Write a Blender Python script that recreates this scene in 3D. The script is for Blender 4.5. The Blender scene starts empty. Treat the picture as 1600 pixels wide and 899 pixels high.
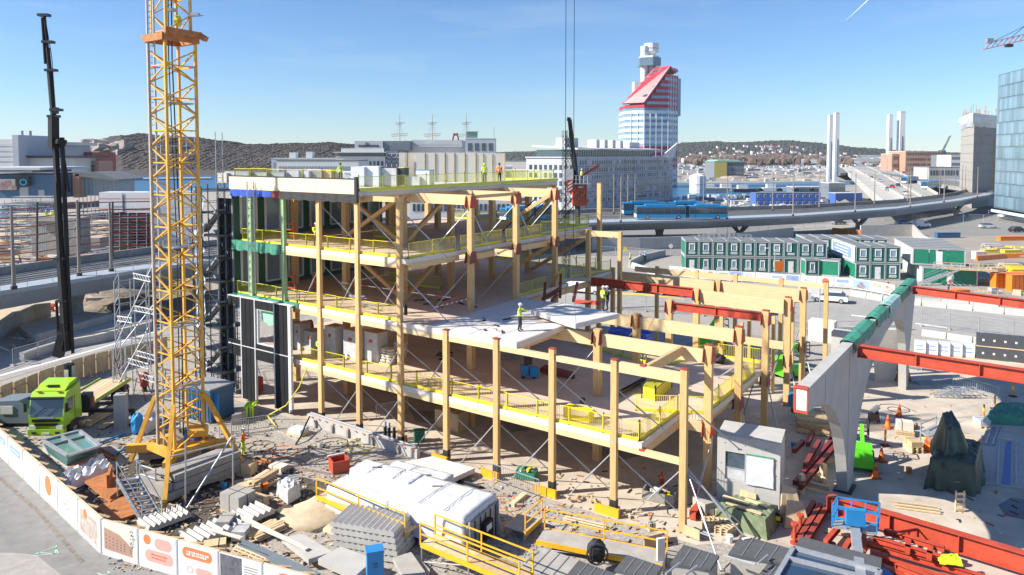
import bpy,bmesh,math,random
from mathutils import Vector,Matrix
R=math.radians
L_=dict(local=True)
random.seed(7)
sc=bpy.context.scene
COL=sc.collection
FOC,HC,HOR,PIT=1150.0,20.0,242.0,R(3.0)
C0=HOR+FOC*math.tan(PIT)
cam_d=bpy.data.cameras.new('camera')
cam=bpy.data.objects.new('camera',cam_d);COL.objects.link(cam);sc.camera=cam
cam.location=(0,0,HC);cam.rotation_euler=(R(90)-PIT,0,0)
cam_d.sensor_width=36.0;cam_d.lens=36.0*FOC/1600.0
cam_d.shift_y=(C0-449.5)/1600.0
cam_d.clip_start=0.5;cam_d.clip_end=60000
SUN_EL,SUN_AZ=35.0,(-0.985,-0.17)
w=bpy.data.worlds.new('World');sc.world=w;w.use_nodes=True
nt=w.node_tree;nt.nodes.clear()
out=nt.nodes.new('ShaderNodeOutputWorld');bg=nt.nodes.new('ShaderNodeBackground')
sky=nt.nodes.new('ShaderNodeTexSky');sky.sky_type='NISHITA';sky.sun_disc=False
sky.sun_elevation=R(SUN_EL);sky.sun_rotation=math.atan2(SUN_AZ[0],SUN_AZ[1])
sky.air_density=1.0;sky.dust_density=0.0;sky.ozone_density=4.0;sky.altitude=50
bg.inputs['Strength'].default_value=0.084
tc=nt.nodes.new('ShaderNodeTexCoord');mp=nt.nodes.new('ShaderNodeMapping')
mp.inputs['Scale'].default_value=(2.2,2.2,16.0);mp.inputs['Rotation'].default_value=(0.03,0.02,0.4)
nz=nt.nodes.new('ShaderNodeTexNoise');nz.inputs['Scale'].default_value=1.7;nz.inputs['Detail'].default_value=7;nz.inputs['Roughness'].default_value=0.55
rp=nt.nodes.new('ShaderNodeMapRange');rp.inputs[1].default_value=0.50;rp.inputs[2].default_value=0.78;rp.inputs[3].default_value=0.0;rp.inputs[4].default_value=0.26
mx=nt.nodes.new('ShaderNodeMix');mx.data_type='RGBA';mx.inputs[7].default_value=(4.3,5.1,5.7,1)
tn=nt.nodes.new('ShaderNodeMix');tn.data_type='RGBA';tn.blend_type='MULTIPLY';tn.inputs[0].default_value=1.0;tn.inputs[7].default_value=(0.68,0.81,0.97,1)
nt.links.new(tc.outputs['Generated'],mp.inputs['Vector']);nt.links.new(mp.outputs[0],nz.inputs['Vector'])
nt.links.new(nz.outputs['Fac'],rp.inputs[0]);nt.links.new(rp.outputs[0],mx.inputs[0])
nt.links.new(sky.outputs[0],tn.inputs[6]);nt.links.new(tn.outputs[2],mx.inputs[6]);nt.links.new(mx.outputs[2],bg.inputs['Color']);nt.links.new(bg.outputs[0],out.inputs[0])
sd=bpy.data.lights.new('sun','SUN');sd.energy=4.7;sd.angle=R(0.53);sd.color=(1.0,0.94,0.84)
sun=bpy.data.objects.new('sun',sd);COL.objects.link(sun)
ce=math.cos(R(SUN_EL));n_=math.hypot(*SUN_AZ)
sun.rotation_euler=Vector((-SUN_AZ[0]/n_*ce,-SUN_AZ[1]/n_*ce,-math.sin(R(SUN_EL)))).to_track_quat('-Z','Y').to_euler()
sun.location=(-80,-20,60)
sc.view_settings.view_transform='Standard';sc.view_settings.look='None';sc.view_settings.gamma=1
sc.view_settings.exposure=0.95
def ray(px,py):
 a=(px-800)/FOC;b=(C0-py)/FOC
 return Vector((a,math.cos(PIT)+b*math.sin(PIT),-math.sin(PIT)+b*math.cos(PIT)))
def G(px,py,z=0.0):
 d=ray(px,py);t=(z-HC)/d.z
 return Vector((d.x*t,d.y*t,z))
def D(px,py,Y):
 d=ray(px,py);t=Y/d.y
 return Vector((d.x*t,Y,HC+d.z*t))
O2=Vector((-14.458,54.053));U2=Vector((0.82067,-0.5714));V2=Vector((0.5714,0.82067));BAY=4.0446
ANG=math.atan2(U2.y,U2.x)
LV=[0.0,4.35,8.65,13.0,17.35]
def B(i,d,z=0.0):
 q=O2+U2*(BAY*i)+V2*d
 return Vector((q.x,q.y,z))
class MB:
 def __init__(s):s.v=[];s.f=[];s.m=[];s.cur=0
 def mat(s,k):s.cur=k;return s
 def add(s,vs,fs):
  o=len(s.v);s.v+=[tuple(x)for x in vs]
  for q in fs:s.f.append([o+k for k in q]);s.m.append(s.cur)
  return s
 def box(s,c,size,rz=0.0,M=None):
  x,y,z=size[0]/2,size[1]/2,size[2]/2
  P=[Vector(p)for p in((-x,-y,-z),(x,-y,-z),(x,y,-z),(-x,y,-z),(-x,-y,z),(x,-y,z),(x,y,z),(-x,y,z))]
  if M is not None:P=[M@p for p in P]
  elif rz:
   k,q=math.cos(rz),math.sin(rz);P=[Vector((p.x*k-p.y*q,p.x*q+p.y*k,p.z))for p in P]
  c=Vector(c)
  return s.add([p+c for p in P],((0,3,2,1),(4,5,6,7),(0,1,5,4),(1,2,6,5),(2,3,7,6),(3,0,4,7)))
 def bar(s,a,b,w,h=None,up=(0,0,1)):
  a,b=Vector(a),Vector(b);h=w if h is None else h
  d=(b-a);L=d.length
  if L<1e-6:return s
  d.normalize();up=Vector(up)
  if abs(d.dot(up))>0.995:up=Vector((U2.x,U2.y,0))if abs(d.z)>.9 else Vector((0,0,1))
  sx=d.cross(up).normalized();sz=sx.cross(d)
  P=[]
  for e in(a,b):
   for(p,q)in((-1,-1),(1,-1),(1,1),(-1,1)):P.append(e+sx*(p*w/2)+sz*(q*h/2))
  return s.add(P,((0,1,2,3),(7,6,5,4),(0,4,5,1),(1,5,6,2),(2,6,7,3),(3,7,4,0)))
 def cyl(s,a,b,r,n=8,r2=None):
  a,b=Vector(a),Vector(b);r2=r if r2 is None else r2
  d=b-a
  if d.length<1e-6:return s
  d.normalize();t=Vector((1,0,0))if abs(d.x)<.8 else Vector((0,1,0))
  x=d.cross(t).normalized();y=d.cross(x)
  P=[]
  for e,q in((a,r),(b,r2)):
   for k in range(n):
    an=2*math.pi*k/n;P.append(e+x*(math.cos(an)*q)+y*(math.sin(an)*q))
  F=[(k,(k+1)%n,n+(k+1)%n,n+k)for k in range(n)]
  F=[tuple(reversed(q))for q in F]
  F.append(tuple(range(n)));F.append(tuple(range(2*n-1,n-1,-1)))
  return s.add(P,F)
 def tube(s,pts,r,n=6):
  for a,b in zip(pts[:-1],pts[1:]):s.cyl(a,b,r,n)
  return s
 def prism(s,poly,z0,z1):
  n=len(poly)
  ar=sum(poly[k][0]*poly[(k+1)%n][1]-poly[(k+1)%n][0]*poly[k][1]for k in range(n))
  if ar<0:poly=list(reversed(poly))
  P=[(p[0],p[1],z0)for p in poly]+[(p[0],p[1],z1)for p in poly]
  F=[tuple(range(n-1,-1,-1)),tuple(range(n,2*n))]
  F+=[(k,(k+1)%n,n+(k+1)%n,n+k)for k in range(n)]
  return s.add(P,F)
 def ext(s,pts,vec):
  vec=Vector(vec);n=len(pts);P=[Vector(p)for p in pts]
  nn=Vector((0,0,0))
  for k in range(n):nn+=P[k].cross(P[(k+1)%n])
  if nn.dot(vec)<0:P.reverse()
  F=[tuple(range(n-1,-1,-1)),tuple(range(n,2*n))]
  F+=[(k,(k+1)%n,n+(k+1)%n,n+k)for k in range(n)]
  return s.add(P+[p+vec for p in P],F)
 def quad(s,*pts):return s.add(pts,[tuple(range(len(pts)))])
 def ball(s,c,r,n=8,m=6,sq=(1,1,1),jit=0.0,rnd=random):
  c=Vector(c);P=[c+Vector((0,0,-r*sq[2]))]
  for j in range(1,m):
   t=-math.pi/2+math.pi*j/m
   for k in range(n):
    a=2*math.pi*k/n;q=1+rnd.uniform(-jit,jit)
    P.append(c+Vector((math.cos(t)*math.cos(a)*r*sq[0]*q,math.cos(t)*math.sin(a)*r*sq[1]*q,math.sin(t)*r*sq[2]*q)))
  P.append(c+Vector((0,0,r*sq[2])));F=[]
  for k in range(n):F.append((0,1+(k+1)%n,1+k))
  for j in range(m-2):
   for k in range(n):
    a=1+j*n;F.append((a+k,a+(k+1)%n,a+n+(k+1)%n,a+n+k))
  a=1+(m-2)*n
  for k in range(n):F.append((a+k,a+(k+1)%n,len(P)-1))
  return s.add(P,F)
 def sheet(s,poly,z):return s.prism(poly,z-0.003,z)
 def shift(s,v):
  v=Vector(v);s.v=[tuple(Vector(p)+v)for p in s.v];return s
 def xf(s,M):s.v=[tuple(M@Vector(p))for p in s.v];return s
 def mesh(s,name,mats,smooth=False):
  me=bpy.data.meshes.new(name);me.from_pydata(s.v,[],s.f)
  for m in(mats if isinstance(mats,(list,tuple))else[mats]):me.materials.append(m)
  if len(me.materials)>1:me.polygons.foreach_set('material_index',s.m)
  if smooth:me.polygons.foreach_set('use_smooth',[True]*len(me.polygons))
  me.update();return me
def tag(o,label=None,cat=None,group=None,kind=None):
 if label:o['label']=label
 if cat:o['category']=cat
 if group:o['group']=group
 if kind:o['kind']=kind
 return o
def obj(name,mb,mats,parent=None,loc=(0,0,0),rz=0.0,label=None,smooth=False,local=False,kind=None):
 """one mesh object; a MB is in world coordinates unless local=True or a Mesh is given"""
 if isinstance(mb,MB):
  if parent is not None and not local:
   M=WM(parent).inverted();mb.v=[tuple(M@Vector(p))for p in mb.v]
  me=mb.mesh(name,mats,smooth)
 else:me=mb
 o=bpy.data.objects.new(name,me);COL.objects.link(o)
 o.location=loc;o.rotation_euler=(0,0,rz);o.parent=parent
 if label:o['label']=label
 if kind:o['kind']=kind
 return o
def WM(o):
 M=Matrix.Translation(o.location)@o.rotation_euler.to_matrix().to_4x4()
 return(WM(o.parent)@M)if o.parent else M
def thing(name,label,cat,loc=(0,0,0),rz=0.0,group=None):
 o=bpy.data.objects.new(name,None);COL.objects.link(o)
 o.empty_display_size=0.3;o.location=loc;o.rotation_euler=(0,0,rz)
 return tag(o,label,cat,group)
def single(name,label,cat,mb,mats,loc=None,rz=0.0,group=None,smooth=False):
 """a thing that is one mesh; with loc the mesh is local, else world"""
 if loc is None:
  c=Vector((sum(p[0]for p in mb.v),sum(p[1]for p in mb.v),0))/max(1,len(mb.v));c.z=min(p[2]for p in mb.v)
  mb.shift(-c);loc=c
 o=obj(name,mb,mats,None,loc,rz,smooth=smooth)
 return tag(o,label,cat,group)
def struct(name,mb,mats,smooth=False):
 return tag(obj(name,mb,mats,smooth=smooth),kind='structure')
def kids(o):return[c for c in ALLCH.get(o.name,[])]
ALLCH={}
def dup(root,loc,rz=0.0,label=None,group=None):
 r=root.copy();COL.objects.link(r);r.location=loc;r.rotation_euler=(0,0,rz)
 if label:r['label']=label
 if group:r['group']=group
 for ch in root.children:
  c=ch.copy();COL.objects.link(c);c.parent=r
  for g in ch.children:
   e=g.copy();COL.objects.link(e);e.parent=c
 return r
ORD=['first','second','third','fourth','fifth','sixth','seventh','eighth','ninth','tenth','eleventh','twelfth','thirteenth','fourteenth','fifteenth','sixteenth','seventeenth','eighteenth','nineteenth','twentieth','twenty-first','twenty-second','twenty-third','twenty-fourth','twenty-fifth','twenty-sixth','twenty-seventh','twenty-eighth','twenty-ninth','thirtieth']
def mat(name,rgb,rough=0.6,metal=0.0,var=0.12,scale=3.0,stretch=(1,1,1),rot=(0,0,0),bump=0.0,bscale=None,rgb2=None,dirt=0.0,spec=0.5,coat=0.0,world=False,orand=0.0):
 m=bpy.data.materials.new(name);m.use_nodes=True
 t=m.node_tree;b=t.nodes['Principled BSDF']
 b.inputs['Roughness'].default_value=rough;b.inputs['Metallic'].default_value=metal
 b.inputs['Specular IOR Level'].default_value=spec;b.inputs['Coat Weight'].default_value=coat
 c=t.nodes.new('ShaderNodeTexCoord');mpn=t.nodes.new('ShaderNodeMapping')
 if world:
  g=t.nodes.new('ShaderNodeNewGeometry');t.links.new(g.outputs['Position'],mpn.inputs['Vector'])
 else:t.links.new(c.outputs['Object'],mpn.inputs['Vector'])
 mpn.inputs['Scale'].default_value=stretch;mpn.inputs['Rotation'].default_value=rot;mpn.vector_type='TEXTURE' if any(rot)else 'POINT'
 src=mpn.outputs[0]
 if any(rot):
  mpn.inputs['Scale'].default_value=(1,1,1);m2=t.nodes.new('ShaderNodeMapping');m2.inputs['Scale'].default_value=stretch
  t.links.new(src,m2.inputs['Vector']);src=m2.outputs[0]
 n1=t.nodes.new('ShaderNodeTexNoise');n1.inputs['Scale'].default_value=scale;n1.inputs['Detail'].default_value=6;n1.inputs['Roughness'].default_value=0.62
 t.links.new(src,n1.inputs['Vector'])
 mr=t.nodes.new('ShaderNodeMapRange');mr.inputs[1].default_value=0.3;mr.inputs[2].default_value=0.7
 t.links.new(n1.outputs['Fac'],mr.inputs[0])
 mixn=t.nodes.new('ShaderNodeMix');mixn.data_type='RGBA'
 if rgb2 is None:
  a=[x*(1-var)for x in rgb];q=[min(1,x*(1+var))for x in rgb]
 else:a,q=rgb,rgb2
 mixn.inputs[6].default_value=(*a,1);mixn.inputs[7].default_value=(*q,1)
 t.links.new(mr.outputs[0],mixn.inputs[0]);col=mixn.outputs[2]
 if dirt:
  n2=t.nodes.new('ShaderNodeTexNoise');n2.inputs['Scale'].default_value=scale*0.22;n2.inputs['Detail'].default_value=8;n2.inputs['Roughness'].default_value=0.7
  t.links.new(mpn.outputs[0],n2.inputs['Vector'])
  r2=t.nodes.new('ShaderNodeMapRange');r2.inputs[1].default_value=0.52;r2.inputs[2].default_value=0.75;r2.inputs[4].default_value=dirt
  t.links.new(n2.outputs['Fac'],r2.inputs[0])
  mm=t.nodes.new('ShaderNodeMix');mm.data_type='RGBA';mm.inputs[7].default_value=(*[x*0.45+0.01 for x in rgb],1)
  t.links.new(r2.outputs[0],mm.inputs[0]);t.links.new(col,mm.inputs[6]);col=mm.outputs[2]
 if orand:
  oi=t.nodes.new('ShaderNodeObjectInfo');hs=t.nodes.new('ShaderNodeHueSaturation');r3=t.nodes.new('ShaderNodeMapRange')
  r3.inputs[3].default_value=1-orand;r3.inputs[4].default_value=1+orand
  t.links.new(oi.outputs['Random'],r3.inputs[0]);t.links.new(r3.outputs[0],hs.inputs['Value']);t.links.new(col,hs.inputs['Color']);col=hs.outputs[0]
 t.links.new(col,b.inputs['Base Color'])
 if bump:
  bp=t.nodes.new('ShaderNodeBump');bp.inputs['Strength'].default_value=bump;bp.inputs['Distance'].default_value=0.05
  if bscale:
   n3=t.nodes.new('ShaderNodeTexNoise');n3.inputs['Scale'].default_value=bscale;n3.inputs['Detail'].default_value=5
   t.links.new(mpn.outputs[0],n3.inputs['Vector']);t.links.new(n3.outputs['Fac'],bp.inputs['Height'])
  else:t.links.new(n1.outputs['Fac'],bp.inputs['Height'])
  t.links.new(bp.outputs[0],b.inputs['Normal'])
 return m
def glassmat(name,rgb,rough=0.05,alpha=1.0):
 m=mat(name,rgb,rough=rough,var=0.15,scale=0.4,spec=0.9,orand=0.25)
 if alpha<1:m.node_tree.nodes['Principled BSDF'].inputs['Alpha'].default_value=alpha
 return m
M={}
A_=ANG
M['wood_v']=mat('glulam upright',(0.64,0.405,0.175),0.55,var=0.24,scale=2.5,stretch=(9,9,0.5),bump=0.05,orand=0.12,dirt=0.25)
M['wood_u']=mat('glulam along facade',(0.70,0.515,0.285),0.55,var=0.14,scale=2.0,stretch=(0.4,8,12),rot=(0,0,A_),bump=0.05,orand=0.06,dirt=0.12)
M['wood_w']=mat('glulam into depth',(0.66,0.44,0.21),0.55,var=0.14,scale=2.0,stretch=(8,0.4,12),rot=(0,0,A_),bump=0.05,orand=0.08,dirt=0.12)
M['clt']=mat('cross laminated deck',(0.60,0.47,0.37),0.65,var=0.13,scale=0.8,stretch=(0.5,3.0,1),rot=(0,0,A_),dirt=0.25)
M['clt_edge']=mat('deck edge',(0.66,0.59,0.52),0.65,var=0.10,scale=2.0,stretch=(0.5,6,10),rot=(0,0,A_))
M['clt_white']=mat('pale deck and sunlit white',(0.62,0.60,0.58),0.6,var=0.08,scale=1.5,dirt=0.1)
M['panel_wood']=mat('parapet board',(0.78,0.62,0.45),0.6,var=0.06,scale=2.0,stretch=(0.5,6,6),rot=(0,0,A_))
M['ply']=mat('plywood',(0.58,0.42,0.24),0.65,var=0.18,scale=2.0,stretch=(2,2,0.6),orand=0.15,dirt=0.3)
M['plank']=mat('sawn plank',(0.62,0.47,0.29),0.7,var=0.2,scale=4.0,stretch=(1,5,5),orand=0.22,dirt=0.3)
M['yellow']=mat('yellow safety paint',(0.80,0.66,0.03),0.45,var=0.1,scale=3,dirt=0.2)
M['acid']=mat('yellow green mesh',(0.66,0.66,0.06),0.5,var=0.12,scale=3)
M['orange_y']=mat('amber paint',(0.83,0.42,0.02),0.45,var=0.12,scale=2,dirt=0.25)
M['crane']=mat('crane amber paint',(0.70,0.37,0.05),0.5,var=0.2,scale=1.5,dirt=0.3)
M['red']=mat('red oxide primer',(0.33,0.055,0.03),0.6,var=0.2,scale=2.5,dirt=0.45)
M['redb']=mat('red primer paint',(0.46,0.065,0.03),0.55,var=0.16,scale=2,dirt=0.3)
M['darkred']=mat('dark red steel',(0.20,0.03,0.025),0.5,var=0.15,scale=2.5,dirt=0.2)  # dark red steel; also the shaded copy of redb on brackets
M['orange']=mat('orange plastic',(0.85,0.20,0.02),0.4,var=0.08,scale=3)
M['rust']=mat('rusty steel',(0.42,0.16,0.05),0.75,var=0.3,scale=3,dirt=0.5,bump=0.1)
M['galv']=mat('galvanised steel',(0.42,0.44,0.46),0.5,0.45,var=0.15,scale=4)
M['steel']=mat('grey steel',(0.33,0.35,0.37),0.45,0.4,var=0.15,scale=4)
M['dark']=mat('dark steel',(0.03,0.033,0.037),0.5,var=0.25,scale=3)
M['black']=mat('black rubber',(0.018,0.018,0.02),0.7,var=0.2,scale=4)
M['blackpaint']=mat('black paint',(0.012,0.012,0.014),0.5,var=0.2,scale=2,spec=0.3)
M['conc']=mat('concrete',(0.37,0.35,0.32),0.85,var=0.14,scale=1.2,dirt=0.35,bump=0.12,bscale=18)
M['conc_l']=mat('pale concrete',(0.45,0.435,0.405),0.85,var=0.10,scale=1.0,dirt=0.3,bump=0.1,bscale=14)
M['conc_d']=mat('weathered concrete',(0.30,0.285,0.26),0.9,var=0.2,scale=1.6,dirt=0.45,bump=0.15,bscale=16)
M['floor_c']=mat('cast floor',(0.50,0.43,0.35),0.85,var=0.20,scale=0.45,dirt=0.85,bump=0.06,bscale=6,world=True)
M['gravel']=mat('grey gravel',(0.345,0.315,0.275),0.95,var=0.36,scale=5.0,dirt=0.75,bump=0.6,bscale=9,world=True)
M['dark_earth_shade']=mat('dark earth with shade',(0.085,0.07,0.055),0.95,var=0.4,scale=1.5,bump=0.6,bscale=5,world=True)
M['far_land']=mat('far bare land',(0.30,0.265,0.22),0.95,var=0.2,scale=0.05,dirt=0.4,world=True)
M['mud']=mat('trampled earth',(0.20,0.165,0.13),0.95,var=0.3,scale=1.5,dirt=0.4,bump=0.5,bscale=5,world=True)
M['sand']=mat('pale sand',(0.50,0.40,0.27),0.95,var=0.2,scale=1.3,dirt=0.3,bump=0.4,bscale=5,world=True)
M['asphalt']=mat('worn asphalt',(0.23,0.222,0.21),0.9,var=0.16,scale=1.2,dirt=0.3,bump=0.1,bscale=25,world=True)
M['asphalt_l']=mat('pale asphalt',(0.33,0.317,0.297),0.9,var=0.14,scale=0.8,dirt=0.3,bump=0.1,bscale=22,world=True)
M['paving']=mat('paving',(0.36,0.33,0.30),0.9,var=0.15,scale=2.0,dirt=0.2,world=True)
M['line_w']=mat('white road paint',(0.75,0.75,0.73),0.7,var=0.1,scale=2,dirt=0.3)
M['line_y']=mat('yellow road paint',(0.72,0.50,0.08),0.7,var=0.1,scale=2,dirt=0.3)
M['white']=mat('white paint',(0.70,0.70,0.69),0.5,var=0.05,scale=2,dirt=0.1)
M['offwhite']=mat('cream board',(0.66,0.61,0.52),0.6,var=0.06,scale=1.5,dirt=0.15)
M['wrap']=mat('white plastic wrap',(0.60,0.62,0.65),0.35,var=0.05,scale=1.2,bump=0.35,bscale=3.2)
M['wrap_d']=mat('grey plastic wrap',(0.50,0.51,0.52),0.25,var=0.2,scale=2,bump=0.4,bscale=4)
M['green_c']=mat('green container paint',(0.012,0.20,0.115),0.45,var=0.1,scale=1,dirt=0.15)
M['green_d']=mat('dark green container paint',(0.012,0.115,0.085),0.45,var=0.1,scale=1,dirt=0.15)
M['green_n']=mat('green debris net',(0.05,0.24,0.16),0.6,var=0.25,scale=3,bump=0.5,bscale=4)
M['green_t']=mat('green tarpaulin',(0.055,0.075,0.05),0.5,var=0.25,scale=2,bump=0.4,bscale=3)
M['green_o']=mat('olive tarpaulin',(0.16,0.20,0.11),0.5,var=0.2,scale=2,bump=0.4,bscale=3)
M['green_p']=mat('timber lit green by net',(0.30,0.46,0.24),0.7,var=0.15,scale=2)  # green light from the net put into the timber colour
M['lime']=mat('lime lorry paint',(0.36,0.62,0.02),0.35,var=0.06,scale=1,coat=0.4)
M['limeg']=mat('lime green machine paint',(0.12,0.68,0.02),0.4,var=0.08,scale=1)
M['hivis']=mat('hi vis yellow',(0.62,0.85,0.02),0.6,var=0.08,scale=6)
M['hivo']=mat('hi vis orange',(0.9,0.20,0.02),0.6,var=0.08,scale=6)
M['blue']=mat('bright blue paint',(0.02,0.22,0.50),0.45,var=0.1,scale=2,dirt=0.1)
M['blue_t']=mat('blue tarpaulin',(0.03,0.09,0.48),0.45,var=0.25,scale=2,bump=0.5,bscale=4)
M['blue_c']=mat('blue container paint',(0.06,0.14,0.42),0.5,var=0.1,scale=1)
M['blue_s']=mat('steel blue cabin',(0.05,0.13,0.25),0.5,var=0.1,scale=1)
M['bus']=mat('bus blue paint',(0.01,0.24,0.50),0.35,var=0.05,scale=1,coat=0.3)
M['deckgrey']=mat('blue grey bridge steel',(0.36,0.40,0.44),0.5,var=0.08,scale=0.5,dirt=0.12)
M['roofgrey']=mat('grey felt roof',(0.17,0.18,0.19),0.85,var=0.12,scale=0.8,dirt=0.25)
M['roof_l']=mat('pale roof',(0.52,0.54,0.55),0.7,var=0.1,scale=0.3,dirt=0.2)
M['facade_l']=mat('pale grey facade',(0.44,0.46,0.50),0.7,var=0.07,scale=0.1,dirt=0.1)
M['facade_w']=mat('white facade',(0.60,0.60,0.59),0.7,var=0.06,scale=0.1,dirt=0.1)
M['facade_s']=mat('slate facade',(0.16,0.19,0.22),0.6,var=0.1,scale=0.2)
M['brick_r']=mat('dark red cladding',(0.30,0.07,0.06),0.7,var=0.12,scale=0.3)
M['brick_o']=mat('orange brick',(0.42,0.25,0.18),0.8,var=0.12,scale=0.2)
M['tower_w']=mat('white tower cladding',(0.66,0.68,0.70),0.35,var=0.06,scale=0.2)
M['tower_r']=mat('red tower cladding',(0.50,0.03,0.05),0.4,var=0.1,scale=0.2)
M['win']=glassmat('window glass',(0.05,0.075,0.10))
M['win_l']=glassmat('pale window glass',(0.20,0.30,0.38))
M['glass_t']=glassmat('glass tower pane',(0.17,0.26,0.32),0.12)
M['glass_g']=glassmat('greenish roof glass',(0.12,0.24,0.22),0.06)
M['glass_b']=glassmat('dark blue roof glass',(0.03,0.06,0.11),0.06)
M['sheath']=mat('black weather board',(0.012,0.013,0.016),0.7,var=0.3,scale=1.0,spec=0.25)
M['sheath_g']=mat('green sheathing',(0.02,0.10,0.06),0.6,var=0.12,scale=1.0)
M['membrane']=mat('dark membrane',(0.022,0.02,0.02),0.6,var=0.4,scale=2,stretch=(0.4,3,8),rot=(0,0,A_),bump=0.3)
M['skin']=mat('skin',(0.50,0.30,0.20),0.6,var=0.06,scale=8)
M['cloth_d']=mat('dark work trousers',(0.035,0.038,0.045),0.85,var=0.2,scale=6)
M['bark']=mat('bark',(0.10,0.075,0.055),0.9,var=0.3,scale=4)
M['cableblk']=mat('black cable',(0.02,0.02,0.02),0.5,var=0.1,scale=4)
# ground, water, roads
def gp(pts,z=0.0):return[(G(x,y,z).x,G(x,y,z).y)for x,y in pts]
gr=MB().sheet([(-5000,-200),(5000,-200),(5000,3400),(-5000,3400)],0.0)
struct('ground',gr,M['gravel'])
def lay(name,pts,m,z,px=True):return struct(name,MB().sheet(gp(pts)if px else[(p[0],p[1])for p in pts],z),M[m])
lay('site_ground',[(-150,700),(-60,640),(240,545),(330,590),(480,640),(700,712),(960,790),(1120,850),(1500,960),(158,1000),(158,866),(0,706)],'gravel',0.004)
lay('dark_earth_shade',[(170,735),(250,705),(400,728),(470,745),(575,770),(540,800),(470,795),(440,815),(330,860),(200,832),(120,770)],'dark_earth_shade',0.0075)  # dark soil, made darker to put the deep shade by the crane into it
lay('forecourt',[(-300,640),(0,700),(158,862),(219,884),(420,950),(400,1300),(-700,1300)],'asphalt',0.008)
lay('pavement',[(-60,866),(20,864),(58,868),(78,885),(96,899),(110,960),(-200,960)],'paving',0.012)
fl=[B(-3,-0.55),B(7.3,-0.55)]
lay('concrete_floor',[tuple(p)for p in fl]+gp([(1130,850),(1500,960),(1900,960),(1900,560),(1420,555),(1300,600),(1210,560),(1150,530)])+[tuple(B(4,34)),tuple(B(-3,34))],'floor_c',0.016,False)
lay('road',[(600,452),(940,441),(1100,446),(1300,458),(1600,484),(1800,505),(1800,590),(1600,548),(1420,522),(1200,500),(940,478),(600,480)],'asphalt_l',0.020)
lay('street',[(-220,640),(-60,606),(0,596),(100,566),(240,527),(420,500),(600,480),(600,452),(420,470),(240,506),(130,528),(60,545),(0,570),(-250,620)],'asphalt_l',0.024)
lay('road_line',[(930,457),(1005,459),(1070,467),(1070,469),(1003,462),(930,460)],'line_y',0.030)
for a,b in(((1120,470),(1160,474)),((1200,478),(1240,482)),((1330,492),(1380,498)),((1430,505),(1480,512)),((1530,519),(1590,528))):
 lay('lane_marking',[a,b,(b[0],b[1]+1.6),(a[0],a[1]+1.6)],'line_w',0.030)
lay('lane_marking',[(0,586),(120,554),(240,519),(240,520.5),(120,556),(0,588.5)],'line_w',0.030)
lay('earth_bank',[(110,462),(240,425),(330,420),(330,500),(235,505),(130,520),(115,480)],'mud',0.028)
lay('earth_bank',[(-60,470),(110,462),(60,500),(0,520),(-60,530)],'sand',0.028)
lay('quay',[(900,400),(1240,400),(1700,420),(1900,380),(1700,318),(1180,322),(1050,318),(1000,330),(900,330)],'asphalt',0.03)
lay('underpass_road',[(1210,366),(1245,352),(1340,348),(1390,366),(1330,372),(1270,370)],'asphalt_l',0.04)
watm=mat('river water',(0.03,0.12,0.23),0.3,spec=0.25,var=0.2,scale=0.05,stretch=(1,3,1),bump=0.25,bscale=0.6,world=True)
struct('river',MB().sheet([tuple(p)for p in gp([(-400,312),(170,304),(236,302),(330,300),(700,300),(1050,316),(1120,313),(1300,306),(1420,290),(1420,281),(1180,285),(1110,286),(1040,284),(700,276),(330,268),(120,268),(-400,275)])],0.12),watm)
lay('far_shore',[(1046,286),(1110,287),(1180,286),(1420,282),(1600,270),(1600,258),(1300,256),(1046,258)],'far_land',0.15)
lay('worksite_ground',[(1390,372),(1700,366),(1900,420),(1600,470),(1530,455),(1512,420),(1400,378)],'far_land',0.034)
def chalk(pts,r):
 mb=MB()
 for a,b in zip(pts[:-1],pts[1:]):
  p,q=G(*a),G(*b);p.z=q.z=0.016;mb.bar(p,q,r,0.006)
 return mb
M['chalk']=mat('mint marking paint',(0.42,0.66,0.50),0.8,var=0.15,scale=6)
obj('survey_marking',chalk([(52,868),(86,855),(91,865),(56,869),(52,868),(60,864),(86,866),(88,853)],0.045),M['chalk'],kind='structure')
obj('survey_marking',chalk([(152,896),(160,899),(172,896),(168,893)],0.04),M['chalk'],kind='structure')
# hills
def hill(name,prof,Y,depth,m,seed,rough=1.0,n=140,foot=0.0,mats=None):
 rnd=random.Random(seed);xs=[p[0]for p in prof]
 def top(x):
  for a,b in zip(prof[:-1],prof[1:]):
   if a[0]<=x<=b[0]:t=(x-a[0])/(b[0]-a[0]);return a[1]+(b[1]-a[1])*(t*t*(3-2*t))
  return prof[-1][1]
 rows=14;mb=MB();P=[]
 for j in range(rows+1):
  s=j/rows
  for k in range(n+1):
   x=xs[0]+(xs[-1]-xs[0])*k/n;tp=D(x,top(x),Y);z1=max(2,tp.z)
   if s<=0.6:q=s/0.6;z=z1*math.sin(q*math.pi/2)**1.1
   else:q=(s-0.6)/0.4;z=z1*math.cos(q*math.pi/2)
   yy=Y-depth*0.6+depth*s
   jz=rnd.uniform(-1,1)*z1*0.025*rough if 0<j<rows else 0
   P.append((tp.x*(1+(yy-Y)/Y*0.35),yy,max(foot,z*0.96+jz)))
 F=[]
 for j in range(rows):
  for k in range(n):
   a=j*(n+1)+k;F.append((a,a+1,a+n+2,a+n+1))
 mb.add(P,F)
 o=struct(name,mb,mats or M[m],smooth=False)
 return P,n,rows
M['hill_b']=mat('bare wooded hillside',(0.05,0.042,0.036),0.95,var=0.35,scale=0.03,dirt=0.3,world=True,rgb2=(0.075,0.06,0.05))
M['hill_g']=mat('evergreen hillside',(0.05,0.06,0.045),0.95,var=0.3,scale=0.012,world=True,rgb2=(0.10,0.085,0.065))
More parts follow.
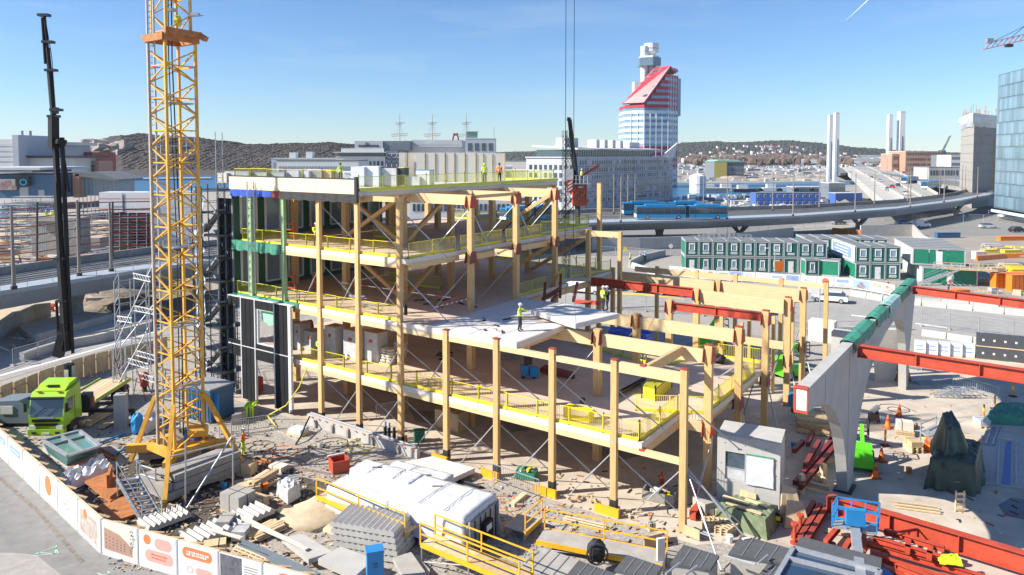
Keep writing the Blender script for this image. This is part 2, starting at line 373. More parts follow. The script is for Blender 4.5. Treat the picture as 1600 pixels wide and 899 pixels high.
M['rock']=mat('bare rock',(0.36,0.30,0.25),0.9,var=0.3,scale=0.15,dirt=0.5,world=True)
M['wood_far']=mat('bare crowns',(0.038,0.033,0.029),0.95,var=0.3,scale=0.02,world=True,rgb2=(0.080,0.062,0.050))
M['wood_farg']=mat('dark evergreen crowns',(0.022,0.036,0.025),0.95,var=0.3,scale=0.02,world=True,rgb2=(0.055,0.055,0.042))
def forest(name,P,n,rows,count,size,m,seed,jmin=1,skip=None):
 rnd=random.Random(seed);mb=MB()
 for _ in range(count):
  j=rnd.uniform(jmin,rows*0.66);k=rnd.uniform(0,n-1);j0,k0=int(j),int(k)
  a=Vector(P[j0*(n+1)+k0]);b=Vector(P[(j0+1)*(n+1)+k0+1]);t=rnd.random()
  p=a.lerp(b,t);p.x+=rnd.uniform(-.5,.5)*(b.x-a.x)
  if skip and skip(p):continue
  s=size*rnd.uniform(0.55,1.35)
  mb.ball(p+Vector((0,0,s*0.12)),s,4,3,(1.2,1.2,rnd.uniform(.5,.9)),0.3,rnd)
 return tag(obj(name,mb,M[m],smooth=True),kind='stuff')
Pl,nl,rl=hill('hill',[(-500,238),(-120,234),(60,236),(128,232),(150,223),(185,211),(225,208),(262,211),(305,213),(340,219),(400,225),(470,223),(520,222),(570,226),(640,232),(760,238)],900,330,'hill_b',3)
rocky=lambda p:(800+FOC*p.x/p.y)<190 and(800+FOC*p.x/p.y)>120 and p.z>5 and p.y<880
forest('hill_wood',Pl,nl,rl,30000,1.0,'wood_far',5,skip=rocky)
rk=MB();rr=random.Random(4)
for k in range(60):
 q=D(rr.uniform(128,192),rr.uniform(226,247),rr.uniform(770,850));rk.ball(q,rr.uniform(4,10),6,4,(1.3,1,.8),0.35,rr)
obj('rock_outcrop',rk,M['rock'],kind='structure')
Pr,nr,rrw=hill('hill',[(700,240),(900,236),(1040,227),(1068,223),(1110,221),(1150,222.5),(1180,221),(1222,219.5),(1250,221.5),(1290,226),(1330,231),(1400,236),(1480,239),(1600,241),(1900,240)],2600,900,'hill_g',8)
forest('hill_wood',Pr,nr,rrw,22000,3.0,'wood_farg',6)
rnd=random.Random(21);hv=MB()
for k in range(90):
 x=rnd.gauss(1195,32)if k<60 else rnd.uniform(1075,1330);y=rnd.uniform(228,243)if k<60 else rnd.uniform(238,244)
 q=D(x,y,2040 if y>236 else 2200);s=rnd.uniform(5,9)
 hv.mat(0 if rnd.random()<.7 else 1).box(q,(s,7,rnd.uniform(4,6.5)),rnd.uniform(-.5,.5));hv.mat(2).box(q+Vector((0,0,3.6)),(s*1.05,7.4,1.6))
tag(obj('hillside_villas',hv,[M['white'],M['brick_o'],M['brick_r']]),kind='stuff')
sb=MB()
for k in range(170):
 x=rnd.uniform(1066,1480);y=rnd.uniform(246.5,256);q=G(x,y+2.5);sc_=q.y/1000.
 sb.mat(rnd.choice([0,0,1,2,3,3])).box(q+Vector((0,0,4*sc_)),(rnd.uniform(10,45)*sc_,12*sc_,rnd.uniform(5,11)*sc_),rnd.uniform(-.1,.1))
tag(obj('shore_sheds',sb,[M['facade_w'],M['brick_o'],M['facade_s'],M['roof_l']]),kind='stuff')
tb=MB()
for k in range(420):
 x=rnd.choice([rnd.uniform(1066,1340),rnd.gauss(1205,22),rnd.uniform(1430,1500)]);q=G(x,rnd.uniform(254,262));s=q.y/520.
 tb.ball(q+Vector((0,0,3.0*s)),2.3*s,5,4,(1,1,1.3),0.35,rnd)
M['bare']=mat('bare orange brown twigs',(0.13,0.095,0.07),0.95,var=0.3,scale=0.05,world=True)
tag(obj('shore_trees',tb,M['bare']),kind='stuff')
mo=MB()
for k in range(60):
 q=G(rnd.uniform(1060,1300),rnd.uniform(266,283));s=rnd.uniform(3,9);mo.ball(q,s,7,4,(1.8,1.2,.30),0.25,rnd)
tag(obj('spoil_heaps',mo,M['far_land'],smooth=True),kind='stuff')
# viaduct and bridge (elevated roads)
ZD=5.8
near=[(-240,505),(-120,478),(0,455),(120,436),(235,419),(420,396),(640,372),(800,357),(930,348),(1100,343.5),(1250,337),(1400,326),(1500,313),(1545,304.5),(1566,296),(1567,290),(1550,284.5),(1500,280.5),(1430,275),(1380,268),(1340,263)]
far_=[(-240,462),(-120,445),(0,430),(120,412),(235,396),(420,374),(640,350),(800,338),(930,332),(1100,330.5),(1250,326),(1400,317),(1450,311),(1490,305),(1506,300),(1503,297),(1470,292),(1430,286),(1395,278),(1360,269),(1322,263)]
NG=[G(x,y,ZD)for x,y in near];FG=[G(x,y,ZD)for x,y in far_]
def ribbon(Ls,Rs,z0,z1):
 mb=MB()
 for k in range(len(Ls)-1):
  a,b,c,d=Ls[k],Ls[k+1],Rs[k+1],Rs[k]
  P=[(p.x,p.y,z)for z in(z0,z1)for p in(a,b,c,d)]
  F=[(3,2,1,0),(4,5,6,7),(0,1,5,4),(2,3,7,6)]
  if k==0:F.append((3,0,4,7))
  if k==len(Ls)-2:F.append((1,2,6,5))
  mb.add(P,F)
 return mb
def mixl(a,b,t):return[p.lerp(q,t)for p,q in zip(a,b)]
def rise(l,z):return[Vector((p.x,p.y,z))for p in l]
via=thing('viaduct','grey steel viaduct curving behind the timber building to a loop beside the glass tower','viaduct',(NG[8].x,NG[8].y,0))
obj('deck',ribbon(NG,FG,ZD-0.45,ZD),M['deckgrey'],via)
gmb=MB()
for k in range(len(NG)-1):
 a,b=NG[k],NG[k+1];a2,b2=NG[k].lerp(FG[k],.16),NG[k+1].lerp(FG[k+1],.16);c2,d2=NG[k].lerp(FG[k],.8),NG[k+1].lerp(FG[k+1],.8);c,d=NG[k].lerp(FG[k],.96),NG[k+1].lerp(FG[k+1],.96)
 z1,z0=ZD-0.45,ZD-2.3
 S=lambda p,z:(p.x,p.y,z)
 gmb.add([S(NG[k].lerp(FG[k],.03),z1),S(NG[k+1].lerp(FG[k+1],.03),z1),S(b2,z0),S(a2,z0),S(d2,z0),S(c2,z0),S(d,z1),S(c,z1)],[(3,2,1,0),(5,4,2,3),(7,6,4,5)])
obj('girder',gmb,M['deckgrey'],via)
M['trackbed']=mat('dark track bed',(0.16,0.145,0.13),0.9,var=0.2,scale=0.8,world=True,dirt=0.3)
obj('track_bed',ribbon(rise(mixl(NG,FG,.30),0),rise(mixl(NG,FG,.94),0),ZD+0.002,ZD+0.05),M['trackbed'],via)
for t in(.40,.52,.68,.80):
 rl_=mixl(NG,FG,t);mb=MB()
 for a,b in zip(rl_[:-1],rl_[1:]):mb.bar(Vector((a.x,a.y,ZD+.11)),Vector((b.x,b.y,ZD+.11)),.12,.12)
 obj('rail',mb,M['steel'],via)
pw=MB()
a_,b_=mixl(NG,FG,.955),mixl(NG,FG,.985)
obj('parapet',ribbon(rise(a_,0),rise(b_,0),ZD+.003,ZD+1.0),M['conc_d'],via)
hr=MB()
for e_,zz in((.03,1.05),(.03,.6)):
 q=mixl(NG,FG,e_)
 for a,b in zip(q[:-1],q[1:]):hr.bar((a.x,a.y,ZD+zz),(b.x,b.y,ZD+zz),.06)
q=mixl(NG,FG,.03)
for a,b in zip(q[:-1],q[1:]):
 n=max(1,int((b-a).length/2.2))
 for k in range(n):p=a.lerp(b,k/n);hr.bar((p.x,p.y,ZD),(p.x,p.y,ZD+1.05),.05)
obj('handrail',hr,M['steel'],via)
def pier(px,py,w=1.0,yshape=True,loc=None):
 p=G(px,py)if loc is None else loc
 mb=MB();zt=ZD-2.28
 mb.cyl((p.x,p.y,0),(p.x,p.y,zt*0.55),1.0*w,10,0.85*w)
 if yshape:
  for s in(-1,1):mb.ext([(p.x+s*.1*w,p.y-.7*w,zt*0.5),(p.x+s*.9*w,p.y-.7*w,zt*0.5),(p.x+s*2.4*w,p.y-.7*w,zt),(p.x+s*1.3*w,p.y-.7*w,zt)],(0,1.4*w,0))
 else:mb.cyl((p.x,p.y,zt*.55),(p.x,p.y,zt),.85*w,10,1.3*w)
 return obj('pier',mb,M['conc_d'],via)
def under(px,t=.5):
 c=mixl(NG,FG,t)
 for a,b in zip(c[:-1],c[1:]):
  pa,pb=800+FOC*a.x/a.y,800+FOC*b.x/b.y
  if pa<=px<=pb:q=a.lerp(b,(px-pa)/(pb-pa));return Vector((q.x,q.y,0))
 return c[-1]
for px in(112,1030,1155,1340,1494):pier(0,0,1.0 if px>900 else .9,px>1100,under(px,.45))
for px in(-90,300,560,800):pier(0,0,.9,False,under(px,.45))
ZB=5.8
br=thing('road_bridge','wide road bridge with white parapets running to the white pylons','bridge',tuple(G(1400,290,0)))
L1,R1=[(1326,260.5),(1334,264),(1362,281),(1412,312.5)],[(1382,260.5),(1392,264),(1432,285),(1466,306.5)]
LG,RG=[G(x,y,ZB)for x,y in L1],[G(x,y,ZB)for x,y in R1]
obj('deck',ribbon(RG,LG,ZB-1.6,ZB-.02),M['asphalt_l'],br)
for t,tt in((0,.012),(.988,1.0)):
 obj('parapet',ribbon(rise(mixl(LG,RG,tt),0),rise(mixl(LG,RG,t),0),ZB,ZB+1.1),M['conc_l'],br)
obj('central_barrier',ribbon(rise(mixl(LG,RG,.512),0),rise(mixl(LG,RG,.5),0),ZB,ZB+.9),M['conc_l'],br)
ll=MB()
for t in(.17,.34,.67,.84):
 q=mixl(LG,RG,t)
 for a,b in zip(q[:-1],q[1:]):
  n=max(1,int((b-a).length/12))
  for k in range(n):ll.bar((a.lerp(b,k/n).x,a.lerp(b,k/n).y,ZB+.03),(a.lerp(b,(k+.4)/n).x,a.lerp(b,(k+.4)/n).y,ZB+.03),.22,.02)
tag(obj('lane_marking',ll,M['line_w'],br),kind='stuff')
W1=[G(x,y,ZB)for x,y in((1314,261.5),(1320,266),(1342,284),(1380,317))]
obj('side_ramp',ribbon(LG,W1,ZB-2.6,ZB-.3),M['conc_l'],br)
obj('parapet',ribbon(rise(W1,0),rise(mixl(W1,LG,.05),0),ZB-.3,ZB+.9),M['conc_l'],br)
obj('abutment',MB().prism(gp([(1300,300),(1345,297),(1376,322),(1335,324)]),0.1,ZB-2.7),M['conc_d'],br)
gt=[G(x,y,ZB)for x,y in((1290,263.5),(1300,266),(1313,271))];g2=[G(x,y,ZB)for x,y in((1310,261),(1318,264),(1330,269))]
obj('approach_span',ribbon(g2,gt,ZB-2,ZB),M['roofgrey'],br)
def pylon(px,top,ybase,Y,wpx,dark_to_right,label,leaf):
 a=D(px-wpx/2,ybase,Y);b=D(px+wpx/2,ybase,Y);zt=D(px,top,Y).z
 w=b.x-a.x;c=(a.x+b.x)/2;z0=0
 mb=MB();lean=w*.22
 mb.ext([(c-w/2,Y,z0),(c+w/2,Y,z0),(c+w/2-lean*.6,Y,zt),(c-w/2+lean*.2,Y,zt)],(0,w*1.0,0))
 t=thing('bridge_pylon',label,'pylon',(c,Y,0),0,'white pylons of the road bridge')
 obj('shaft',mb,M['white'],t)
 obj('guide_slot',MB().box((c+leaf*w*.05,Y-.08,zt*.66*.5+2),(w*.16,.3,zt*.52)),M['facade_s'],t)
 obj('cap',MB().box((c-lean*.2,Y+w*.5,zt+.25),(w*.8,w*1.05,.5)),M['facade_w'],t)
pylon(1297,181,283,455,6.5,1,'short white bridge pylon, leftmost of the four',1)
pylon(1307,177,276,500,7.5,1,'white bridge pylon standing just right of the leftmost one',1)
pylon(1390.5,180,264,690,7,1,'slender white bridge pylon with dark notch, third from the left',1)
pylon(1409,175,263,690,9.5,1,'white bridge pylon tapering to a blade, rightmost of the four',-1)
# the timber building
tim=thing('timber_building','large unfinished timber frame building with open floors and stepped terraces','building',tuple(B(2,10)))
CW,CD=0.36,0.30
ENDR=27.0
def slab(pts,z,th=0.35):
 poly=[tuple(B(i,d))[:2]for i,d in pts]
 mb=MB();n=len(poly)
 ar=sum(poly[k][0]*poly[(k+1)%n][1]-poly[(k+1)%n][0]*poly[k][1]for k in range(n))
 if ar<0:poly.reverse()
 P=[(p[0],p[1],z-th)for p in poly]+[(p[0],p[1],z)for p in poly]
 mb.mat(2).add(P,[tuple(range(n-1,-1,-1))]);mb.mat(0).add(P,[tuple(range(n,2*n))])
 mb.mat(1).add(P,[(k,(k+1)%n,n+(k+1)%n,n+k)for k in range(n)])
 return obj('floor_deck',mb,[M['clt'],M['clt_edge'],M['wood_w']],tim)
S1=[(-2.6,.1),(6.46,.1),(6.44,5.9),(6.80,6.3),(6.80,19.7),(5.8,19.6),(-2.6,19.6)]
S2=[(-2.6,.1),(4.42,.1),(4.42,5.7),(3.5,11.9),(2.44,11.9),(2.44,19.9),(2.1,20.1),(2.1,22.6),(2.44,23.2),(2.44,28.4),(-2.6,28.4)]
S3=[(-2.6,.1),(2.22,.1),(2.22,17.6),(2.05,20.5),(2.05,27),(-2.6,27)]
S4=[(-2.6,.15),(1.08,.15),(1.08,ENDR),(-2.6,ENDR)]
for S,z in((S1,LV[1]),(S2,LV[2]),(S3,LV[3])):slab(S,z)
rf=MB();poly=[tuple(B(i,d))[:2]for i,d in S4]
rf.prism(poly,LV[4]-.08,LV[4]+.06);obj('roof_deck',rf,M['roof_l'],tim)
slab(S4,LV[4]-.085,.22)
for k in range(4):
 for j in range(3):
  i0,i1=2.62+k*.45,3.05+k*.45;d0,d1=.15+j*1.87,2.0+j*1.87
  obj('deck_panel',MB().prism([tuple(B(i0,d0))[:2],tuple(B(i1,d0))[:2],tuple(B(i1,d1))[:2],tuple(B(i0,d1))[:2]],LV[2]+.001,LV[2]+.012),M['clt_white'],tim)  # whiter sheets put the sunlit glare of the front deck into its colour
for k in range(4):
 i0,i1=2.55+k*.24,2.77+k*.24;obj('deck_panel',MB().prism([tuple(B(i0,5.8))[:2],tuple(B(i1,5.8))[:2],tuple(B(i1,11.7))[:2],tuple(B(i0,11.7))[:2]],LV[2]+.001,LV[2]+.012),M['clt_white'],tim)  # same painted sunlight, narrower sheets farther back
M['joint']=mat('deck joint',(0.25,0.20,0.17),0.8,var=0.2)
for z,i0,i1,d1 in((LV[1],-2.5,6.4,19),(LV[2],-2.5,2.3,28),(LV[3],-2.5,2.0,26.5)):
 mb=MB();d=3.0
 while d<d1:mb.bar(B(i0,d,z+.002),B(i1,d,z+.002),.035,.004);d+=2.95
 tag(obj('deck_joint',mb,M['joint'],tim),kind='stuff')
mcol=MB();mcol.box((0,0,.5),(CW,CD,1.0));
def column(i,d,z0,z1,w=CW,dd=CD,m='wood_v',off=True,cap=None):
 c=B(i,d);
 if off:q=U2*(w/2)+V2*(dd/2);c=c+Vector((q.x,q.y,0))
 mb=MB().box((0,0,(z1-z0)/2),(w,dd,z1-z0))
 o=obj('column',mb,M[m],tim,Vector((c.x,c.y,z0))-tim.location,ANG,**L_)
 if cap:obj('column_cap',MB().box((0,0,z1-z0+.03),(w+.03,dd+.03,.06)),M[cap],o,**L_)
 return o
def collar(o,z0,z1,m,w=CW,dd=CD):obj('foot_sleeve',MB().box((0,0,(z0+z1)/2),(w+.03,dd+.03,z1-z0)),M[m],o,**L_)
for i in range(0,8):
 lo=column(i,0,.16,8.64 if i<3 else(8.80 if i==7 else 8.66),cap=None if i<3 else 'red')
 if i<7:
  collar(lo,.0,.62,'dark');
  if i>=3:obj('strap',MB().box((0,0,.12),(CW+.05,CD+.05,.14)),M['rust'],lo,**L_)
 if i<3:up=column(i,0,8.67,17.12 if i<2 else 17.2,.34,.28,cap=None if i<2 else 'redb')
for i in(-1,-2):column(i,0,8.67,17.0,.34,.28,'green_p')
ROW=[5.83,11.65,17.5,23.4]
for z0,z1,ii,rows in((.02,LV[1]-.36,(-2.4,-.8,.8,2.45,5.03),ROW[:3]),(LV[1],LV[2]-.36,(-2.4,-.8,.8,2.45),ROW[:3]),(LV[2],LV[3]-.36,(-2.4,-.8,.8),ROW),(LV[3],LV[4]-.32,(-2.4,-.8,.8),ROW)):
 for i in ii:
  for d in rows:column(i,d,z0,z1,.48,.44,off=False)
for d in(5.83,11.65,17.5):column(2.45,d,LV[2],LV[3]-.40 if d<20 else 13,.42,.36,off=False)
for d,zt in((5.83,17.1),(11.65,17.05),(17.5,17.15),(23.4,13.1)):
 if zt>14:column(2.45,d,LV[3]-.38,zt,.42,.36,off=False,cap='red')
 else:column(2.45,d,LV[2],zt,.40,.34,off=False)
column(2.1,28.2,.1,17.2,.40,.36,off=False,cap='redb')
column(2.45,23.4,.1,LV[2]-.4,.42,.36,off=False);column(2.45,17.5,.1,LV[2]-.4,.42,.36,off=False)
column(2.45,28.4,.1,LV[2]+.3,.36,.34,off=False)
column(1.05,26.6,LV[3],17.0,.36,.34,off=False)
def bracket(i,d,z,w=.42,dd=.36,m='redb'):
 c=B(i,d);mb=MB()
 a=Vector((U2.x,U2.y,0));v=Vector((V2.x,V2.y,0))
 h=.85
 for s in(-1,1):
  q=c+a*(s*(w/2+.03));mb.ext([q-v*(dd/2+.10)+Vector((0,0,z)),q+v*(dd/2+.10)+Vector((0,0,z)),q+v*(dd/2+.26)+Vector((0,0,z-h)),q-v*(dd/2+.26)+Vector((0,0,z-h))],a*(s*.03))
 return obj('bracket',mb,M[m],tim)
for d in(6.0,11.6,17.7,23.8,28.7):
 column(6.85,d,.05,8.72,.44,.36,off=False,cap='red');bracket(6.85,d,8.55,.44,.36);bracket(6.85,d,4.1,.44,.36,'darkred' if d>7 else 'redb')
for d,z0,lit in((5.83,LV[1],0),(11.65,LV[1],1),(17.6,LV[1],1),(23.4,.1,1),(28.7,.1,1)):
 column(5.03,d,z0,8.72,.46,.40,off=False);bracket(5.03,d,8.6,.46,.40,'redb' if lit else 'darkred')  # unlit brackets take the darker red: shade put into the colour
for i in(3.1,4.13,5.08,6.12,7.08):column(i,33.0,.1,8.72,.34,.30,off=False,cap='red' if i>7 else None)
for i in(5.9,6.4):column(i,26.5,.1,6.5,.26,.26,off=False)
for i,d in((6.2,20.5),(5.6,23.0),(6.5,31.0)):column(i,d,.1,7.0,.28,.28,off=False)
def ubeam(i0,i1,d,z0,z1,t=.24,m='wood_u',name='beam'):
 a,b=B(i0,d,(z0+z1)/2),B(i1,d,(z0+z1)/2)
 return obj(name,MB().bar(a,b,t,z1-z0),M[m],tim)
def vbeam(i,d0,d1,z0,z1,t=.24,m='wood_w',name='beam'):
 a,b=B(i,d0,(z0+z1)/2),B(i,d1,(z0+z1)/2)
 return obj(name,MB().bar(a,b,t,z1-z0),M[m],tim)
g=CW/BAY
for i in range(-1,7):
 z=LV[1]
 if i==-1:ubeam(-.5,0,.22,z-.65,z-.352)
 else:ubeam(i+g+.004,i+1-.004,.22,z-.68,z-.352)
 if-1<=i<7:
  zt=LV[2]-.352
  ubeam((i+g+.004)if i>=0 else-.5,i+1-.004,.22,zt-.33 if i<6 else 8.02,zt if i<6 else 8.60)
 if i<2:ubeam((i+g+.004),i+1-.004,.22,LV[3]-.68,LV[3]-.352)
ubeam(-2.0+g,-1.004,.22,LV[3]-.68,LV[3]-.352,m='green_p')
for z,ii,d1 in((LV[1],(-2.4,-.8,.8,2.45,5.03),19.3),(LV[2],(-2.4,-.8,.8,2.45),27),(LV[3],(-2.4,-.8,.8),26.6)):
 for i in ii:vbeam(i,.5,d1 if i<2.4 or z<5 else 11.6,z-.80,z-.353,.28)
for i in(-2.4,-.8,.8):vbeam(i,.5,26.6,LV[4]-.80,LV[4]-.308,.28)
vbeam(4.28,.4,5.6,LV[2]-.75,LV[2]-.353,.26);
for d,i0 in((5.83,.95),(11.65,.9),(17.5,.9)):
 ubeam(i0,2.38,d,16.35,17.08,.26);bracket(2.45,d,17.0,.42,.36,'redb')
ubeam(1.0,2.0,.7,16.75,17.1,.22,'wood_w')
vbeam(2.45,6.05,11.45,16.82,17.06,.22);vbeam(1.0,.5,26.5,16.75,17.03,.22)
vbeam(2.2,.4,5.6,LV[3]-.72,LV[3]-.353,.24);vbeam(2.3,6.1,11.4,LV[3]-.80,LV[3]-.353,.26);vbeam(2.3,11.9,17.2,LV[3]-.80,LV[3]-.353,.26);vbeam(2.1,17.8,26.5,LV[3]-.76,LV[3]-.353,.24)
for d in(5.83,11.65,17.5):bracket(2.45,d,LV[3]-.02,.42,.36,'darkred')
ubeam(2.5,2.9,8.6,LV[3]-.6,LV[3]-.1,.24);ubeam(2.15,3.1,24.6,LV[3]-.62,LV[3]-.10,.26);column(3.1,24.6,.1,LV[3]-.05,.34,.32,off=False)
vbeam(2.45,12.1,17.2,LV[2]-.85,LV[2]-.353,.26);vbeam(2.45,17.8,28,LV[2]-.85,LV[2]-.353,.26)
ubeam(2.5,5.0,33.0,8.0,8.5,.24)
ubeam(4.0,4.97,5.83,7.62,8.42,.26);ubeam(5.09,6.79,5.95,7.62,8.42,.26)
ubeam(3.3,4.97,11.65,7.65,8.46,.26);ubeam(5.09,6.79,11.65,7.65,8.50,.26)
ubeam(5.09,6.79,23.5,7.45,8.58,.28);ubeam(5.0,6.79,28.7,7.50,8.60,.28);ubeam(2.6,4.96,28.6,7.6,8.6,.28)
for i0,i1 in((3.15,4.08),(4.18,5.03),(5.13,6.07),(6.17,7.03)):ubeam(i0,i1,33.0,8.12,8.55,.22)
vbeam(6.45,.45,5.7,7.95,8.5,.24);vbeam(6.42,.45,5.75,LV[1]-.85,LV[1]-.36,.24)
ubeam(5.2,6.79,6.0,LV[1]-.95,LV[1]-.36,.26);vbeam(6.72,6.3,11.4,LV[1]-.78,LV[1]-.353,.24);vbeam(6.72,11.8,17.4,LV[1]-.78,LV[1]-.353,.24)
ubeam(5.9,6.78,23.8,4.5,5.1,.24);ubeam(5.95,6.8,18.2,4.0,4.6,.24)
obj('connector_plate',MB().box(B(6.46,.22,3.98),(.3,.3,.12),ANG),M['redb'],tim)
obj('connector_plate',MB().box(B(6.46,.22,8.62),(.3,.3,.08),ANG),M['redb'],tim)
def ibeam(mb,a,b,w,h,t=.04):
 a,b=Vector(a),Vector(b);up=Vector((0,0,1));d=(b-a).normalized();side=d.cross(up).normalized();u3=side.cross(d)
 mb.bar(a+u3*(h/2-t/2),b+u3*(h/2-t/2),w,t);mb.bar(a-u3*(h/2-t/2),b-u3*(h/2-t/2),w,t);mb.bar(a-u3*0,b-u3*0,t,h-2*t-.004)
 n=max(1,int((b-a).length/3))
 for k in range(n+1):p=a.lerp(b,k/n);mb.bar(p-d*.02,p+d*.02,w*.9,h-2*t-.006)
 return mb
obj('steel_beam',ibeam(MB(),B(2.55,23.4,8.35),B(4.95,23.4,8.35),.34,.75),M['redb'],tim)
obj('steel_beam',ibeam(MB(),B(5.13,17.6,8.25),B(6.75,17.7,8.25),.32,.62),M['redb'],tim)
obj('steel_beam',ibeam(MB(),B(2.5,15.5,7.2),B(4.9,15.5,7.2),.3,.45),M['redb'],tim)
def brace(a,b,w=.30,m='wood_v'):return obj('diagonal',MB().bar(a,b,w,w),M[m],tim)
for z in(LV[2],LV[3]):
 zt=z+3.6
 brace(B(-.75,5.83,zt),B(.75,5.83,z+.2));brace(B(.8,6.1,z+.2),B(.8,11.4,zt))
 brace(B(.9,17.5,z+.2),B(2.36,17.5,zt));
 if z>10:brace(B(.75,5.6,zt),B(-.75,5.6,z+.2))
 brace(B(.9,23.4,z+.2),B(2.36 if z<10 else 1.6,23.4,zt))
def prop(a,b,r=.035):
 mb=MB();a,b=Vector(a),Vector(b);mb.cyl(a,b,r,6);m1=a.lerp(b,.38);m2=a.lerp(b,.62);mb.cyl(m1,m2,r*1.5,6)
 mb.box(b+Vector((0,0,.01)),(.22,.16,.03));return obj('prop',mb,M['galv'],tim)
for i in range(0,8):
 prop(B(i+.05,.35,3.3),B(i+.72,2.4,.04))
 if i not in(0,):prop(B(i,.3,3.35),B(i-.72,.5,.05))
 if i>=2:
  prop(B(i+.05,.35,LV[1]+2.6),B(i+.62,2.2,LV[1]+.03))
  if i<4:prop(B(i,.35,LV[1]+2.6),B(i-.55,1.0,LV[1]+.03))
 if i<3:
  for z in(LV[2],LV[3]):
   prop(B(i+.05,.4,z+3.2),B(i+.70,2.0,z+.03));
   if z<10:prop(B(i,.4,z+3.2),B(i-.65,.9,z+.03))
for i,d,z in((2.45,5.83,LV[2]),(2.45,11.65,LV[2]),(2.45,5.83,LV[3]),(2.45,11.65,LV[3]),(2.45,17.5,LV[3]),(5.03,11.65,LV[1]),(5.03,5.83,LV[1])):
 prop(B(i-.08,d,z+2.9),B(i-.55,d-1.7,z+.03));prop(B(i,d+.2,z+2.9),B(i+.02 if z>9 else i-.3,d+2.2,z+.03))
prop(B(7.05,.5,3.4),B(7.75,-2.1,.05),.04);prop(B(7.05,.6,3.4),B(7.9,.9,.05),.05);prop(B(6.9,6.4,3.4),B(6.95,2.6,.05),.05)
for d in(11.6,17.7,23.8,28.7):prop(B(6.9,d,3.4),B(7.25,d-1.8,.05),.05);prop(B(6.85,d+.3,6.2),B(6.3,d+2.4,LV[1]if d<17 else .05),.04)
for d in(18.5,20.4,21.9,24.2,25.5):
 mb=MB().cyl(B(.9+.05*d-.9,d,LV[3]+.05),B(1.35+.03*d,d,LV[3]+3.5),.05,6);obj('prop',mb,M['dark'],tim)
def FI(px,py,off=0.0):
 d=ray(px,py);o=O2+V2*off;t=(o.dot(V2))/(d.x*V2.x+d.y*V2.y);q=Vector((d.x*t,d.y*t));return(q-O2).dot(U2)/BAY,HC+d.z*t
def fpanel(name,i0,i1,z0,z1,d0,th,m,parent=tim):
 return obj(name,MB().ext([B(i0,d0,z0),B(i1,d0,z0),B(i1,d0,z1),B(i0,d0,z1)],Vector((V2.x*th,V2.y*th,0))),M[m],parent)
for i0,i1 in((-2.57,-1.9),(-1.893,-1.02),(-1.013,.02),(.027,1.05)):fpanel('parapet_panel',i0,i1,17.22,18.25,-.10,.12,'panel_wood')
fpanel('coping_strip',-2.57,1.05,18.252,18.33,-.12,.2,'dark')
mbm=MB()
for k in range(24):
 i0=-.93+k*(1.06+.93)/24;i1=i0+(1.06+.93)/24;s0=.05*math.sin(k*1.7);s1=.05*math.sin((k+1)*1.7)
 mbm.add([B(i0,-.16+s0,17.2),B(i1,-.16+s1,17.2),B(i1,-.20+s1,16.62+s1*.8),B(i0,-.20+s0,16.62+s0*.8),B(i0,-.12+s0,17.2),B(i1,-.12+s1,17.2),B(i1,-.16+s1,16.62+s1*.8),B(i0,-.16+s0,16.62+s0*.8)],[(0,3,2,1),(4,5,6,7),(3,7,6,2),(0,1,5,4),(0,4,7,3),(1,2,6,5)])
obj('hanging_membrane',mbm,M['membrane'],tim)
mbm=MB()
for k in range(16):
 i0=-2.52+k*1.28/16;i1=i0+1.28/16;s0=.06*math.sin(k*2.1);s1=.06*math.sin((k+1)*2.1)
 mbm.add([B(i0,-.17+s0,17.2),B(i1,-.17+s1,17.2),B(i1,-.19+s1,16.66+.5*s1+.004*k),B(i0,-.19+s0,16.66+.5*s0+.004*k),B(i0,-.13+s0,17.2),B(i1,-.13+s1,17.2),B(i1,-.15+s1,16.66+.5*s1+.004*k),B(i0,-.15+s0,16.66+.5*s0+.004*k)],[(0,3,2,1),(4,5,6,7),(3,7,6,2),(0,1,5,4),(0,4,7,3),(1,2,6,5)])
obj('hanging_tarpaulin',mbm,M['blue_t'],tim)
fpanel('hanging_membrane',-1.22,-.95,16.7,17.2,-.14,.05,'darkred');
obj('corner_flashing',MB().ext([B(1.06,-.2,16.6),B(1.12,-.2,16.6),B(1.12,-.2,18.45),B(1.06,-.2,18.45)],(V2.x*.2,V2.y*.2,0)),M['dark'],tim)
def pier_f(i0,i1,z0,z1,nb=3,m='sheath'):
 n=nb;w=(i1-i0)/n
 for k in range(n):fpanel('cladding_board',i0+k*w+.006,i0+(k+1)*w-.006,z0,z1,-.30,.12,m)
for z0,z1 in((.25,4.55),(4.62,8.5)):
 pier_f(-2.18,-1.76,z0,z1,3);pier_f(-1.14,-.74,z0,z1,3,'sheath')
 for i in(-2.19,-1.745,-1.15,-.725):fpanel('trim',i-.012,i+.012,z0,z1,-.34,.2,'facade_w')
fpanel('end_trim',-.72,-.655,.5,8.55,-.36,.22,'white')
for i0,i1 in((-2.62,-2.205),(-1.73,-1.165)):
 for z0,z1 in((7.85,8.5),(3.7,4.55),(4.62,4.95)):
  n=3 if z1-z0>.4 else 1;ww=(i1-i0)/n
  for k in range(n):fpanel('cladding_board',i0+k*ww+.004,i0+(k+1)*ww-.004,z0,z1,-.28,.1,'sheath')
for i0,i1 in((-1.73,-1.165),):
 w_=fpanel('window_frame',i0,i0+.05,4.98,7.8,-.22,.16,'facade_w');fpanel('window_frame',i1-.03,i1,4.98,7.8,-.22,.16,'facade_w');fpanel('window_frame',i0+.05,i1-.03,7.72,7.8,-.22,.16,'green_p');fpanel('window_frame',i0+.05,i1-.03,4.98,5.06,-.22,.16,'facade_w')
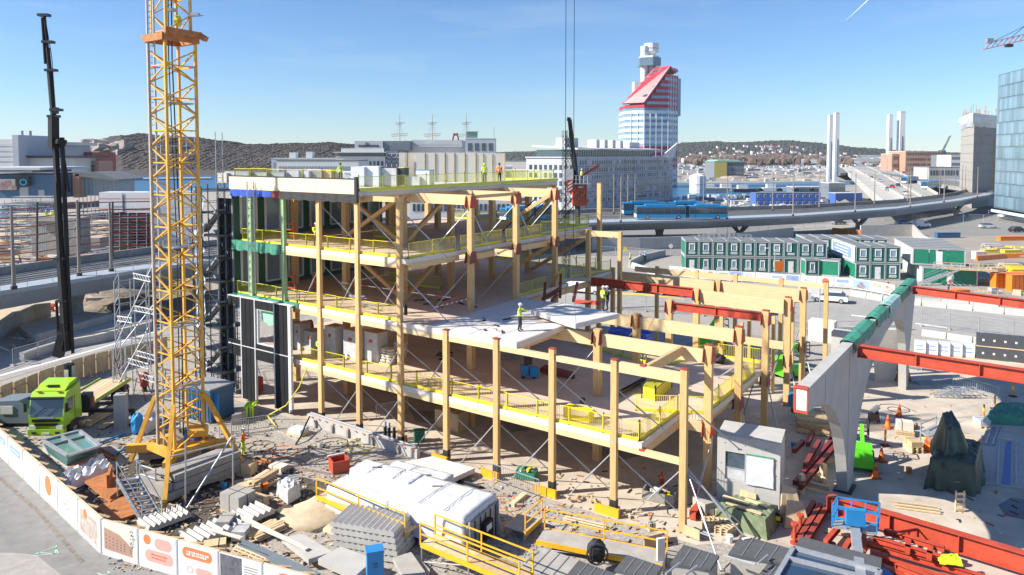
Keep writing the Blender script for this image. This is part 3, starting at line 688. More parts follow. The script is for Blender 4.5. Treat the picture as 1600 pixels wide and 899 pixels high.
obj('hanging_net',MB().ext([B(-1.66,.05,7.75),B(-1.2,.05,7.75),B(-1.2,.1,6.75),B(-1.4,.02,6.55),B(-1.66,.1,6.9)],(V2.x*.04,V2.y*.04,0)),mat('pale green net',(.30,.62,.42),.6,var=.2,scale=3,bump=.4),tim)
fpanel('trim',-2.62,-.62,4.552,4.615,-.32,.16,'facade_w');fpanel('trim',-2.62,-.62,8.502,8.56,-.34,.3,'facade_w')
for z,i0,i1 in((LV[3],-2.55,-1.03),(LV[2],-2.55,-.55)):
 mb=MB();n=14
 for k in range(n):
  a=i0+(i1-i0)*k/n;b=i0+(i1-i0)*(k+1)/n;s0,s1=.07*math.sin(k*1.9),.07*math.sin((k+1)*1.9)
  h=.72 if z>10 else .30
  mb.add([B(a,-.02+s0,z+.05),B(b,-.02+s1,z+.05),B(b,-.06+s1,z-h+s1),B(a,-.06+s0,z-h+s0)],[(0,3,2,1)]);mb.add([B(a,.3,z+.06),B(b,.3,z+.06),B(b,-.02+s1,z+.05),B(a,-.02+s0,z+.05)],[(0,3,2,1)])
 obj('edge_net',mb,M['green_n'],tim)
for z in(LV[2],LV[3]):
 wl=obj('end_wall',MB().ext([B(-2.62,.4,z),B(-2.62,17.5,z),B(-2.62,17.5,z+4.0),B(-2.62,.4,z+4.0)],(-U2.x*.25,-U2.y*.25,0)),M['sheath_g'],tim)
 for k in range(7):
  d0=1.0+k*2.4;fr=MB();a=Vector((U2.x,U2.y,0))
  for(p,q)in(((d0,z+.5),(d0+1.5,z+.5)),((d0,z+3.6),(d0+1.5,z+3.6)),((d0,z+.5),(d0,z+3.6)),((d0+1.5,z+.5),(d0+1.5,z+3.6))):
   fr.bar(B(-2.59,p[0],p[1]),B(-2.59,q[0],q[1]),.14,.14)
  obj('window_frame',fr,M['white'],wl);obj('pane',MB().ext([B(-2.61,d0+.07,z+.57),B(-2.61,d0+1.43,z+.57),B(-2.61,d0+1.43,z+3.53),B(-2.61,d0+.07,z+3.53)],(a.x*.02,a.y*.02,0)),M['win_l'],wl)
obj('plinth_wall',MB().ext([B(-.1,-.75,0),B(2.6,-.75,0),B(2.6,-.75,.62),B(-.1,-.75,.80)],(V2.x*.3,V2.y*.3,0)),M['conc_l'],tim)
for i in(.15,.6,1.0,1.6,2.2):obj('plinth_rib',MB().box(B(i,-.82,.3),(.18,.16,.55),ANG),M['conc_d'],tim)
mb=MB()
for k in range(14):mb.box(B(.05+k*.19,-.82,.72-.012*k),(.16,.05,.07),ANG+random.uniform(-.3,.3))
tag(obj('starter_clip',mb,M['orange'],tim),kind='stuff')
obj('edge_pipe',MB().cyl(B(-.05,-.5,.86),B(2.6,-.5,.70),.07,8),M['steel'],tim)
for i in(3,4,5,6):
 fb=MB();c=B(i,-.35,.26);fb.box(c,(1.25 if i<5 else 1.5,.16,.5),ANG);obj('formwork_box',fb,M['orange_y'],tim)
GM={}
def panel_mesh(w,m,hh=1.02):
 key=(round(w,2),m)
 if key not in GM:
  mb=MB();mb.bar((0,0,hh),(w,0,hh),.035);mb.bar((0,0,.16),(w,0,.16),.03);mb.bar((.02,0,.16),(.02,0,hh),.04);mb.bar((w-.02,0,.16),(w-.02,0,hh),.04)
  n=max(2,int(w/.125))
  for k in range(1,n):mb.bar((w*k/n,0,.16),(w*k/n,0,hh),.016)
  GM[key]=mb.mesh('mesh_panel',M[m])
  GM[key,'t']=MB().box((w/2,-.02,.085),(w-.02,.03,.15)).mesh('toe_board',M[m])
 return GM[key],GM[key,'t']
GP=MB().box((0,.03,.58),(.05,.05,1.16)).box((0,.05,.02),(.12,.2,.04)).mesh('post',M['dark'])
def guard(label,a,b,m='yellow',group='yellow edge guardrails of the timber building',gaps=()):
 a,b=Vector(a),Vector(b);L=(b-a).length;an=math.atan2(b.y-a.y,b.x-a.x);n=max(1,round(L/2.3));w=L/n
 t=thing('edge_guardrail',label,'guardrail',a,an,group);pm,tm=panel_mesh(w,m)
 for k in range(n+1):obj('post',GP,None,t,(k*w-(.03 if k==n else-.03),0,0))
 for k in range(n):
  if k in gaps:continue
  z=0.03 if k%3==1 else 0
  obj('mesh_panel',pm,None,t,(k*w,0,z));obj('toe_board',tm,None,t,(k*w,0,0))
 return t
guard('yellow mesh guardrail along the front edge of the lowest timber deck, left half',B(-.55,.28,LV[1]),B(2.95,.28,LV[1]))
guard('yellow mesh guardrail along the front edge of the lowest timber deck, right half',B(3.12,.28,LV[1]),B(6.40,.28,LV[1]))
guard('yellow guardrail on the right return of the lowest deck beside the corner column',B(6.40,.4,LV[1]),B(6.40,5.8,LV[1]))
guard('short yellow guardrail set back behind the corner column of the lowest deck',B(5.85,4.6,LV[1]),B(6.75,6.4,LV[1]))
guard('yellow guardrail along the right end edge of the lowest deck',B(6.75,6.5,LV[1]),B(6.75,16.4,LV[1]))
guard('bright yellow barred guardrail across the back corner of the lowest deck',B(5.85,19.3,LV[1]),B(6.75,19.5,LV[1]))
guard('yellow guardrail inside the lowest deck beyond the glulam beam',B(5.0,13.0,LV[1]),B(5.75,19.0,LV[1]),'acid')
guard('yellow guardrail far back on the lowest deck under the white slab',B(2.6,17.2,LV[1]),B(4.9,14.5,LV[1]),'acid')
guard('yellow mesh guardrail along the front edge of the middle deck',B(-.6,.28,LV[2]),B(2.0,.28,LV[2]))
guard('green tinted guardrail along the front edge of the middle deck behind the net',B(-2.5,.28,LV[2]),B(-.65,.28,LV[2]),'acid')
guard('guardrail on the right edge of the middle deck near the lone worker',B(2.40,12.0,LV[2]),B(2.40,16.6,LV[2]),'acid')
guard('short guardrail closing the notch at the right of the middle deck',B(2.40,17.4,LV[2]),B(2.10,21.5,LV[2]),'acid')
guard('guardrail on the far right corner of the middle deck',B(2.10,22.4,LV[2]),B(2.42,28.2,LV[2]),'acid')
guard('fallen looking yellow panel guard across the middle deck interior',B(-.9,10.5,LV[2]),B(.6,11.2,LV[2]),'acid')
guard('guardrail at the back edge of the middle deck',B(-2.4,28.2,LV[2]),B(2.0,28.2,LV[2]),'acid')
guard('yellow mesh guardrail along the front edge of the upper deck',B(-.95,.28,LV[3]),B(1.98,.28,LV[3]))
guard('yellow guardrail along the front edge of the upper deck at its green netted end',B(-2.3,.28,LV[3]),B(-1.0,.28,LV[3]))
guard('yellow guardrail along the right edge of the upper deck, nearest stretch',B(2.16,.5,LV[3]),B(2.16,5.5,LV[3]))
guard('yellow guardrail along the right edge of the upper deck between its two middle columns',B(2.16,6.1,LV[3]),B(2.16,11.3,LV[3]))
guard('yellow guardrail along the right edge of the upper deck before its third column',B(2.16,11.9,LV[3]),B(2.16,17.2,LV[3]))
guard('guardrail on the far right corner of the upper deck by the orange lift box',B(2.0,18.0,LV[3]),B(2.0,26.8,LV[3]),'acid')
guard('guardrail along the back edge of the upper deck',B(-2.4,26.8,LV[3]),B(1.95,26.8,LV[3]),'acid')
guard('yellow guardrail behind the wooden cross on the upper deck',B(-.6,8.2,LV[3]),B(.6,8.2,LV[3]),'acid')
guard('yellow guardrail along the front edge of the roof above the parapet',B(-2.6,.5,LV[4]+.5),B(.55,.5,LV[4]+.5))
guard('yellow guardrail along the stepped side edge of the roof',B(1.02,.4,LV[4]+.06),B(1.02,ENDR-.3,LV[4]+.06),'acid')
guard('yellow guardrail along the back edge of the roof',B(-2.5,ENDR-.2,LV[4]+.06),B(1.0,ENDR-.2,LV[4]+.06),'acid')
obj('roof_edge_pad',MB().ext([B(1.09,.2,LV[4]+.062),B(1.09,ENDR,LV[4]+.062),B(1.09,ENDR,LV[4]+.30),B(1.09,.2,LV[4]+.30)],(U2.x*.05,U2.y*.05,0)),M['acid'],tim)
pp=[(830,484),(883,474.5),(967,490),(899,506)]
pn=thing('deck_panel','white floor panel hanging from crane cables above the middle deck','floor panel',tuple(G(895,489,8.95)))
obj('panel',MB().prism([tuple(G(x,y,9.15))[:2]for x,y in pp],8.82,9.15),M['clt_white'],pn)
obj('edge_block',MB().box(G(958,494,8.95),(.5,.35,.32),ANG),M['white'],pn)
hk=thing('hoist_cables','pair of thin dark crane cables hanging down from above the photo to the white panel','cable',tuple(G(890,489,9.1)))
hb=G(890,489,9.2)
for px in(884,897):
 t=D(px,100,hb.y);obj('cable',MB().cyl((t.x,hb.y,14.2),(t.x,hb.y,62),.022,5),M['cableblk'],hk)
obj('hook_block',MB().box((hb.x,hb.y,14.1),(.7,.25,.35)).cyl((hb.x,hb.y,13.95),(hb.x,hb.y,13.5),.08,6),M['dark'],hk)
sl=MB()
for x,y in((845,484),(883,477),(950,490),(900,503)):sl.cyl((hb.x,hb.y,13.5),G(x,y,9.15),.012,4)
obj('sling',sl,M['dark'],hk)
# far buildings
def block(root,a,b,depth,z1,wall,roofm='roof_l',z0=0.0,name='wall',roof=True,par=0.0):
 a,b=Vector((a[0],a[1])),Vector((b[0],b[1]));d=(b-a).normalized();n=Vector((-d.y,d.x))
 poly=[a,b,b+n*depth,a+n*depth]
 w_=obj(name,MB().prism([tuple(p)for p in poly],z0,z1),M[wall],root)
 if roof:
  c=sum(poly,Vector((0,0)))/4
  r_=obj('roof',MB().prism([tuple(c+(p-c)*1.012)for p in poly],z1+.004,z1+.35+par),M[roofm],root)
 return w_,a,d,n
def winrow(root,a,d,n,x0,x1,count,z0,z1,frac=.6,m='win',proud=.06,skip=0.0,rnd=None,mb=None,frame=None):
 own=mb is None;mb=mb or MB();st=(x1-x0)/count
 for k in range(count):
  if skip and rnd.random()<skip:continue
  p=a+d*(x0+(k+.5)*st)-n*proud;w_=st*frac
  c=(p.x,p.y,(z0+z1)/2);an=math.atan2(d.y,d.x)
  mb.mat(0).box(c,(w_,.1,z1-z0),an)
  if frame:mb.mat(1).box((p.x-n.x*.03,p.y-n.y*.03,z0-.08),(w_*1.15,.2,.14),an)
 mb.mat(0)
 return mb
def far_windows(root,mb,m='win',m2='facade_w'):return tag(obj('window',mb,[M[m],M[m2]],root),kind='stuff')
rnd=random.Random(31)
ca,cb,cl=G(900,330),G(1050,313),None
of=thing('office_building','long grey office slab with small windows and pale roof below the red tower','building',tuple(ca))
w_,a,d,n=block(of,ca,cb,22,18.9,'facade_l','roof_l');L=(Vector(cb[:2])-a).length
mb=MB()
for r in range(6):winrow(of,a,d,n,2,L-2,44,2.6+r*2.75,4.1+r*2.75,.42 if r%2 else .5,mb=mb,skip=.22,rnd=rnd,frame=True)
far_windows(of,mb)
mb=MB()
for z in(2.0,4.7,7.5,10.2,13.0,15.7):mb.bar((a.x-n.x*.06,a.y-n.y*.06,z),((a+d*L).x-n.x*.06,(a+d*L).y-n.y*.06,z),.12,.14)
for k in range(12):q=a+d*(L*k/11)-n*.05;mb.bar((q.x,q.y,0),(q.x,q.y,18.8),.1,.1)
tag(obj('facade_joint',mb,M['facade_s'],of),kind='stuff')
q0=a+d*1+n*2;q1=a+d*(L*.80)+n*2
obj('glazed_attic',MB().prism([tuple(q0),tuple(q1),tuple(q1+n*16),tuple(q0+n*16)],19.26,21.8),M['win'],of)
mb=MB()
for k in range(40):q=q0.lerp(q1,k/39)-n*.1;mb.bar((q.x,q.y,19.3),(q.x,q.y,21.8),.14,.14)
tag(obj('mullion',mb,M['facade_l'],of),kind='stuff')
q0=a-n*.6;q1=a+d*(L*.86)-n*.6
obj('attic_roof',MB().add([(q0.x,q0.y,21.85),(q1.x,q1.y,21.85),(q1.x+n.x*20,q1.y+n.y*20,23.0),(q0.x+n.x*20,q0.y+n.y*20,23.0),(q0.x,q0.y,22.25),(q1.x,q1.y,22.25),(q1.x+n.x*20,q1.y+n.y*20,23.6),(q0.x+n.x*20,q0.y+n.y*20,23.6)],[(3,2,1,0),(4,5,6,7),(0,1,5,4),(1,2,6,5),(2,3,7,6),(3,0,4,7)]),M['roof_l'],of)
for k,(t,w,h)in enumerate(((.10,9,3.4),(.34,2.6,3.0),(.42,2.6,3.0),(.50,2.6,3.0),(.58,2.6,2.8),(.72,9,2.4))):
 q=a+d*(L*t)+n*9;obj('roof_plant',MB().box((q.x,q.y,22.8+h/2),(w,4,h),math.atan2(d.y,d.x)),M['facade_w' if k else 'roof_l'],of)
e0=a+d*(L*.84)-n*1;e1=a+d*(L*1.0)-n*1
obj('roof_wing',MB().ext([(e0.x,e0.y,19.3),(e1.x,e1.y,19.3),(e1.x+d.x*3,e1.y+d.y*3,25.2)],(n.x*.6,n.y*.6,0)),M['facade_w'],of)
a2=a+n*22;d2=-n;n2=d;L2_=22;mb=MB()
for r in range(5):winrow(of,a2,d2,n2,1,L2_-1,9,3+r*2.9,4.7+r*2.9,.55,mb=mb,skip=.15,rnd=rnd)
far_windows(of,mb)
def simple(name,label,x0,x1,ytop,Y,depth,m,roofm='roof_l',ybase=None,rows=0,cols=0,wm='win',cat='building',frac=.6,group=None):
 a=D(x0,245,Y);b=D(x1,245,Y);zt=D(x0,ytop,Y).z;z0=D(x0,ybase,Y).z if ybase else 0
 t=thing(name,label,cat,((a.x+b.x)/2,Y,max(0,z0)),0,group)
 block(t,(a.x,Y),(b.x,Y),depth,zt,m,roofm,max(0,z0))
 if rows:
  mb=MB();h=(zt-max(0,z0))/rows
  for r in range(rows):winrow(t,Vector((a.x,Y)),Vector((1,0)),Vector((0,1)),.5,(b.x-a.x)-.5,cols,max(0,z0)+h*(r+.3),max(0,z0)+h*(r+.75),frac,mb=mb)
  far_windows(t,mb,wm)
 return t
t=simple('hotel_building','white hotel block with dark script sign on its grey top storey',525,602,246,300,20,'facade_w',rows=3,cols=12)
for nm,x0,x1,y0,y1,dy,m in(('glazed_storey',530,601,247,239,1,'win'),('canopy',521,603,239,237.6,-1.5,'roof_l'),('upper_wall',533,600,237.6,232,0,'facade_w'),('sign_wall',554,598,232,220.5,.5,'facade_l'),('slate_roof',598.5,640,235,220.5,1,'facade_s'),('glazed_side',602.5,622,262,235.3,0,'facade_s')):
 p,q=D(x0,y0,300+dy),D(x1,y1,300+dy);obj(nm,MB().box(((p.x+q.x)/2,300+dy+6,(p.z+q.z)/2),(q.x-p.x,12,q.z-p.z-.01)),M[m],t)
mb=MB()
for k in range(26):
 x=560+k*1.25;h=1.8+1.6*abs(math.sin(k*1.9));q=D(x,229-h*.3,300.4);mb.box(q,(.22,.1,h*.26),0).box(q+Vector((.12,0,-h*.1)),(.3,.1,.14))
for k in range(3):q=D(571+k*2,226,300.4);mb.box(q,(.16,.1,1.7))
tag(obj('sign_lettering',mb,M['dark'],t),kind='stuff')
mb=MB()
for y in(244,250,256):
 for x in(604,612,620):q=D(x,y,299.8);mb.box(q,(.3,.3,2.6));mb.box(q+Vector((1,0,1)),(2.2,.3,.25))
obj('fire_stair',mb,M['facade_w'],t)
t=simple('theatre_building','white hall with sloping pale roof left of the grey control room',640,724,231,310,25,'facade_w',rows=2,cols=16,frac=.5)
p,q=D(636,231,309),D(722,219,309);obj('sloped_roof',MB().ext([(p.x,309,p.z+.3),(q.x,309,p.z+.3),(q.x,309,q.z),(p.x+2,309,q.z)],(0,22,0)),M['roof_l'],t)
mb=MB()
for k in range(20):q=D(640+k*4,226,308.9);mb.box(q,(.25,.06,.25))
tag(obj('roof_rivet',mb,M['facade_s'],t),kind='stuff')
t=simple('control_building','grey flat roofed block with small green glass cabin on top',727,774,217.5,290,14,'facade_l',rows=4,cols=4)
p,q=D(729,217,292),D(746,208,292);obj('glass_cabin',MB().box(((p.x+q.x)/2,294,(p.z+q.z)/2+.3),(q.x-p.x,4,q.z-p.z)),M['glass_g'],t);obj('cabin_roof',MB().box(((p.x+q.x)/2,294,q.z+.55),(q.x-p.x+.8,4.8,.3)),M['roof_l'],t)
p=D(772,200,291);obj('antenna',MB().cyl((p.x,291,19),(p.x,291,31),.08,5),M['steel'],t)
sig=thing('roof_emblem','small maroon arch standing on the pale theatre roof','sign',tuple(D(712,219,305)))
p=D(712,214,305);obj('arch',MB().bar(p+Vector((-1.2,0,-1.4)),p+Vector((-.6,0,1.5)),.6).bar(p+Vector((1.2,0,-1.4)),p+Vector((.6,0,1.5)),.6).bar(p+Vector((-.7,0,.9)),p+Vector((.7,0,.9)),.5,.9),M['brick_r'],sig)
simple('low_building','low pale building with green glass front seen over the roof railing',432,560,252,215,14,'facade_w','roofgrey',rows=3,cols=26,wm='win_l')
for x,w in((455,8),(480,7)):pass
simple('car_park_building','low grey flat roofed building left of the white hotel',424,530,248.5,330,20,'facade_l','roof_l',rows=3,cols=22,wm='win_l')
simple('apartment_building','pale block with square windows seen through the upper timber frame',640,800,262,190,14,'facade_w',rows=4,cols=22)
simple('roof_plant_block','small white rooftop box standing left of the hotel sign',452,462,239.5,334,4,'facade_w',ybase=248)
simple('roof_plant_block','white rooftop box with a pole, nearer the hotel sign',478,488,238.5,334,4,'facade_w',ybase=248)
shp=thing('sailing_ship','three masted sailing ship whose bare masts rise behind the white buildings','ship',tuple(D(676,285,420)))
hp=D(600,282,420);hq=D(750,282,420)
obj('hull',MB().ext([(hp.x,420,.2),(hq.x,420,.2),(hq.x+6,420,6),(hp.x-4,420,6)],(0,11,0)),M['facade_w'],shp)
for px,yt in((624.5,178),(675.5,178),(728.5,177)):
 p=D(px,yt,425);m_=obj('mast',MB().cyl((p.x,425,3),(p.x,425,p.z),.42,6,.14),M['brick_o'],shp);mb=MB()
 for y,w in((192,15),(194.3,11),(209.5,26),(212.5,24),(221,28)):
  q=D(px,y,425);mb.bar((q.x-w*.19,425,q.z-.25),(q.x+w*.19,425,q.z+.2),.28)
 obj('yard',mb,M['brick_o'],m_)
 mb=MB()
 for s in(-1,1):
  for k in(6,10):mb.cyl((p.x+s*k,425,5),(p.x,425,p.z-4),.05,3)
 obj('rigging',mb,M['steel'],m_)
TY=440;tx=lambda px:D(px,242,TY).x;tz=lambda y:D(1020,y,TY).z
tw=thing('tower','tall white office tower with red sloping crown and white round shafts on top','tower',(tx(1020),TY,0))
def plan(xl,xr,zz=0):
 xl=max(xl,tx(978));return[(xl,TY+6),(min(max(xl,tx(1005)),tx(1043)),TY-2),(tx(1043),TY),(tx(1064),TY+10),(tx(1064),TY+30),(xl,TY+30)]
zl,zh=tz(160),tz(107)
def inset(poly,k):
 c=Vector((sum(p[0]for p in poly)/len(poly),sum(p[1]for p in poly)/len(poly)));return[tuple(c+(Vector(p)-c)*k)for p in poly]
nst=20;st=zh/nst
for k in range(nst):
 z0=k*st;zc=z0+st
 xl=tx(978)if zc<=zl else tx(978)+(tx(1040)-tx(978))*(zc-zl)/(zh-zl)
 if tx(1043)-xl<1.5:continue
 fz=max(0,(zc-zl)/(zh-zl));xb,xf=tx(978+50*fz),tx(1005+39*fz);pl=[(xb,TY+6+2*fz),(xf,TY-2),(max(tx(1043),xf+.3),TY),(tx(1064),TY+10),(tx(1064),TY+30),(xb,TY+30)];red=z0>tz(176)-1 or(tz(235)>z0 and k>2)
 pl=[p for j,p in enumerate(pl)if j==0 or(Vector(p)-Vector(pl[j-1])).length>.2]
 obj('window_band',MB().prism(inset(pl,.985),z0,z0+st*.48),M['win_l'],tw)
 obj('spandrel',MB().prism(pl,z0+st*.48+.003,z0+st-.003),M['tower_r' if red else 'tower_w'],tw)
mb=MB()
for k in range(5):x=tx(1005)+(tx(1043)-tx(1005))*k/4;mb.bar((x,TY-2.2+2*k/4,0),(x,TY-2.2+2*k/4,tz(178)),.3)
for k in range(1,5):x=tx(1043)+(tx(1064)-tx(1043))*k/4;y=TY+10*k/4-.2;mb.bar((x,y,0),(x,y,zh-3),.35)
for k in range(1,3):x=tx(978)+(tx(1005)-tx(978))*k/3;mb.bar((x,TY+6-8*k/3-.2,0),(x,TY+6-8*k/3-.2,tz(176)),.3)
obj('mullion',mb,M['tower_w'],tw)
s0,s1=(tx(977.5),zl-.6),(tx(1042),zh+.4);qa,qb,qc,qd=Vector((tx(977),TY+5.5,zl-1)),Vector((tx(1005.5),TY-2.8,zl-1)),Vector((tx(1046),TY-2.8,zh+.5)),Vector((tx(1027.5),TY+8,zh+.5));sv=Vector((s1[0]-s0[0],0,s1[1]-s0[1]))
obj('red_slope',MB().ext([qa,qb,qc,qd],(-.7,-.5,.7)),M['tower_r'],tw);obj('roof_cap',MB().prism([tuple(qd.xy),tuple(qc.xy),(tx(1064),TY+10),(tx(1064),TY+30),(qd.x,TY+30)],zh-1,zh+.4),M['tower_r'],tw)
mb=MB()
for k in range(1,8):
 o_=Vector((-.75,-.55,.75));mb.bar(qa.lerp(qd,k/8)+o_,qb.lerp(qc,k/8)+o_,.16,.16)
for e_ in(0,.5,1):mb.bar(qa.lerp(qb,e_)+o_,qd.lerp(qc,e_)+o_,.38,.3)
obj('slope_rib',mb,M['tower_w'],tw)
mb=MB()
for k in(1.5,3.5,5.5,7):
 a0,a1=(k-.28)/8,(k+.28)/8;mb.ext([qa.lerp(qd,a0).lerp(qb.lerp(qc,a0),.08)+o_*.95,qa.lerp(qd,a0).lerp(qb.lerp(qc,a0),.92)+o_*.95,qa.lerp(qd,a1).lerp(qb.lerp(qc,a1),.92)+o_*.95,qa.lerp(qd,a1).lerp(qb.lerp(qc,a1),.08)+o_*.95],(-.1,-.08,.1))
obj('slope_window',mb,M['win'],tw)
obj('service_stack',MB().box((tx(1060),TY+18,tz(150)),(7,14,tz(120)-tz(180))).cyl((tx(1057),TY+18,zh-1),(tx(1057),TY+18,zh+2),3.2,10),M['facade_l'],tw)
for px,yt,r,yo in((1023,63,4.2,14),(1011,68,2.2,12)):
 x=tx(px);obj('round_shaft',MB().cyl((x,TY+yo,tz(140)),(x,TY+yo,tz(yt+17)),r*.62 if px>1015 else r,14).cyl((x,TY+yo,tz(yt+17)),(x,TY+yo,tz(yt+13)),r*.62 if px>1015 else r,14,r*1.05).cyl((x,TY+yo,tz(yt+13)),(x,TY+yo,tz(yt)),r*1.05,14),M['white'],tw)
 obj('shaft_ring',MB().cyl((x,TY+yo,tz(yt+8.5)),(x,TY+yo,tz(yt+8)),r*1.1,14),M['facade_s'],tw)
x0,x1,x2=tx(1002),tx(1022),tx(1036)
ob=obj('observation_deck',MB().prism([(x0,TY+9),(x1,TY+6),(x2,TY+9),(x2,TY+19),(x0,TY+19)],tz(100),tz(87)),M['glass_t'],tw)
obj('deck_roof',MB().prism([(x0+1,TY+10),(x1,TY+7),(x2-1,TY+10),(x2-1,TY+18),(x0+1,TY+18)],tz(87)+.01,tz(84)),M['white'],ob)
obj('left_turret',MB().box((tx(1001),TY+14,tz(137)),(5,8,tz(126)-tz(150))),M['white'],tw)
si=thing('silo','white round storage tank by the water below the tower','tank',tuple(G(1090,302)))
p=G(1090,302);obj('shell',MB().cyl((p.x,p.y,0),(p.x,p.y,9),4.2,16).cyl((p.x,p.y,9),(p.x,p.y,10.6),4.2,16,.4),M['white'],si);obj('ring',MB().cyl((p.x,p.y,4.4),(p.x,p.y,4.9),4.26,16),M['facade_l'],si)
for k,(px,py,l,m)in enumerate(((1113,300,17,'facade_s'),(1140,299,14,'facade_w'),(1166,301,13,'dark'),(1210,299,12,'facade_w'))):
 p=G(px,py);b_=thing('boat',['dark boat moored left of the white launch on the river','white launch moored on the blue river','black boat moored near the quay posts','pale boat moored behind the blue cabins'][k],'boat',(p.x,p.y,.13),0,'boats moored on the river')
 obj('hull',MB().ext([(p.x-l/2,p.y,.13),(p.x+l/2,p.y,.13),(p.x+l/2+1.5,p.y,1.9),(p.x-l/2,p.y,1.9)],(0,3.6,0)),M[m],b_);obj('wheelhouse',MB().box((p.x-l*.12,p.y+1.8,2.9),(l*.4,2.6,2.0)),M['white'],b_);obj('mast',MB().cyl((p.x,p.y+1.8,3.9),(p.x,p.y+1.8,8),.07,4),M['steel'],b_)
simple('hall','yellow and grey hall with pale green roof across the river',1116,1163,253.5,640,30,'facade_s','roof_l',rows=3,cols=9)
p,q=D(1115,253.5,639),D(1164,250,639);tg=thing('hall_roof','pale green pitched roof over the yellow hall','roof',(p.x,639,p.z));obj('pitch',MB().ext([(p.x,639,p.z+.4),(q.x,639,p.z+.4),(q.x-7,639,q.z),(p.x+5,639,q.z)],(0,30,0)),mat('verdigris roof',(.30,.50,.40),.7),tg);obj('end_wall',MB().box((p.x+6,638.8,p.z/2+.1),(11,.4,p.z*.98)),mat('yellow plaster',(.42,.36,.10),.8),tg)
simple('brick_block','long orange brick block beyond the bridge',1415,1473,237,640,30,'brick_o','facade_w',rows=5,cols=22,frac=.45)
simple('brick_block','low pink brick block between the white pylons',1394,1404,241,650,20,'brick_o','facade_w',rows=3,cols=4)
simple('white_block','white office block at the foot of the distant crane',1486,1506,243,600,20,'facade_w',rows=4,cols=8)
simple('depot_building','dark roofed depot under the bridge ramp beyond the brick block',1476,1490,243,620,20,'facade_s','facade_s')
simple('beige_block','low beige block beside the tram tracks',1452,1500,262,420,16,'conc_l','roofgrey',rows=2,cols=10)
simple('orange_roof_shed','long low orange shed on the far shore right of the yellow hall',1245,1300,248.2,1700,30,'brick_o','facade_w')
simple('quay_shed','dark open shed at the river end of the bridge ramp',1296,1322,287,330,10,'facade_s','roof_l',rows=1,cols=4)
simple('terminal_shed','long low grey quay shed left of the bridge pylons',1240,1300,293,380,9,'facade_s','roof_l',rows=1,cols=14)
cp,cq,cr_=G(1508,322),G(1518,326),G(1552,321)
core=thing('concrete_core','bare concrete tower core with white wrapped working platform at its head','tower',tuple(cq))
hc=D(1518,196,cq.y).z;v_=Vector((cp.x-cq.x,cp.y-cq.y));bk=[tuple(cq)[:2],tuple(cr_)[:2],(cr_.x+v_.x*4,cr_.y+30),(cp.x+v_.x*2,cp.y+24)]
obj('shaft',MB().prism(bk,0,hc),M['conc'],core)
mb=MB()
for k in range(1,9):
 z=hc*k/9;mb.bar((cq.x,cq.y-.06,z),(cr_.x,cr_.y-.06,z),.1,.12);mb.bar((cq.x-.05,cq.y,z),(bk[3][0]-.05,bk[3][1],z),.1,.12)
obj('pour_joint',mb,M['conc_d'],core)
mb=MB()
for k in range(7):
 z=6+k*(hc-9)/7;q=cq.lerp(cr_,.93);mb.box((q.x,q.y-.2,z),(2.4,.4,2.6));
 for s in(-1,0,1):mb.box((q.x,q.y-.45,z+s*.8),(2.4,.1,.2))
obj('timber_infill',mb,M['ply'],core)
wr=MB();cx=sum(p[0]for p in bk)/4;cy=sum(p[1]for p in bk)/4;rw=random.Random(3);n_w=28
for lev,(zz,sc_)in enumerate(((hc-.4,1.02),(hc+1.2,1.10),(hc+2.8,1.14),(hc+4.4,1.15))):
 for k in range(n_w):
  t_=k/n_w*4;j=int(t_)%4;p=Vector(bk[j]).lerp(Vector(bk[(j+1)%4]),t_-int(t_));s=sc_*(1+rw.uniform(-.035,.035));wr.v.append((cx+(p.x-cx)*s,cy+(p.y-cy)*s,zz+rw.uniform(-.3,.3)))
for lev in range(3):
 for k in range(n_w):a_=lev*n_w+k;b_=lev*n_w+(k+1)%n_w;wr.f.append([a_,b_,b_+n_w,a_+n_w]);wr.m.append(0)
wr.f.append([3*n_w+k for k in range(n_w)]);wr.m.append(0)
obj('wrapped_platform',wr,M['wrap'],core)
obj('platform_soffit',MB().prism(inset(bk,1.0),hc+.003,hc+.3),M['dark'],core)
mb=MB()
for k in range(46):
 t_=rw.random()*4;j=int(t_);p=Vector(bk[j]).lerp(Vector(bk[(j+1)%4]),t_-j);p=Vector((cx,cy)).lerp(p,.95);h=rw.uniform(1,4.2);mb.bar((p.x,p.y,hc+4.4),(p.x+rw.uniform(-.4,.4),p.y,hc+4.6+h),.14)
tag(obj('rebar',mb,M['rust'],core),kind='stuff')
obj('ground_hut',MB().box((cr_.x-3,cr_.y-3,1.6),(7,3,3.2)),M['facade_w'],core)
ga,gb=Vector((tuple(D(1556,242,235))[0],235)),Vector((tuple(D(1650,242,196))[0],196))
gt_=thing('glass_tower','pale blue glass office tower cut by the right edge of the photo','tower',(gb.x,gb.y,0))
zt=D(1556,117,235).z;d_=(gb-ga).normalized();n_=Vector((-d_.y,d_.x));Lg=(gb-ga).length
obj('core_wall',MB().prism([tuple(ga+n_*.4),tuple(gb+n_*.4),tuple(gb+n_*25+d_*10),tuple(ga+n_*22)],3.4,zt),M['glass_t'],gt_)
nst=11;hs=(zt-3.4)/nst;NC=22
pm=MB().box((0,0,hs/2),(Lg/NC-.10,.12,hs-.24)).mesh('pane',M['glass_t'])
for r in range(nst):
 for c in range(NC):
  p=ga+d_*(Lg*(c+.5)/NC);o=obj('pane',pm,None,gt_,Vector((p.x,p.y,3.4+r*hs))-gt_.location,math.atan2(d_.y,d_.x))
mb=MB()
for r in range(nst+1):mb.bar((ga.x-n_.x*.02,ga.y-n_.y*.02,3.4+r*hs-.11),(gb.x-n_.x*.02,gb.y-n_.y*.02,3.4+r*hs-.11),.2,.18)
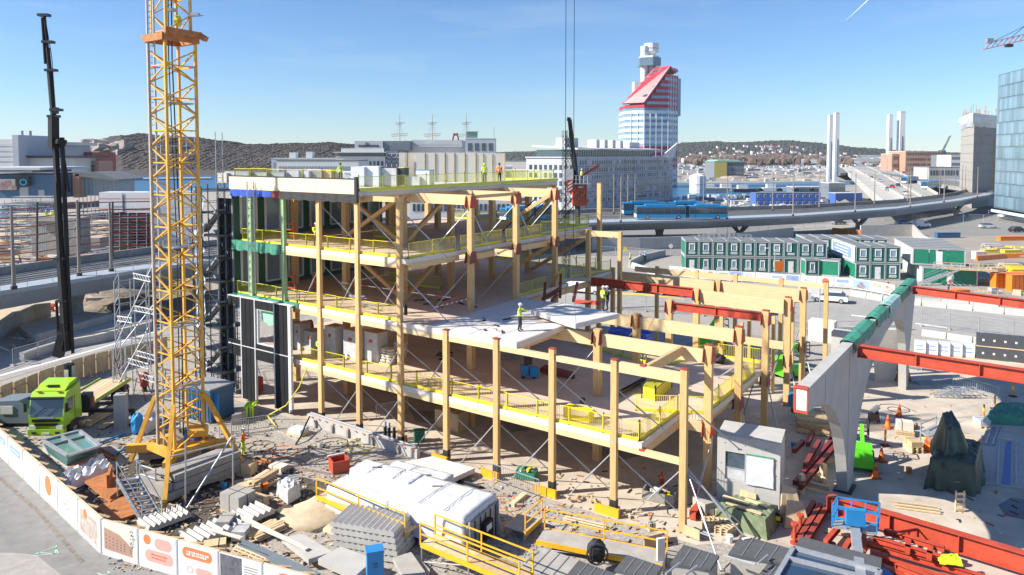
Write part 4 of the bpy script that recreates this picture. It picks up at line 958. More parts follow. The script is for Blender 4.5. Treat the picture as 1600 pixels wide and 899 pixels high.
for c in range(NC+1):p=ga+d_*(Lg*c/NC)-n_*.02;mb.bar((p.x,p.y,3.4),(p.x,p.y,zt),.03,.06)
tag(obj('mullion',mb,M['glass_t'],gt_),kind='stuff')
sg=ga-n_*.0;obj('side_glass',MB().prism([tuple(ga+n_*.41-d_*.05),tuple(ga+n_*21.9-d_*.05),tuple(ga+n_*21.9-d_*.3),tuple(ga+n_*.41-d_*.3)],3.4,zt),M['glass_t'],gt_)
obj('base_storey',MB().prism([tuple(ga+n_*2),tuple(gb+n_*2),tuple(gb+n_*20),tuple(ga+n_*20)],0,3.39),M['win'],gt_)
p=D(1594,80,225);obj('upper_volume',MB().prism([(p.x,222),(p.x+40,205),(p.x+60,240),(p.x+22,250)],zt,D(1594,76,225).z+3),M['glass_t'],gt_)
obj('plinth_rail',MB().bar((ga.x-4,ga.y-5,2.6),(gb.x-3,gb.y-5,2.6),.4,.8),M['facade_w'],gt_)
jc=thing('crane_jib','orange lattice crane jib with counter cables beyond the glass tower','crane',tuple(D(1600,66,260)))
a_,b_=D(1540,77,260),D(1680,44,262)
mb=MB();nseg=16
for k in range(nseg):
 p,q=a_.lerp(b_,k/nseg),a_.lerp(b_,(k+1)/nseg);u_=Vector((0,0,2.0))
 mb.bar(p,q,.28);mb.bar(p+u_,q+u_,.28);mb.bar(p,q+u_,.18);mb.bar(p,p+u_,.18);mb.bar(p+Vector((0,1.6,0)),q+Vector((0,1.6,0)),.28)
obj('lattice',mb,mat('coral crane paint',(.68,.28,.12),.5),jc)
obj('stay_cable',MB().cyl(a_.lerp(b_,.08)+Vector((0,0,2)),D(1640,22,261),.09,4).cyl(a_.lerp(b_,.28)+Vector((0,0,2)),D(1640,10,261),.09,4),M['dark'],jc)
obj('trolley',MB().box(a_.lerp(b_,.27)+Vector((0,.5,-.7)),(2.2,1.6,1.0)),M['dark'],jc)
obj('counterweight',MB().box(a_.lerp(b_,.05)+Vector((0,.5,2.6)),(2.2,1.4,1.6)),M['steel'],jc)
dc=thing('distant_crane','tiny grey lattice crane leaning right above the brick block','crane',tuple(D(1474,240,700)))
a_,b_=D(1472,236,700),D(1483,213,700);mb=MB()
for k in range(6):
 p,q=a_.lerp(b_,k/6),a_.lerp(b_,(k+1)/6);s=Vector((1.8,0,.8));mb.bar(p,q,.5);mb.bar(p+s,q+s,.5);mb.bar(p,q+s,.35)
obj('jib',mb,M['steel'],dc);obj('cab',MB().box(a_+Vector((0,0,-1.5)),(5,4,4)),M['facade_s'],dc)
lb=thing('harbour_hall','white panelled harbour hall with tall grey fin at the left edge','building',tuple(D(40,300,270)))
def lbox(nm,x0,x1,y0,y1,Y,dep,m,root=lb):
 p,q=D(x0,y1,Y),D(x1,y0,Y);return obj(nm,MB().box(((p.x+q.x)/2,Y+dep/2,(max(0,p.z)+q.z)/2),(q.x-p.x,dep,q.z-max(0,p.z))),M[m],root)
lbox('white_volume',-60,21,218,300,270,30,'facade_w');lbox('fin',22,28,211,300,268,20,'facade_l');lbox('set_back_volume',28.5,96,227,300,290,20,'facade_l');lbox('roof_band',28.5,98,222,227,286,24,'roof_l');lbox('lower_volume',28.5,116,247,306,274,14,'facade_w');lbox('dark_eave',27,125,243.5,246.5,272,20,'dark');lbox('plant_box',55,78,215.5,221,292,8,'facade_s')
mb=MB()
for y in(226,234,242,250):p,q=D(-60,y,269.8),D(20,y,269.8);mb.bar(p,q,.12,.12)
obj('panel_joint',mb,M['facade_l'],lb)
for x in(23,36):p=D(x,204,272);obj('vent_pipe',MB().cyl((p.x,276,24),(p.x,276,p.z),.5,6),M['steel'],lb)
rb=thing('red_building','dark red clad volume with brick corner tower behind the harbour hall','building',tuple(D(125,290,300)))
lbox('clad_volume',97,144,238,300,305,18,'brick_r',rb);t_=lbox('corner_tower',130,154,252,306,285,10,'brick_o',rb)
for x in(138,145):lbox('window',x-2,x+2,258,271,284.8,.3,'win',rb)
nb=thing('navy_building','navy blue building with a cyan ring sign and pink screen','building',tuple(D(45,310,225)))
lbox('navy_wall',-40,86,273,310,225,16,'blue_s',nb);lbox('flat_roof',-60,62,262,266,222,26,'roof_l',nb);lbox('roof_edge',-60,50,267,270,221,20,'roofgrey',nb);lbox('screen',-20,23.5,280,297,223.5,.6,'offwhite',nb);lbox('sign_box',25,45,276,291,223.5,.8,'dark',nb);lbox('door',31,44,293,309,224.8,.3,'facade_l',nb);lbox('door',60,69,297,309,224.8,.3,'facade_l',nb)
p=D(36.5,285,223.2);mb=MB();nr_=20
for k in range(nr_):
 a0,a1=2*math.pi*k/nr_,2*math.pi*(k+1)/nr_;mb.bar(p+Vector((math.cos(a0)*.95,0,math.sin(a0)*.82)),p+Vector((math.cos(a1)*.95,0,math.sin(a1)*.82)),.12,.34)
obj('ring_sign',mb,mat('cyan sign',(.02,.50,.75),.4),nb)
mb=MB();rq=random.Random(2)
for k in range(9):q=D(rq.uniform(2,20),rq.uniform(283,294),223.3);mb.ball(q,rq.uniform(.3,.8),6,4,(1,.05,1.3))
obj('screen_picture',mb,mat('pink picture',(.55,.30,.30),.6),nb)
gp_=thing('glass_pavilion','glass fronted pavilion with grey lens roof by the water','building',tuple(D(150,306,235)))
lbox('glass_front',121,180,277,306,235,12,'win_l',gp_);lbox('brick_pier',114,123,272,309,233,4,'brick_o',gp_);lbox('side_glass',84,114,270,306,236,8,'win',gp_)
p,q=D(117,274,233),D(184,281,233);obj('lens_roof',MB().ext([(p.x,233,p.z-.3),(q.x,233,q.z-.3),(q.x,233,q.z+.1),(p.x+7,233,p.z+1.0),(p.x,233,p.z+.8)],(0,16,0)),M['roofgrey'],gp_)
mb=MB()
for k in range(10):q=D(123+k*6.2,290,234.9);mb.bar((q.x,q.y,0),(q.x,q.y,12.4),.16)
obj('mullion',mb,M['facade_l'],gp_)
lbox('far_quay_wall',0,10,300,302,300,3,'conc_d',lb)
fq=thing('breakwater','low dark breakwater across the water at the left','pier',tuple(G(185,282)));obj('mound',MB().prism(gp([(150,283),(236,282),(330,281),(330,279),(236,280),(150,281)]),0,1.2),M['conc_d'],fq)
nq=thing('quay_block','long dark warehouse quay at the foot of the rocky hill','building',tuple(D(200,268,800)));lbox('hull_wall',152,236,251,271,760,20,'facade_s',nq);lbox('hull_wall',236,330,254,270,760,20,'facade_s',nq)
# vehicles
def wheel(parent,x,y,r=.33,w=.22):
 t_=obj('wheel',MB().cyl((x,y-w/2,r),(x,y+w/2,r),r,14),M['black'],parent,**L_)
 obj('rim',MB().cyl((x,y-w/2-.01,r),(x,y+w/2+.01,r),r*.6,10),M['galv'],t_,**L_);return t_
CARM={}
def carpaint(name,rgb):
 if name not in CARM:CARM[name]=mat('car paint '+name,rgb,.3,var=.04,coat=.6)
 return CARM[name]
def car(label,loc,rz,paint,style='hatch',group='cars on the roads',L=4.3,W=1.8):
 """nose towards +x"""
 t_=thing('car' if style!='van' else 'van',label,'car' if style!='van' else 'van',loc,rz,group)
 h=L/2
 if style=='van':low=[(-h,.35),(h,.35),(h,.95),(h-.55,1.15),(h-1.2,1.95),(-h+.05,2.05),(-h,1.9)];gl=[(h-.62,1.18),(h-1.18,1.85),(h-2.0,1.85),(h-2.0,1.18)]
 else:low=[(-h,.32),(h,.32),(h+.02,.62),(h-.1,.78),(h-1.05,.92),(-h+.25,.98),(-h-.02,.85)]
 obj('body',MB().ext([(x,-W/2,z)for x,z in low],(0,W,0)),paint,t_,**L_)
 if style!='van':
  tp=-h+.15 if style=='hatch' else-h+.75
  cab=[(h-1.1,.90),(h-1.85,1.42),(tp+.55,1.46),(tp+.05,.96)]
  iw=.12
  P=[]
  for x,z in cab:P.append((x,-W/2+(.05 if z<1.1 else .2),z))
  for x,z in cab:P.append((x,W/2-(.05 if z<1.1 else .2),z))
  obj('glasshouse',MB().add(P,[(0,3,2,1),(4,5,6,7),(0,1,5,4),(1,2,6,5),(2,3,7,6),(3,0,4,7)]),M['win'],t_,**L_)
  obj('roof_panel',MB().add([(h-1.80,-W/2+.19,1.425),(tp+.6,-W/2+.19,1.465),(tp+.6,W/2-.19,1.465),(h-1.80,W/2-.19,1.425),(h-1.9,-W/2+.22,1.50),(tp+.65,-W/2+.22,1.51),(tp+.65,W/2-.22,1.51),(h-1.9,W/2-.22,1.50)],[(0,3,2,1),(4,5,6,7),(0,1,5,4),(1,2,6,5),(2,3,7,6),(3,0,4,7)]),paint,t_,**L_)
 else:
  for s in(-1,1):obj('side_window',MB().ext([(x,s*(W/2+.005),z)for x,z in gl],(0,-s*.02,0)),M['win'],t_,**L_)
  obj('windscreen',MB().add([(h-.56,-W/2+.1,1.19),(h-.56,W/2-.1,1.19),(h-1.16,W/2-.1,1.9),(h-1.16,-W/2+.1,1.9)],[(0,1,2,3)]),M['win'],t_,**L_)
 for x in(h-.8,-h+.8):
  for y in(-W/2+.1,W/2-.1):wheel(t_,x,y)
 for s in(-1,1):
  obj('headlight',MB().box((h-.02,s*(W/2-.3),.70),(.1,.35,.14)),M['white'],t_,**L_);obj('tail_light',MB().box((-h,s*(W/2-.2),.80),(.08,.25,.16)),M['redb'],t_,**L_)
 return t_
pw_,pb_,pg_,pr_,pl_=carpaint('white',(.75,.75,.76)),carpaint('black',(.02,.02,.025)),carpaint('grey',(.22,.23,.25)),carpaint('red',(.45,.03,.03)),carpaint('silver',(.5,.52,.54))
rd=math.atan2(G(1600,525).y-G(1100,478).y,G(1600,525).x-G(1100,478).x)
car('white estate car driving past the poster hoarding',tuple(G(1296,472)+Vector((0,0,.02))),rd+math.pi,pw_,'hatch',L=4.6)
car('black car parked under the shaded red beam',tuple(G(949,452)+Vector((0,0,.02))),rd,pb_,'saloon',L=4.7)
car('dark car parked behind the sunlit red beam end',tuple(G(1012,458)+Vector((0,0,.02))),rd,pg_,'saloon',L=4.7)
car('dark saloon half hidden by the far glulam columns',tuple(G(1052,462)+Vector((0,0,.02))),rd,pb_,'saloon',L=4.6)
car('black van on the road below the viaduct girder',tuple(G(948,383)+Vector((0,0,.02))),.15,pb_,'van','vans near the viaduct',5.4,2.0)
car('white van standing on the lane left of the dark cars',tuple(G(915,458)+Vector((0,0,.02))),rd,pw_,'van','vans near the viaduct',5.2,2.0)
for k,(px,py,c,s)in enumerate(((1136,329,pb_,'hatch'),(1145,328,pg_,'hatch'),(1154,328.5,pb_,'hatch'),(1163,328,pl_,'hatch'),(1172,328,pb_,'saloon'),(1182,327.5,pw_,'hatch'),(1192,327,pg_,'hatch'))):
 car('%s car parked beyond the viaduct, %s from the left of its row'%(['black','grey','black','silver','black','white','grey'][k],ORD[k]),tuple(G(px,py)+Vector((0,0,.05))),1.3,c,s,'cars parked in a row beyond the viaduct')
car('red car parked in front of the blue cabin with a white picture',tuple(G(1290,327)+Vector((0,0,.05))),.05,pr_,'van','vans near the viaduct',5.0,1.9)
for k,(px,py,c,lb_)in enumerate(((1354,272,pw_,'white car on the bridge, farthest up the left lanes'),(1361.5,279.5,pb_,'dark car on the bridge behind the white one'),(1375,284,pl_,'silver car in the middle of the bridge'),(1394,294,pr_,'red car on the bridge beside a black one'),(1403,291.5,pb_,'black car on the bridge right of the red one'),(1387,297.5,pg_,'grey car on the bridge left of the red one'),(1415,305,pw_,'white car on the bridge nearest the viaduct'),(1412,271,pb_,'black car far up the bridge right lane'))):
 q=G(px,py,ZB);q.z=ZB+.02;car(lb_,tuple(q),math.atan2(LG[2].y-LG[3].y,LG[2].x-LG[3].x),c,'hatch','cars on the road bridge')
car('silver car under the bend of the viaduct on the dark asphalt',tuple(G(1544,357)+Vector((0,0,.05))),-.1,pl_,'hatch','cars under the viaduct bend');car('black car at the right edge below the viaduct bend',tuple(G(1590,363)+Vector((0,0,.05))),.2,pb_,'hatch','cars under the viaduct bend')
def bus(label,p0,p1,z,bend=True,cat='bus',paint='bus',group='blue buses on the viaduct',rear=None,H=3.0):
 p0,p1=Vector(p0),Vector(p1);an=math.atan2(p1.y-p0.y,p1.x-p0.x);L=(p1-p0).length;W=2.5
 t_=thing(cat,label,cat,(p0.x,p0.y,z),an,group)
 secs=((0,L*.54),(L*.58,L))if bend else((0,L),)
 for k,(a,b)in enumerate(secs):
  c=(a+b)/2;l=b-a;pm_=M[paint]if not(rear and k)else M[paint]
  o=obj('body',MB().box((c,0,.30+.85/2),(l,W,.85)).box((c,0,H-.18),(l,W,.34)),pm_,t_,**L_)
  obj('window_band',MB().box((c,0,1.152+(H-1.502)/2),(l-.06,W-.03,H-1.506)),M['win'],o,**L_)
  mb=MB()
  for q in range(int(l/1.5)+1):mb.box((a+.05+q*(l-.1)/int(l/1.5),0,1.95),(.05,W+.01,1.4))
  obj('pillar',mb,M[paint],o,**L_)
  obj('roof_pod',MB().box((c,0,H+.15),(l*.62,W*.7,.28)),M[paint],o,**L_)
  for x in((a+2.4,b-1.6)if k==0 else(b-2.2,)):
   for y in(-W/2+.12,W/2-.12):wheel(t_,x,y,.46,.26)
 if bend:obj('bellows',MB().box((L*.56,0,1.6),(L*.045,W-.2,2.6)),M['black'],t_,**L_)
 obj('windscreen',MB().box((-.02,0,1.75),(.08,W-.3,1.6)),M['win'],t_,**L_);obj('front_panel',MB().box((-.03,0,.8),(.08,W-.1,.75)),M['white'],t_,**L_)
 obj('destination_sign',MB().box((-.05,0,2.72),(.08,W*.6,.28)),M['dark'],t_,**L_)
 for s in(-1,1):obj('headlight',MB().box((-.08,s*.95,.75),(.06,.35,.2)),M['white'],t_,**L_)
 return t_
def atd(px,py):return G(px,py,ZD)
bus('blue articulated bus, the nearer of two side by side on the viaduct',atd(993,343),atd(1134,342.5),ZD+.05)
bus('blue articulated bus, the farther of two side by side on the viaduct',atd(973,336.5),atd(1096,336),ZD+.05)
bus('blue bus seen through the upper timber frame left of the orange lift box',atd(786,348),atd(864,343),ZD+.05,True)
def tram(label,p0,p1):return bus(label,p0,p1,ZB+.05,False,'tram','bus','pale blue trams beyond the bridge')
M['bus2']=mat('pale blue tram paint',(.20,.42,.60),.35,var=.05,coat=.3)
tram('pale blue tram beside the bridge, left of two',G(1412,287,ZB),G(1431,285,ZB));tram('pale blue tram nearer the viaduct loop, right of two',G(1444,296,ZB),G(1466,293,ZB))
PM_={}
def pole(label,base,top,arm=None,group='tall tram poles along the viaduct',r=.13):
 t_=thing('tram_pole',label,'pole',tuple(base),0,group);h=top-base.z
 obj('shaft',MB().cyl((0,0,0),(0,0,h),r*1.3,8,r*.8),M['pole'],t_,**L_);obj('foot',MB().cyl((0,0,0),(0,0,.35),r*2,8),M['dark'],t_,**L_)
 if arm:obj('arm',MB().bar((0,0,h-.3),(arm,1.5,h-.1),.08),M['steel'],t_,**L_)
M['pole']=mat('grey brown pole',(.24,.21,.18),.6,var=.15)
nearp=[(970,347.5,277),(1136,342.5,275),(1239,337.7,270),(1336,331.5,270),(1422,324.5,264),(1475,316.5,262),(1527,308.5,261),(1560,299.5,258)]
for k,(x,y,yt)in enumerate(nearp):
 b_=G(x,y,ZD+.01);pole('tall pole on the near edge of the viaduct, %s from the left beyond the building'%ORD[k],b_,D(x,yt,b_.y).z,2.5 if k>4 else None)
farp=[(959,334.5,273),(981,334,274),(992,333.5,276),(1099,331,272),(1207,329.5,271),(1280,326,269),(1366,320.5,267),(1418,316,262),(1468,308.5,258),(1503,301,258),(1508,299.5,259),(1536,292,264),(1571,294,260),(1449,290,262),(1492,294,262)]
for k,(x,y,yt)in enumerate(farp):
 b_=G(x,y,ZD+.01);pole('tall pole on the far edge of the viaduct, %s from the left beyond the building'%ORD[k],b_,D(x,yt,b_.y).z)
for k,(x,y,yt)in enumerate(((1386,275,248),(1343,268,246),(1372,270,250),(1405,281,255),(1331,282,258),(1438,279,252),(1447,268,245),(1393,268,244))):
 b_=G(x,y,ZB+.01);pole('thin lamp pole on the road bridge, %s of the scattered ones'%ORD[k],b_,D(x,yt,b_.y).z,None,'thin poles along the road bridge',.10)
for k,(x,y,yt)in enumerate(((124,431,313),(174,424,316),(22,452,322))):
 b_=G(x,y,ZD+.01);pole(['grey tram pole on the left viaduct behind the loader boom','grey tram pole on the left viaduct nearest the yellow crane','grey tram pole on the viaduct near the left edge'][k],b_,D(x,yt,b_.y).z,None,'tram poles on the left stretch of viaduct',.16)
ow=MB()
for z0 in(5.9,6.6):
 q=mixl(NG,FG,.4 if z0<6 else .7)
 for a,b in zip(q[:-1],q[1:]):ow.cyl((a.x,a.y,ZD+z0),(b.x,b.y,ZD+z0),.02,3)
obj('overhead_wire',ow,M['dark'],via)
# cabin village
f0,f1=G(1070,425),G(1292,429);E1=(f1-f0).normalized();E2=Vector((-E1.y,E1.x,0));VA=math.atan2(E1.y,E1.x)
CWID,CLEN,CHT=(f1-f0).length/10,6.06,2.62
def cab_mesh(w,l,side_green='green_c'):
 fr=MB()
 for x in(.1,w-.1):
  for y in(.08,l-.08):fr.box((x,y,CHT/2),(.13,.16,CHT))
 for z in(.09,CHT-.1):
  for y in(.04,l-.04):fr.box((w/2,y,z),(w-.4,.12,.13))
  for x in(.04,w-.04):fr.box((x,l/2,z),(.12,l-.32,.18))
 rf_=MB().box((w/2,l/2,CHT+.02),(w-.03,l-.03,.05));sm=MB()
 for k in range(2):sm.box((.05 if k==0 else w-.05,l/2,CHT+.06),(.06,l,.06))
 return fr.mesh('frame',M['galv2']),rf_.mesh('roof',M['roofgrey']),sm.mesh('roof_seam',M['galv2'])
M['galv2']=mat('pale grey frame paint',(.42,.44,.45),.5,var=.08,scale=1)
M['sign_w']=mat('white sign board',(.74,.75,.76),.5,var=.03)
FRM,RFM,RSM=cab_mesh(CWID-.02,CLEN)
WALL_F=MB().box((CWID/2,.10,CHT/2),(CWID-.30,.08,CHT-.30)).mesh('front_wall',M['green_d'])
WALL_S=MB().box((.10,CLEN/2,CHT/2),(.08,CLEN-.34,CHT-.38)).box((CWID-.12,CLEN/2,CHT/2),(.08,CLEN-.34,CHT-.38)).box((CWID/2,CLEN-.1,CHT/2),(CWID-.42,.08,CHT-.38)).mesh('side_wall',M['green_c'])
def win_mesh(x0,x1,z0,z1,d=.02):
 f=MB()
 for a,b in(((x0,z0),(x1,z0)),((x0,z1),(x1,z1)),((x0,z0),(x0,z1)),((x1,z0),(x1,z1))):f.bar((a[0],d,a[1]),(b[0],d,b[1]),.08,.08)
 f.box(((x0+x1)/2,d,z1+.16),(x1-x0+.1,.12,.2))
 return f.mesh('window_frame',M['white']),MB().box(((x0+x1)/2,.045,(z0+z1)/2),(x1-x0-.08,.02,z1-z0-.08)).mesh('pane',M['win_l'])
WF1=win_mesh(CWID*.31,CWID*.69,1.0,2.0);WF2=win_mesh(CWID*.36,CWID*.66,.85,1.95);WF3=win_mesh(CWID*.22,CWID*.5,1.0,2.2)
SGN=MB().box((CWID*.5,.03,.60),(CWID*.46,.05,.34)).mesh('name_board',M['sign_w']);SGT=MB()
for k in range(5):SGT.box((CWID*(.34+.08*k),0.0,.60),(CWID*.055,.02,.10))
SGT=SGT.mesh('board_text',M['facade_s'])
DRM=MB().box((CWID*.5,.04,1.08),(CWID*.36,.06,1.98)).mesh('door',M['white']);DHM=MB().box((CWID*.62,0,1.05),(.05,.05,.16)).mesh('handle',M['dark'])
def cabin(label,loc,rz,front='win',group='green site cabins'):
 t_=thing('site_cabin',label,'cabin',loc,rz,group)
 obj('frame',FRM,None,t_);r_=obj('roof',RFM,None,t_);obj('roof_seam',RSM,None,r_);obj('side_wall',WALL_S,None,t_);fw=obj('front_wall',WALL_F,None,t_)
 if front in('win','small','left'):
  a,b={'win':WF1,'small':WF2,'left':WF3}[front];f_=obj('window_frame',a,None,t_);obj('pane',b,None,f_);s_=obj('name_board',SGN,None,t_);obj('board_text',SGT,None,s_)
 elif front=='door':d_=obj('door',DRM,None,t_);obj('handle',DHM,None,d_)
 return t_
for lev in(0,1):
 for k in range(10):
  fr=['win']*7+['left','win','win']if lev else['door','small','small','small','small','small','win','door','small','small']
  p=f0+E1*(CWID*k);p.z=.02+lev*(CHT+.08)
  cabin('green site cabin, %s from the left in the %s row under the viaduct'%(ORD[k],'upper' if lev else 'lower'),tuple(p),VA,fr[k])
for lev in(0,1):
 for k in range(9,15):
  p=f0+E1*(CWID*(k+.2))+E2*(CLEN+.6);p.z=.02+lev*(CHT+.08);cabin('green site cabin in the rear row, %s column, %s storey, behind the front row'%(ORD[k-9],'upper' if lev else 'lower'),tuple(p),VA,'win','rear row of green site cabins')
g0=G(1336,437);
for lev in(0,1):
 for k in range(3):
  p=g0+E1*(CWID*.98*k)*1.0;p.z=.02+lev*(CHT+.08)
  cabin('green site cabin of the three wide block with a white end, %s %s'%(['lower','upper'][lev],['left','middle','right'][k]),tuple(p),VA-.02,['win','door','win'][k]if not lev else 'win','block of six green site cabins')
banner=thing('end_banner','large white banner with pale blue rounded logo on the cabin block end','banner',tuple(g0))
for lev in(0,1):
 p=g0+E2*(CLEN+.03);p.z=.02+lev*(CHT+.08);cabin('green site cabin behind the white banner end, %s storey'%['lower','upper'][lev],tuple(p),VA-.02,None,'block of six green site cabins')
b0=g0-E1*.12;b1=b0+E2*CLEN*1.9;mb=MB().ext([(b0.x,b0.y,2.8),(b1.x,b1.y,2.8),(b1.x,b1.y,5.3),(b0.x,b0.y,5.3)],tuple(-E1*.06));obj('sheet',mb,M['white'],banner)
M['pale_blue']=mat('pale blue print',(.20,.30,.62),.6,var=.03);M['print_orange']=mat('orange print',(.80,.20,.07),.6,var=.03);M['print_pink']=mat('pink print',(.72,.36,.31),.6,var=.04)
M['print_blue']=mat('light blue print',(.26,.37,.66),.6,var=.04);M['print_dark']=mat('dark photo print',(.12,.12,.14),.6,var=.4,scale=4);M['print_photo']=mat('photo print',(.30,.20,.16),.6,var=.5,scale=3,rgb2=(.55,.50,.46))
mb=MB();lo=[b0.lerp(b1,t)for t in(.12,.2,.95,.95,.2,.12)];zz=[3.4,3.15,3.15,5.0,5.0,4.7];mb.ext([(p.x-E1.x*.065,p.y-E1.y*.065,z)for p,z in zip(lo,zz)],tuple(-E1*.02));lg=obj('logo',mb,M['pale_blue'],banner)
mb=MB()
for z,e in((3.55,.75),(4.05,.85),(4.55,.8)):p,q=b0.lerp(b1,.25),b0.lerp(b1,e);mb.bar((p.x-E1.x*.1,p.y-E1.y*.1,z),(q.x-E1.x*.1,q.y-E1.y*.1,z),.03,.14)
obj('logo_line',mb,M['white'],lg)
cp_=G(1312,434);cabin('low green cabin with its bright side to the road, left of the banner block',tuple(G(1311,433)),VA+1.15,'small','single low green cabins')
cabin('low green cabin behind the orange board, door in its bright side',tuple(G(1258,431)+Vector((0,0,.02))),VA+.1,'small','single low green cabins')
def long_cabin(label,a,b,z,group):
 a,b=Vector(a),Vector(b);d=(b-a).normalized();n=Vector((-d.y,d.x,0));L=(b-a).length;an=math.atan2(d.y,d.x);dep=14.5
 t_=thing('long_cabin',label,'cabin',(a.x,a.y,z),an,group)
 obj('frame',MB().box((L/2,dep/2,.09),(L,dep,.18)).box((L/2,dep/2,CHT-.09),(L,dep,.18)).box((.1,.1,CHT/2),(.2,.2,CHT-.37)).box((L-.1,.1,CHT/2),(.2,.2,CHT-.37)).box((.1,dep-.1,CHT/2),(.2,.2,CHT-.37)),M['galv2'],t_,**L_)
 for x0,x1 in((.25,L*.31),(L*.325,L*.44),(L*.58,L*.67),(L*.685,L-.25)):obj('wall_panel',MB().box(((x0+x1)/2,.12,CHT/2),(x1-x0,.1,CHT-.42)),M['green_c'],t_,**L_)
 for k in range(6):
  y0=.25+k*(dep-.4)/6;obj('end_panel',MB().box((.1,y0+(dep-.4)/12,CHT/2),(.1,(dep-.4)/6-.15,CHT-.4)),M['white'],t_,**L_)
 obj('door',MB().box((L*.51,.10,1.15),(L*.12,.1,2.05)),M['white'],t_,**L_)
 mb=MB()
 for k in range(7):mb.box((L/2,k*dep/6,CHT+.05),(L,.10,.08))
 obj('roof',MB().box((L/2,dep/2,CHT+.015),(L-.02,dep-.02,.04)),M['roofgrey'],t_,**L_);obj('roof_seam',mb,M['galv2'],t_,**L_)
 return t_
q0,q1=G(1426,387,5.4),G(1509.7,389.8,5.4);q0.z=q1.z=0;sd_=(q1-q0).normalized();l0=q0+sd_*.5-Vector((0,1.9,0));l1=l0+sd_*(q1-q0).length*1.02
long_cabin('long green cabin with white door, lower of two stacked at the right',l0,l1,.02,'two stacked long green cabins')
long_cabin('long green cabin with white door, upper of two stacked at the right',q0,q1,CHT+.12,'two stacked long green cabins')
sd_=(l1-l0).normalized()
stn=thing('outside_stair','grey steel stair with landing in front of the stacked long cabins','stair',tuple(l0))
p0_,p1_=l0+Vector((-1.2,-1.6,.1)),l0+sd_*4.2+Vector((0,-1.6,CHT));mb=MB()
for off in(0,1.0):mb.bar(p0_+Vector((0,off,0)),p1_+Vector((0,off,0)),.08,.28)
obj('stringer',mb,M['galv'],stn);mb=MB()
for k in range(13):c=p0_.lerp(p1_,(k+.5)/13);mb.box(c+Vector((0,.5,.08)),(.3,.92,.05),VA)
obj('tread',mb,M['galv'],stn);mb=MB()
for off in(0,1.0):mb.bar(p0_+Vector((0,off,1)),p1_+Vector((0,off,1)),.05)
obj('handrail',mb,M['galv'],stn);obj('landing',MB().box(l0+sd_*6.2+Vector((0,-.7,CHT)),((l1-l0).length*.9,1.7,.12),math.atan2(sd_.y,sd_.x)),M['ply'],stn)
mb=MB()
for k in range(9):c=l0+sd_*(.8+k*1.2)+Vector((0,-1.5,CHT));mb.bar(c,c+Vector((0,0,1.0)),.07)
for z in(.5,1.0):mb.bar(l0+sd_*.8+Vector((0,-1.5,CHT+z)),l0+sd_*10.4+Vector((0,-1.5,CHT+z)),.08)
obj('landing_rail',mb,M['plank'],stn)
rk_=thing('steel_racks','heap of grey steel racks lying on the left cabin roof','rack',tuple(f0+E1*4+Vector((0,0,5.4))));mb=MB();rr=random.Random(9)
for k in range(5):
 c=f0+E1*(2.6+k*1.75)+E2*(1.0+rr.uniform(0,2))+Vector((0,0,5.40))
 for z in(0,.4,.9):
  mb.bar(c+Vector((0,0,z)),c+E1*1.6+Vector((0,0,z)),.06);mb.bar(c+E2*1.1+Vector((0,0,z)),c+E1*1.6+E2*1.1+Vector((0,0,z)),.06)
 for e in(0,.8,1.6):mb.bar(c+E1*e,c+E1*e+Vector((0,0,1.0)),.06);mb.bar(c+E1*e+E2*1.1,c+E1*e+E2*1.1+Vector((0,0,1.0)),.06)
obj('rack_bars',mb,M['steel'],rk_)
bw=2.5;h0=G(1181,324)
BB=MB().box((bw/2,3,1.3),(bw-.06,6,2.6)).mesh('shell',M['blue_c']);BF=MB().box((bw*.42,-.02,1.55),(1.0,.06,.95)).mesh('window_frame',M['white']);BP=MB().box((bw*.42,-.05,1.55),(.8,.06,.75)).mesh('pane',M['win']);BRm=MB().box((bw/2,3,2.64),(bw-.02,6.1,.08)).mesh('roof',M['roofgrey'])
for lev in(0,1):
 for k in range(10):
  t_=thing('blue_cabin','blue site cabin beyond the viaduct, %s from the left, %s row'%(ORD[k],['lower','upper'][lev]),'cabin',(h0.x+k*bw,h0.y+k*.08,.06+lev*2.7),.03,'blue site cabins beyond the viaduct')
  obj('shell',BB,None,t_);f_=obj('window_frame',BF,None,t_);obj('pane',BP,None,f_);obj('roof',BRm,None,t_)
for k,x in enumerate((1193,1223,1249,1274)):
 p=G(x,322);t_=thing('roof_vent','dark ventilation box on the blue cabin roofs, %s from the left'%ORD[k],'vent',(p.x,p.y+4,5.5),0,'dark vents on the blue cabins');obj('box',MB().box((0,0,.5),(2.2,1.2,.9)).box((0,0,1.1),(1.2,1.4,.3)),M['dark'],t_,**L_);obj('duct',MB().cyl((0,0,1),(0,0,1.7),.3,6),M['steel'],t_,**L_)
p,q=G(1305,325),G(1347,324);t_=thing('picture_cabin','blue cabin with white mountain like picture right of the blue row','cabin',tuple(p));an=math.atan2(q.y-p.y,q.x-p.x)
obj('shell',MB().ext([(p.x,p.y,0),(q.x,q.y,0),(q.x,q.y,5.4),(p.x,p.y,5.4)],(0,6,0)),M['blue_c'],t_);obj('picture',MB().ext([(p.x+.3,p.y-.05,.2),(q.x-2,q.y-.05,.2),(p.x+5.5,p.y-.05,2.2),(p.x+3.6,p.y-.05,3.3),(p.x+1.5,p.y-.05,2.3),(p.x+.3,p.y-.05,3)],(0,.04,0)),M['offwhite'],t_);obj('door',MB().box((q.x-3.5,q.y-.03,3.9),(1.4,.1,1.9)),M['white'],t_);obj('roof',MB().ext([(p.x-.1,p.y-.1,5.41),(q.x+.1,q.y-.1,5.41),(q.x+.1,q.y-.1,5.55),(p.x-.1,p.y-.1,5.55)],(0,6.2,0)),M['roof_l'],t_)
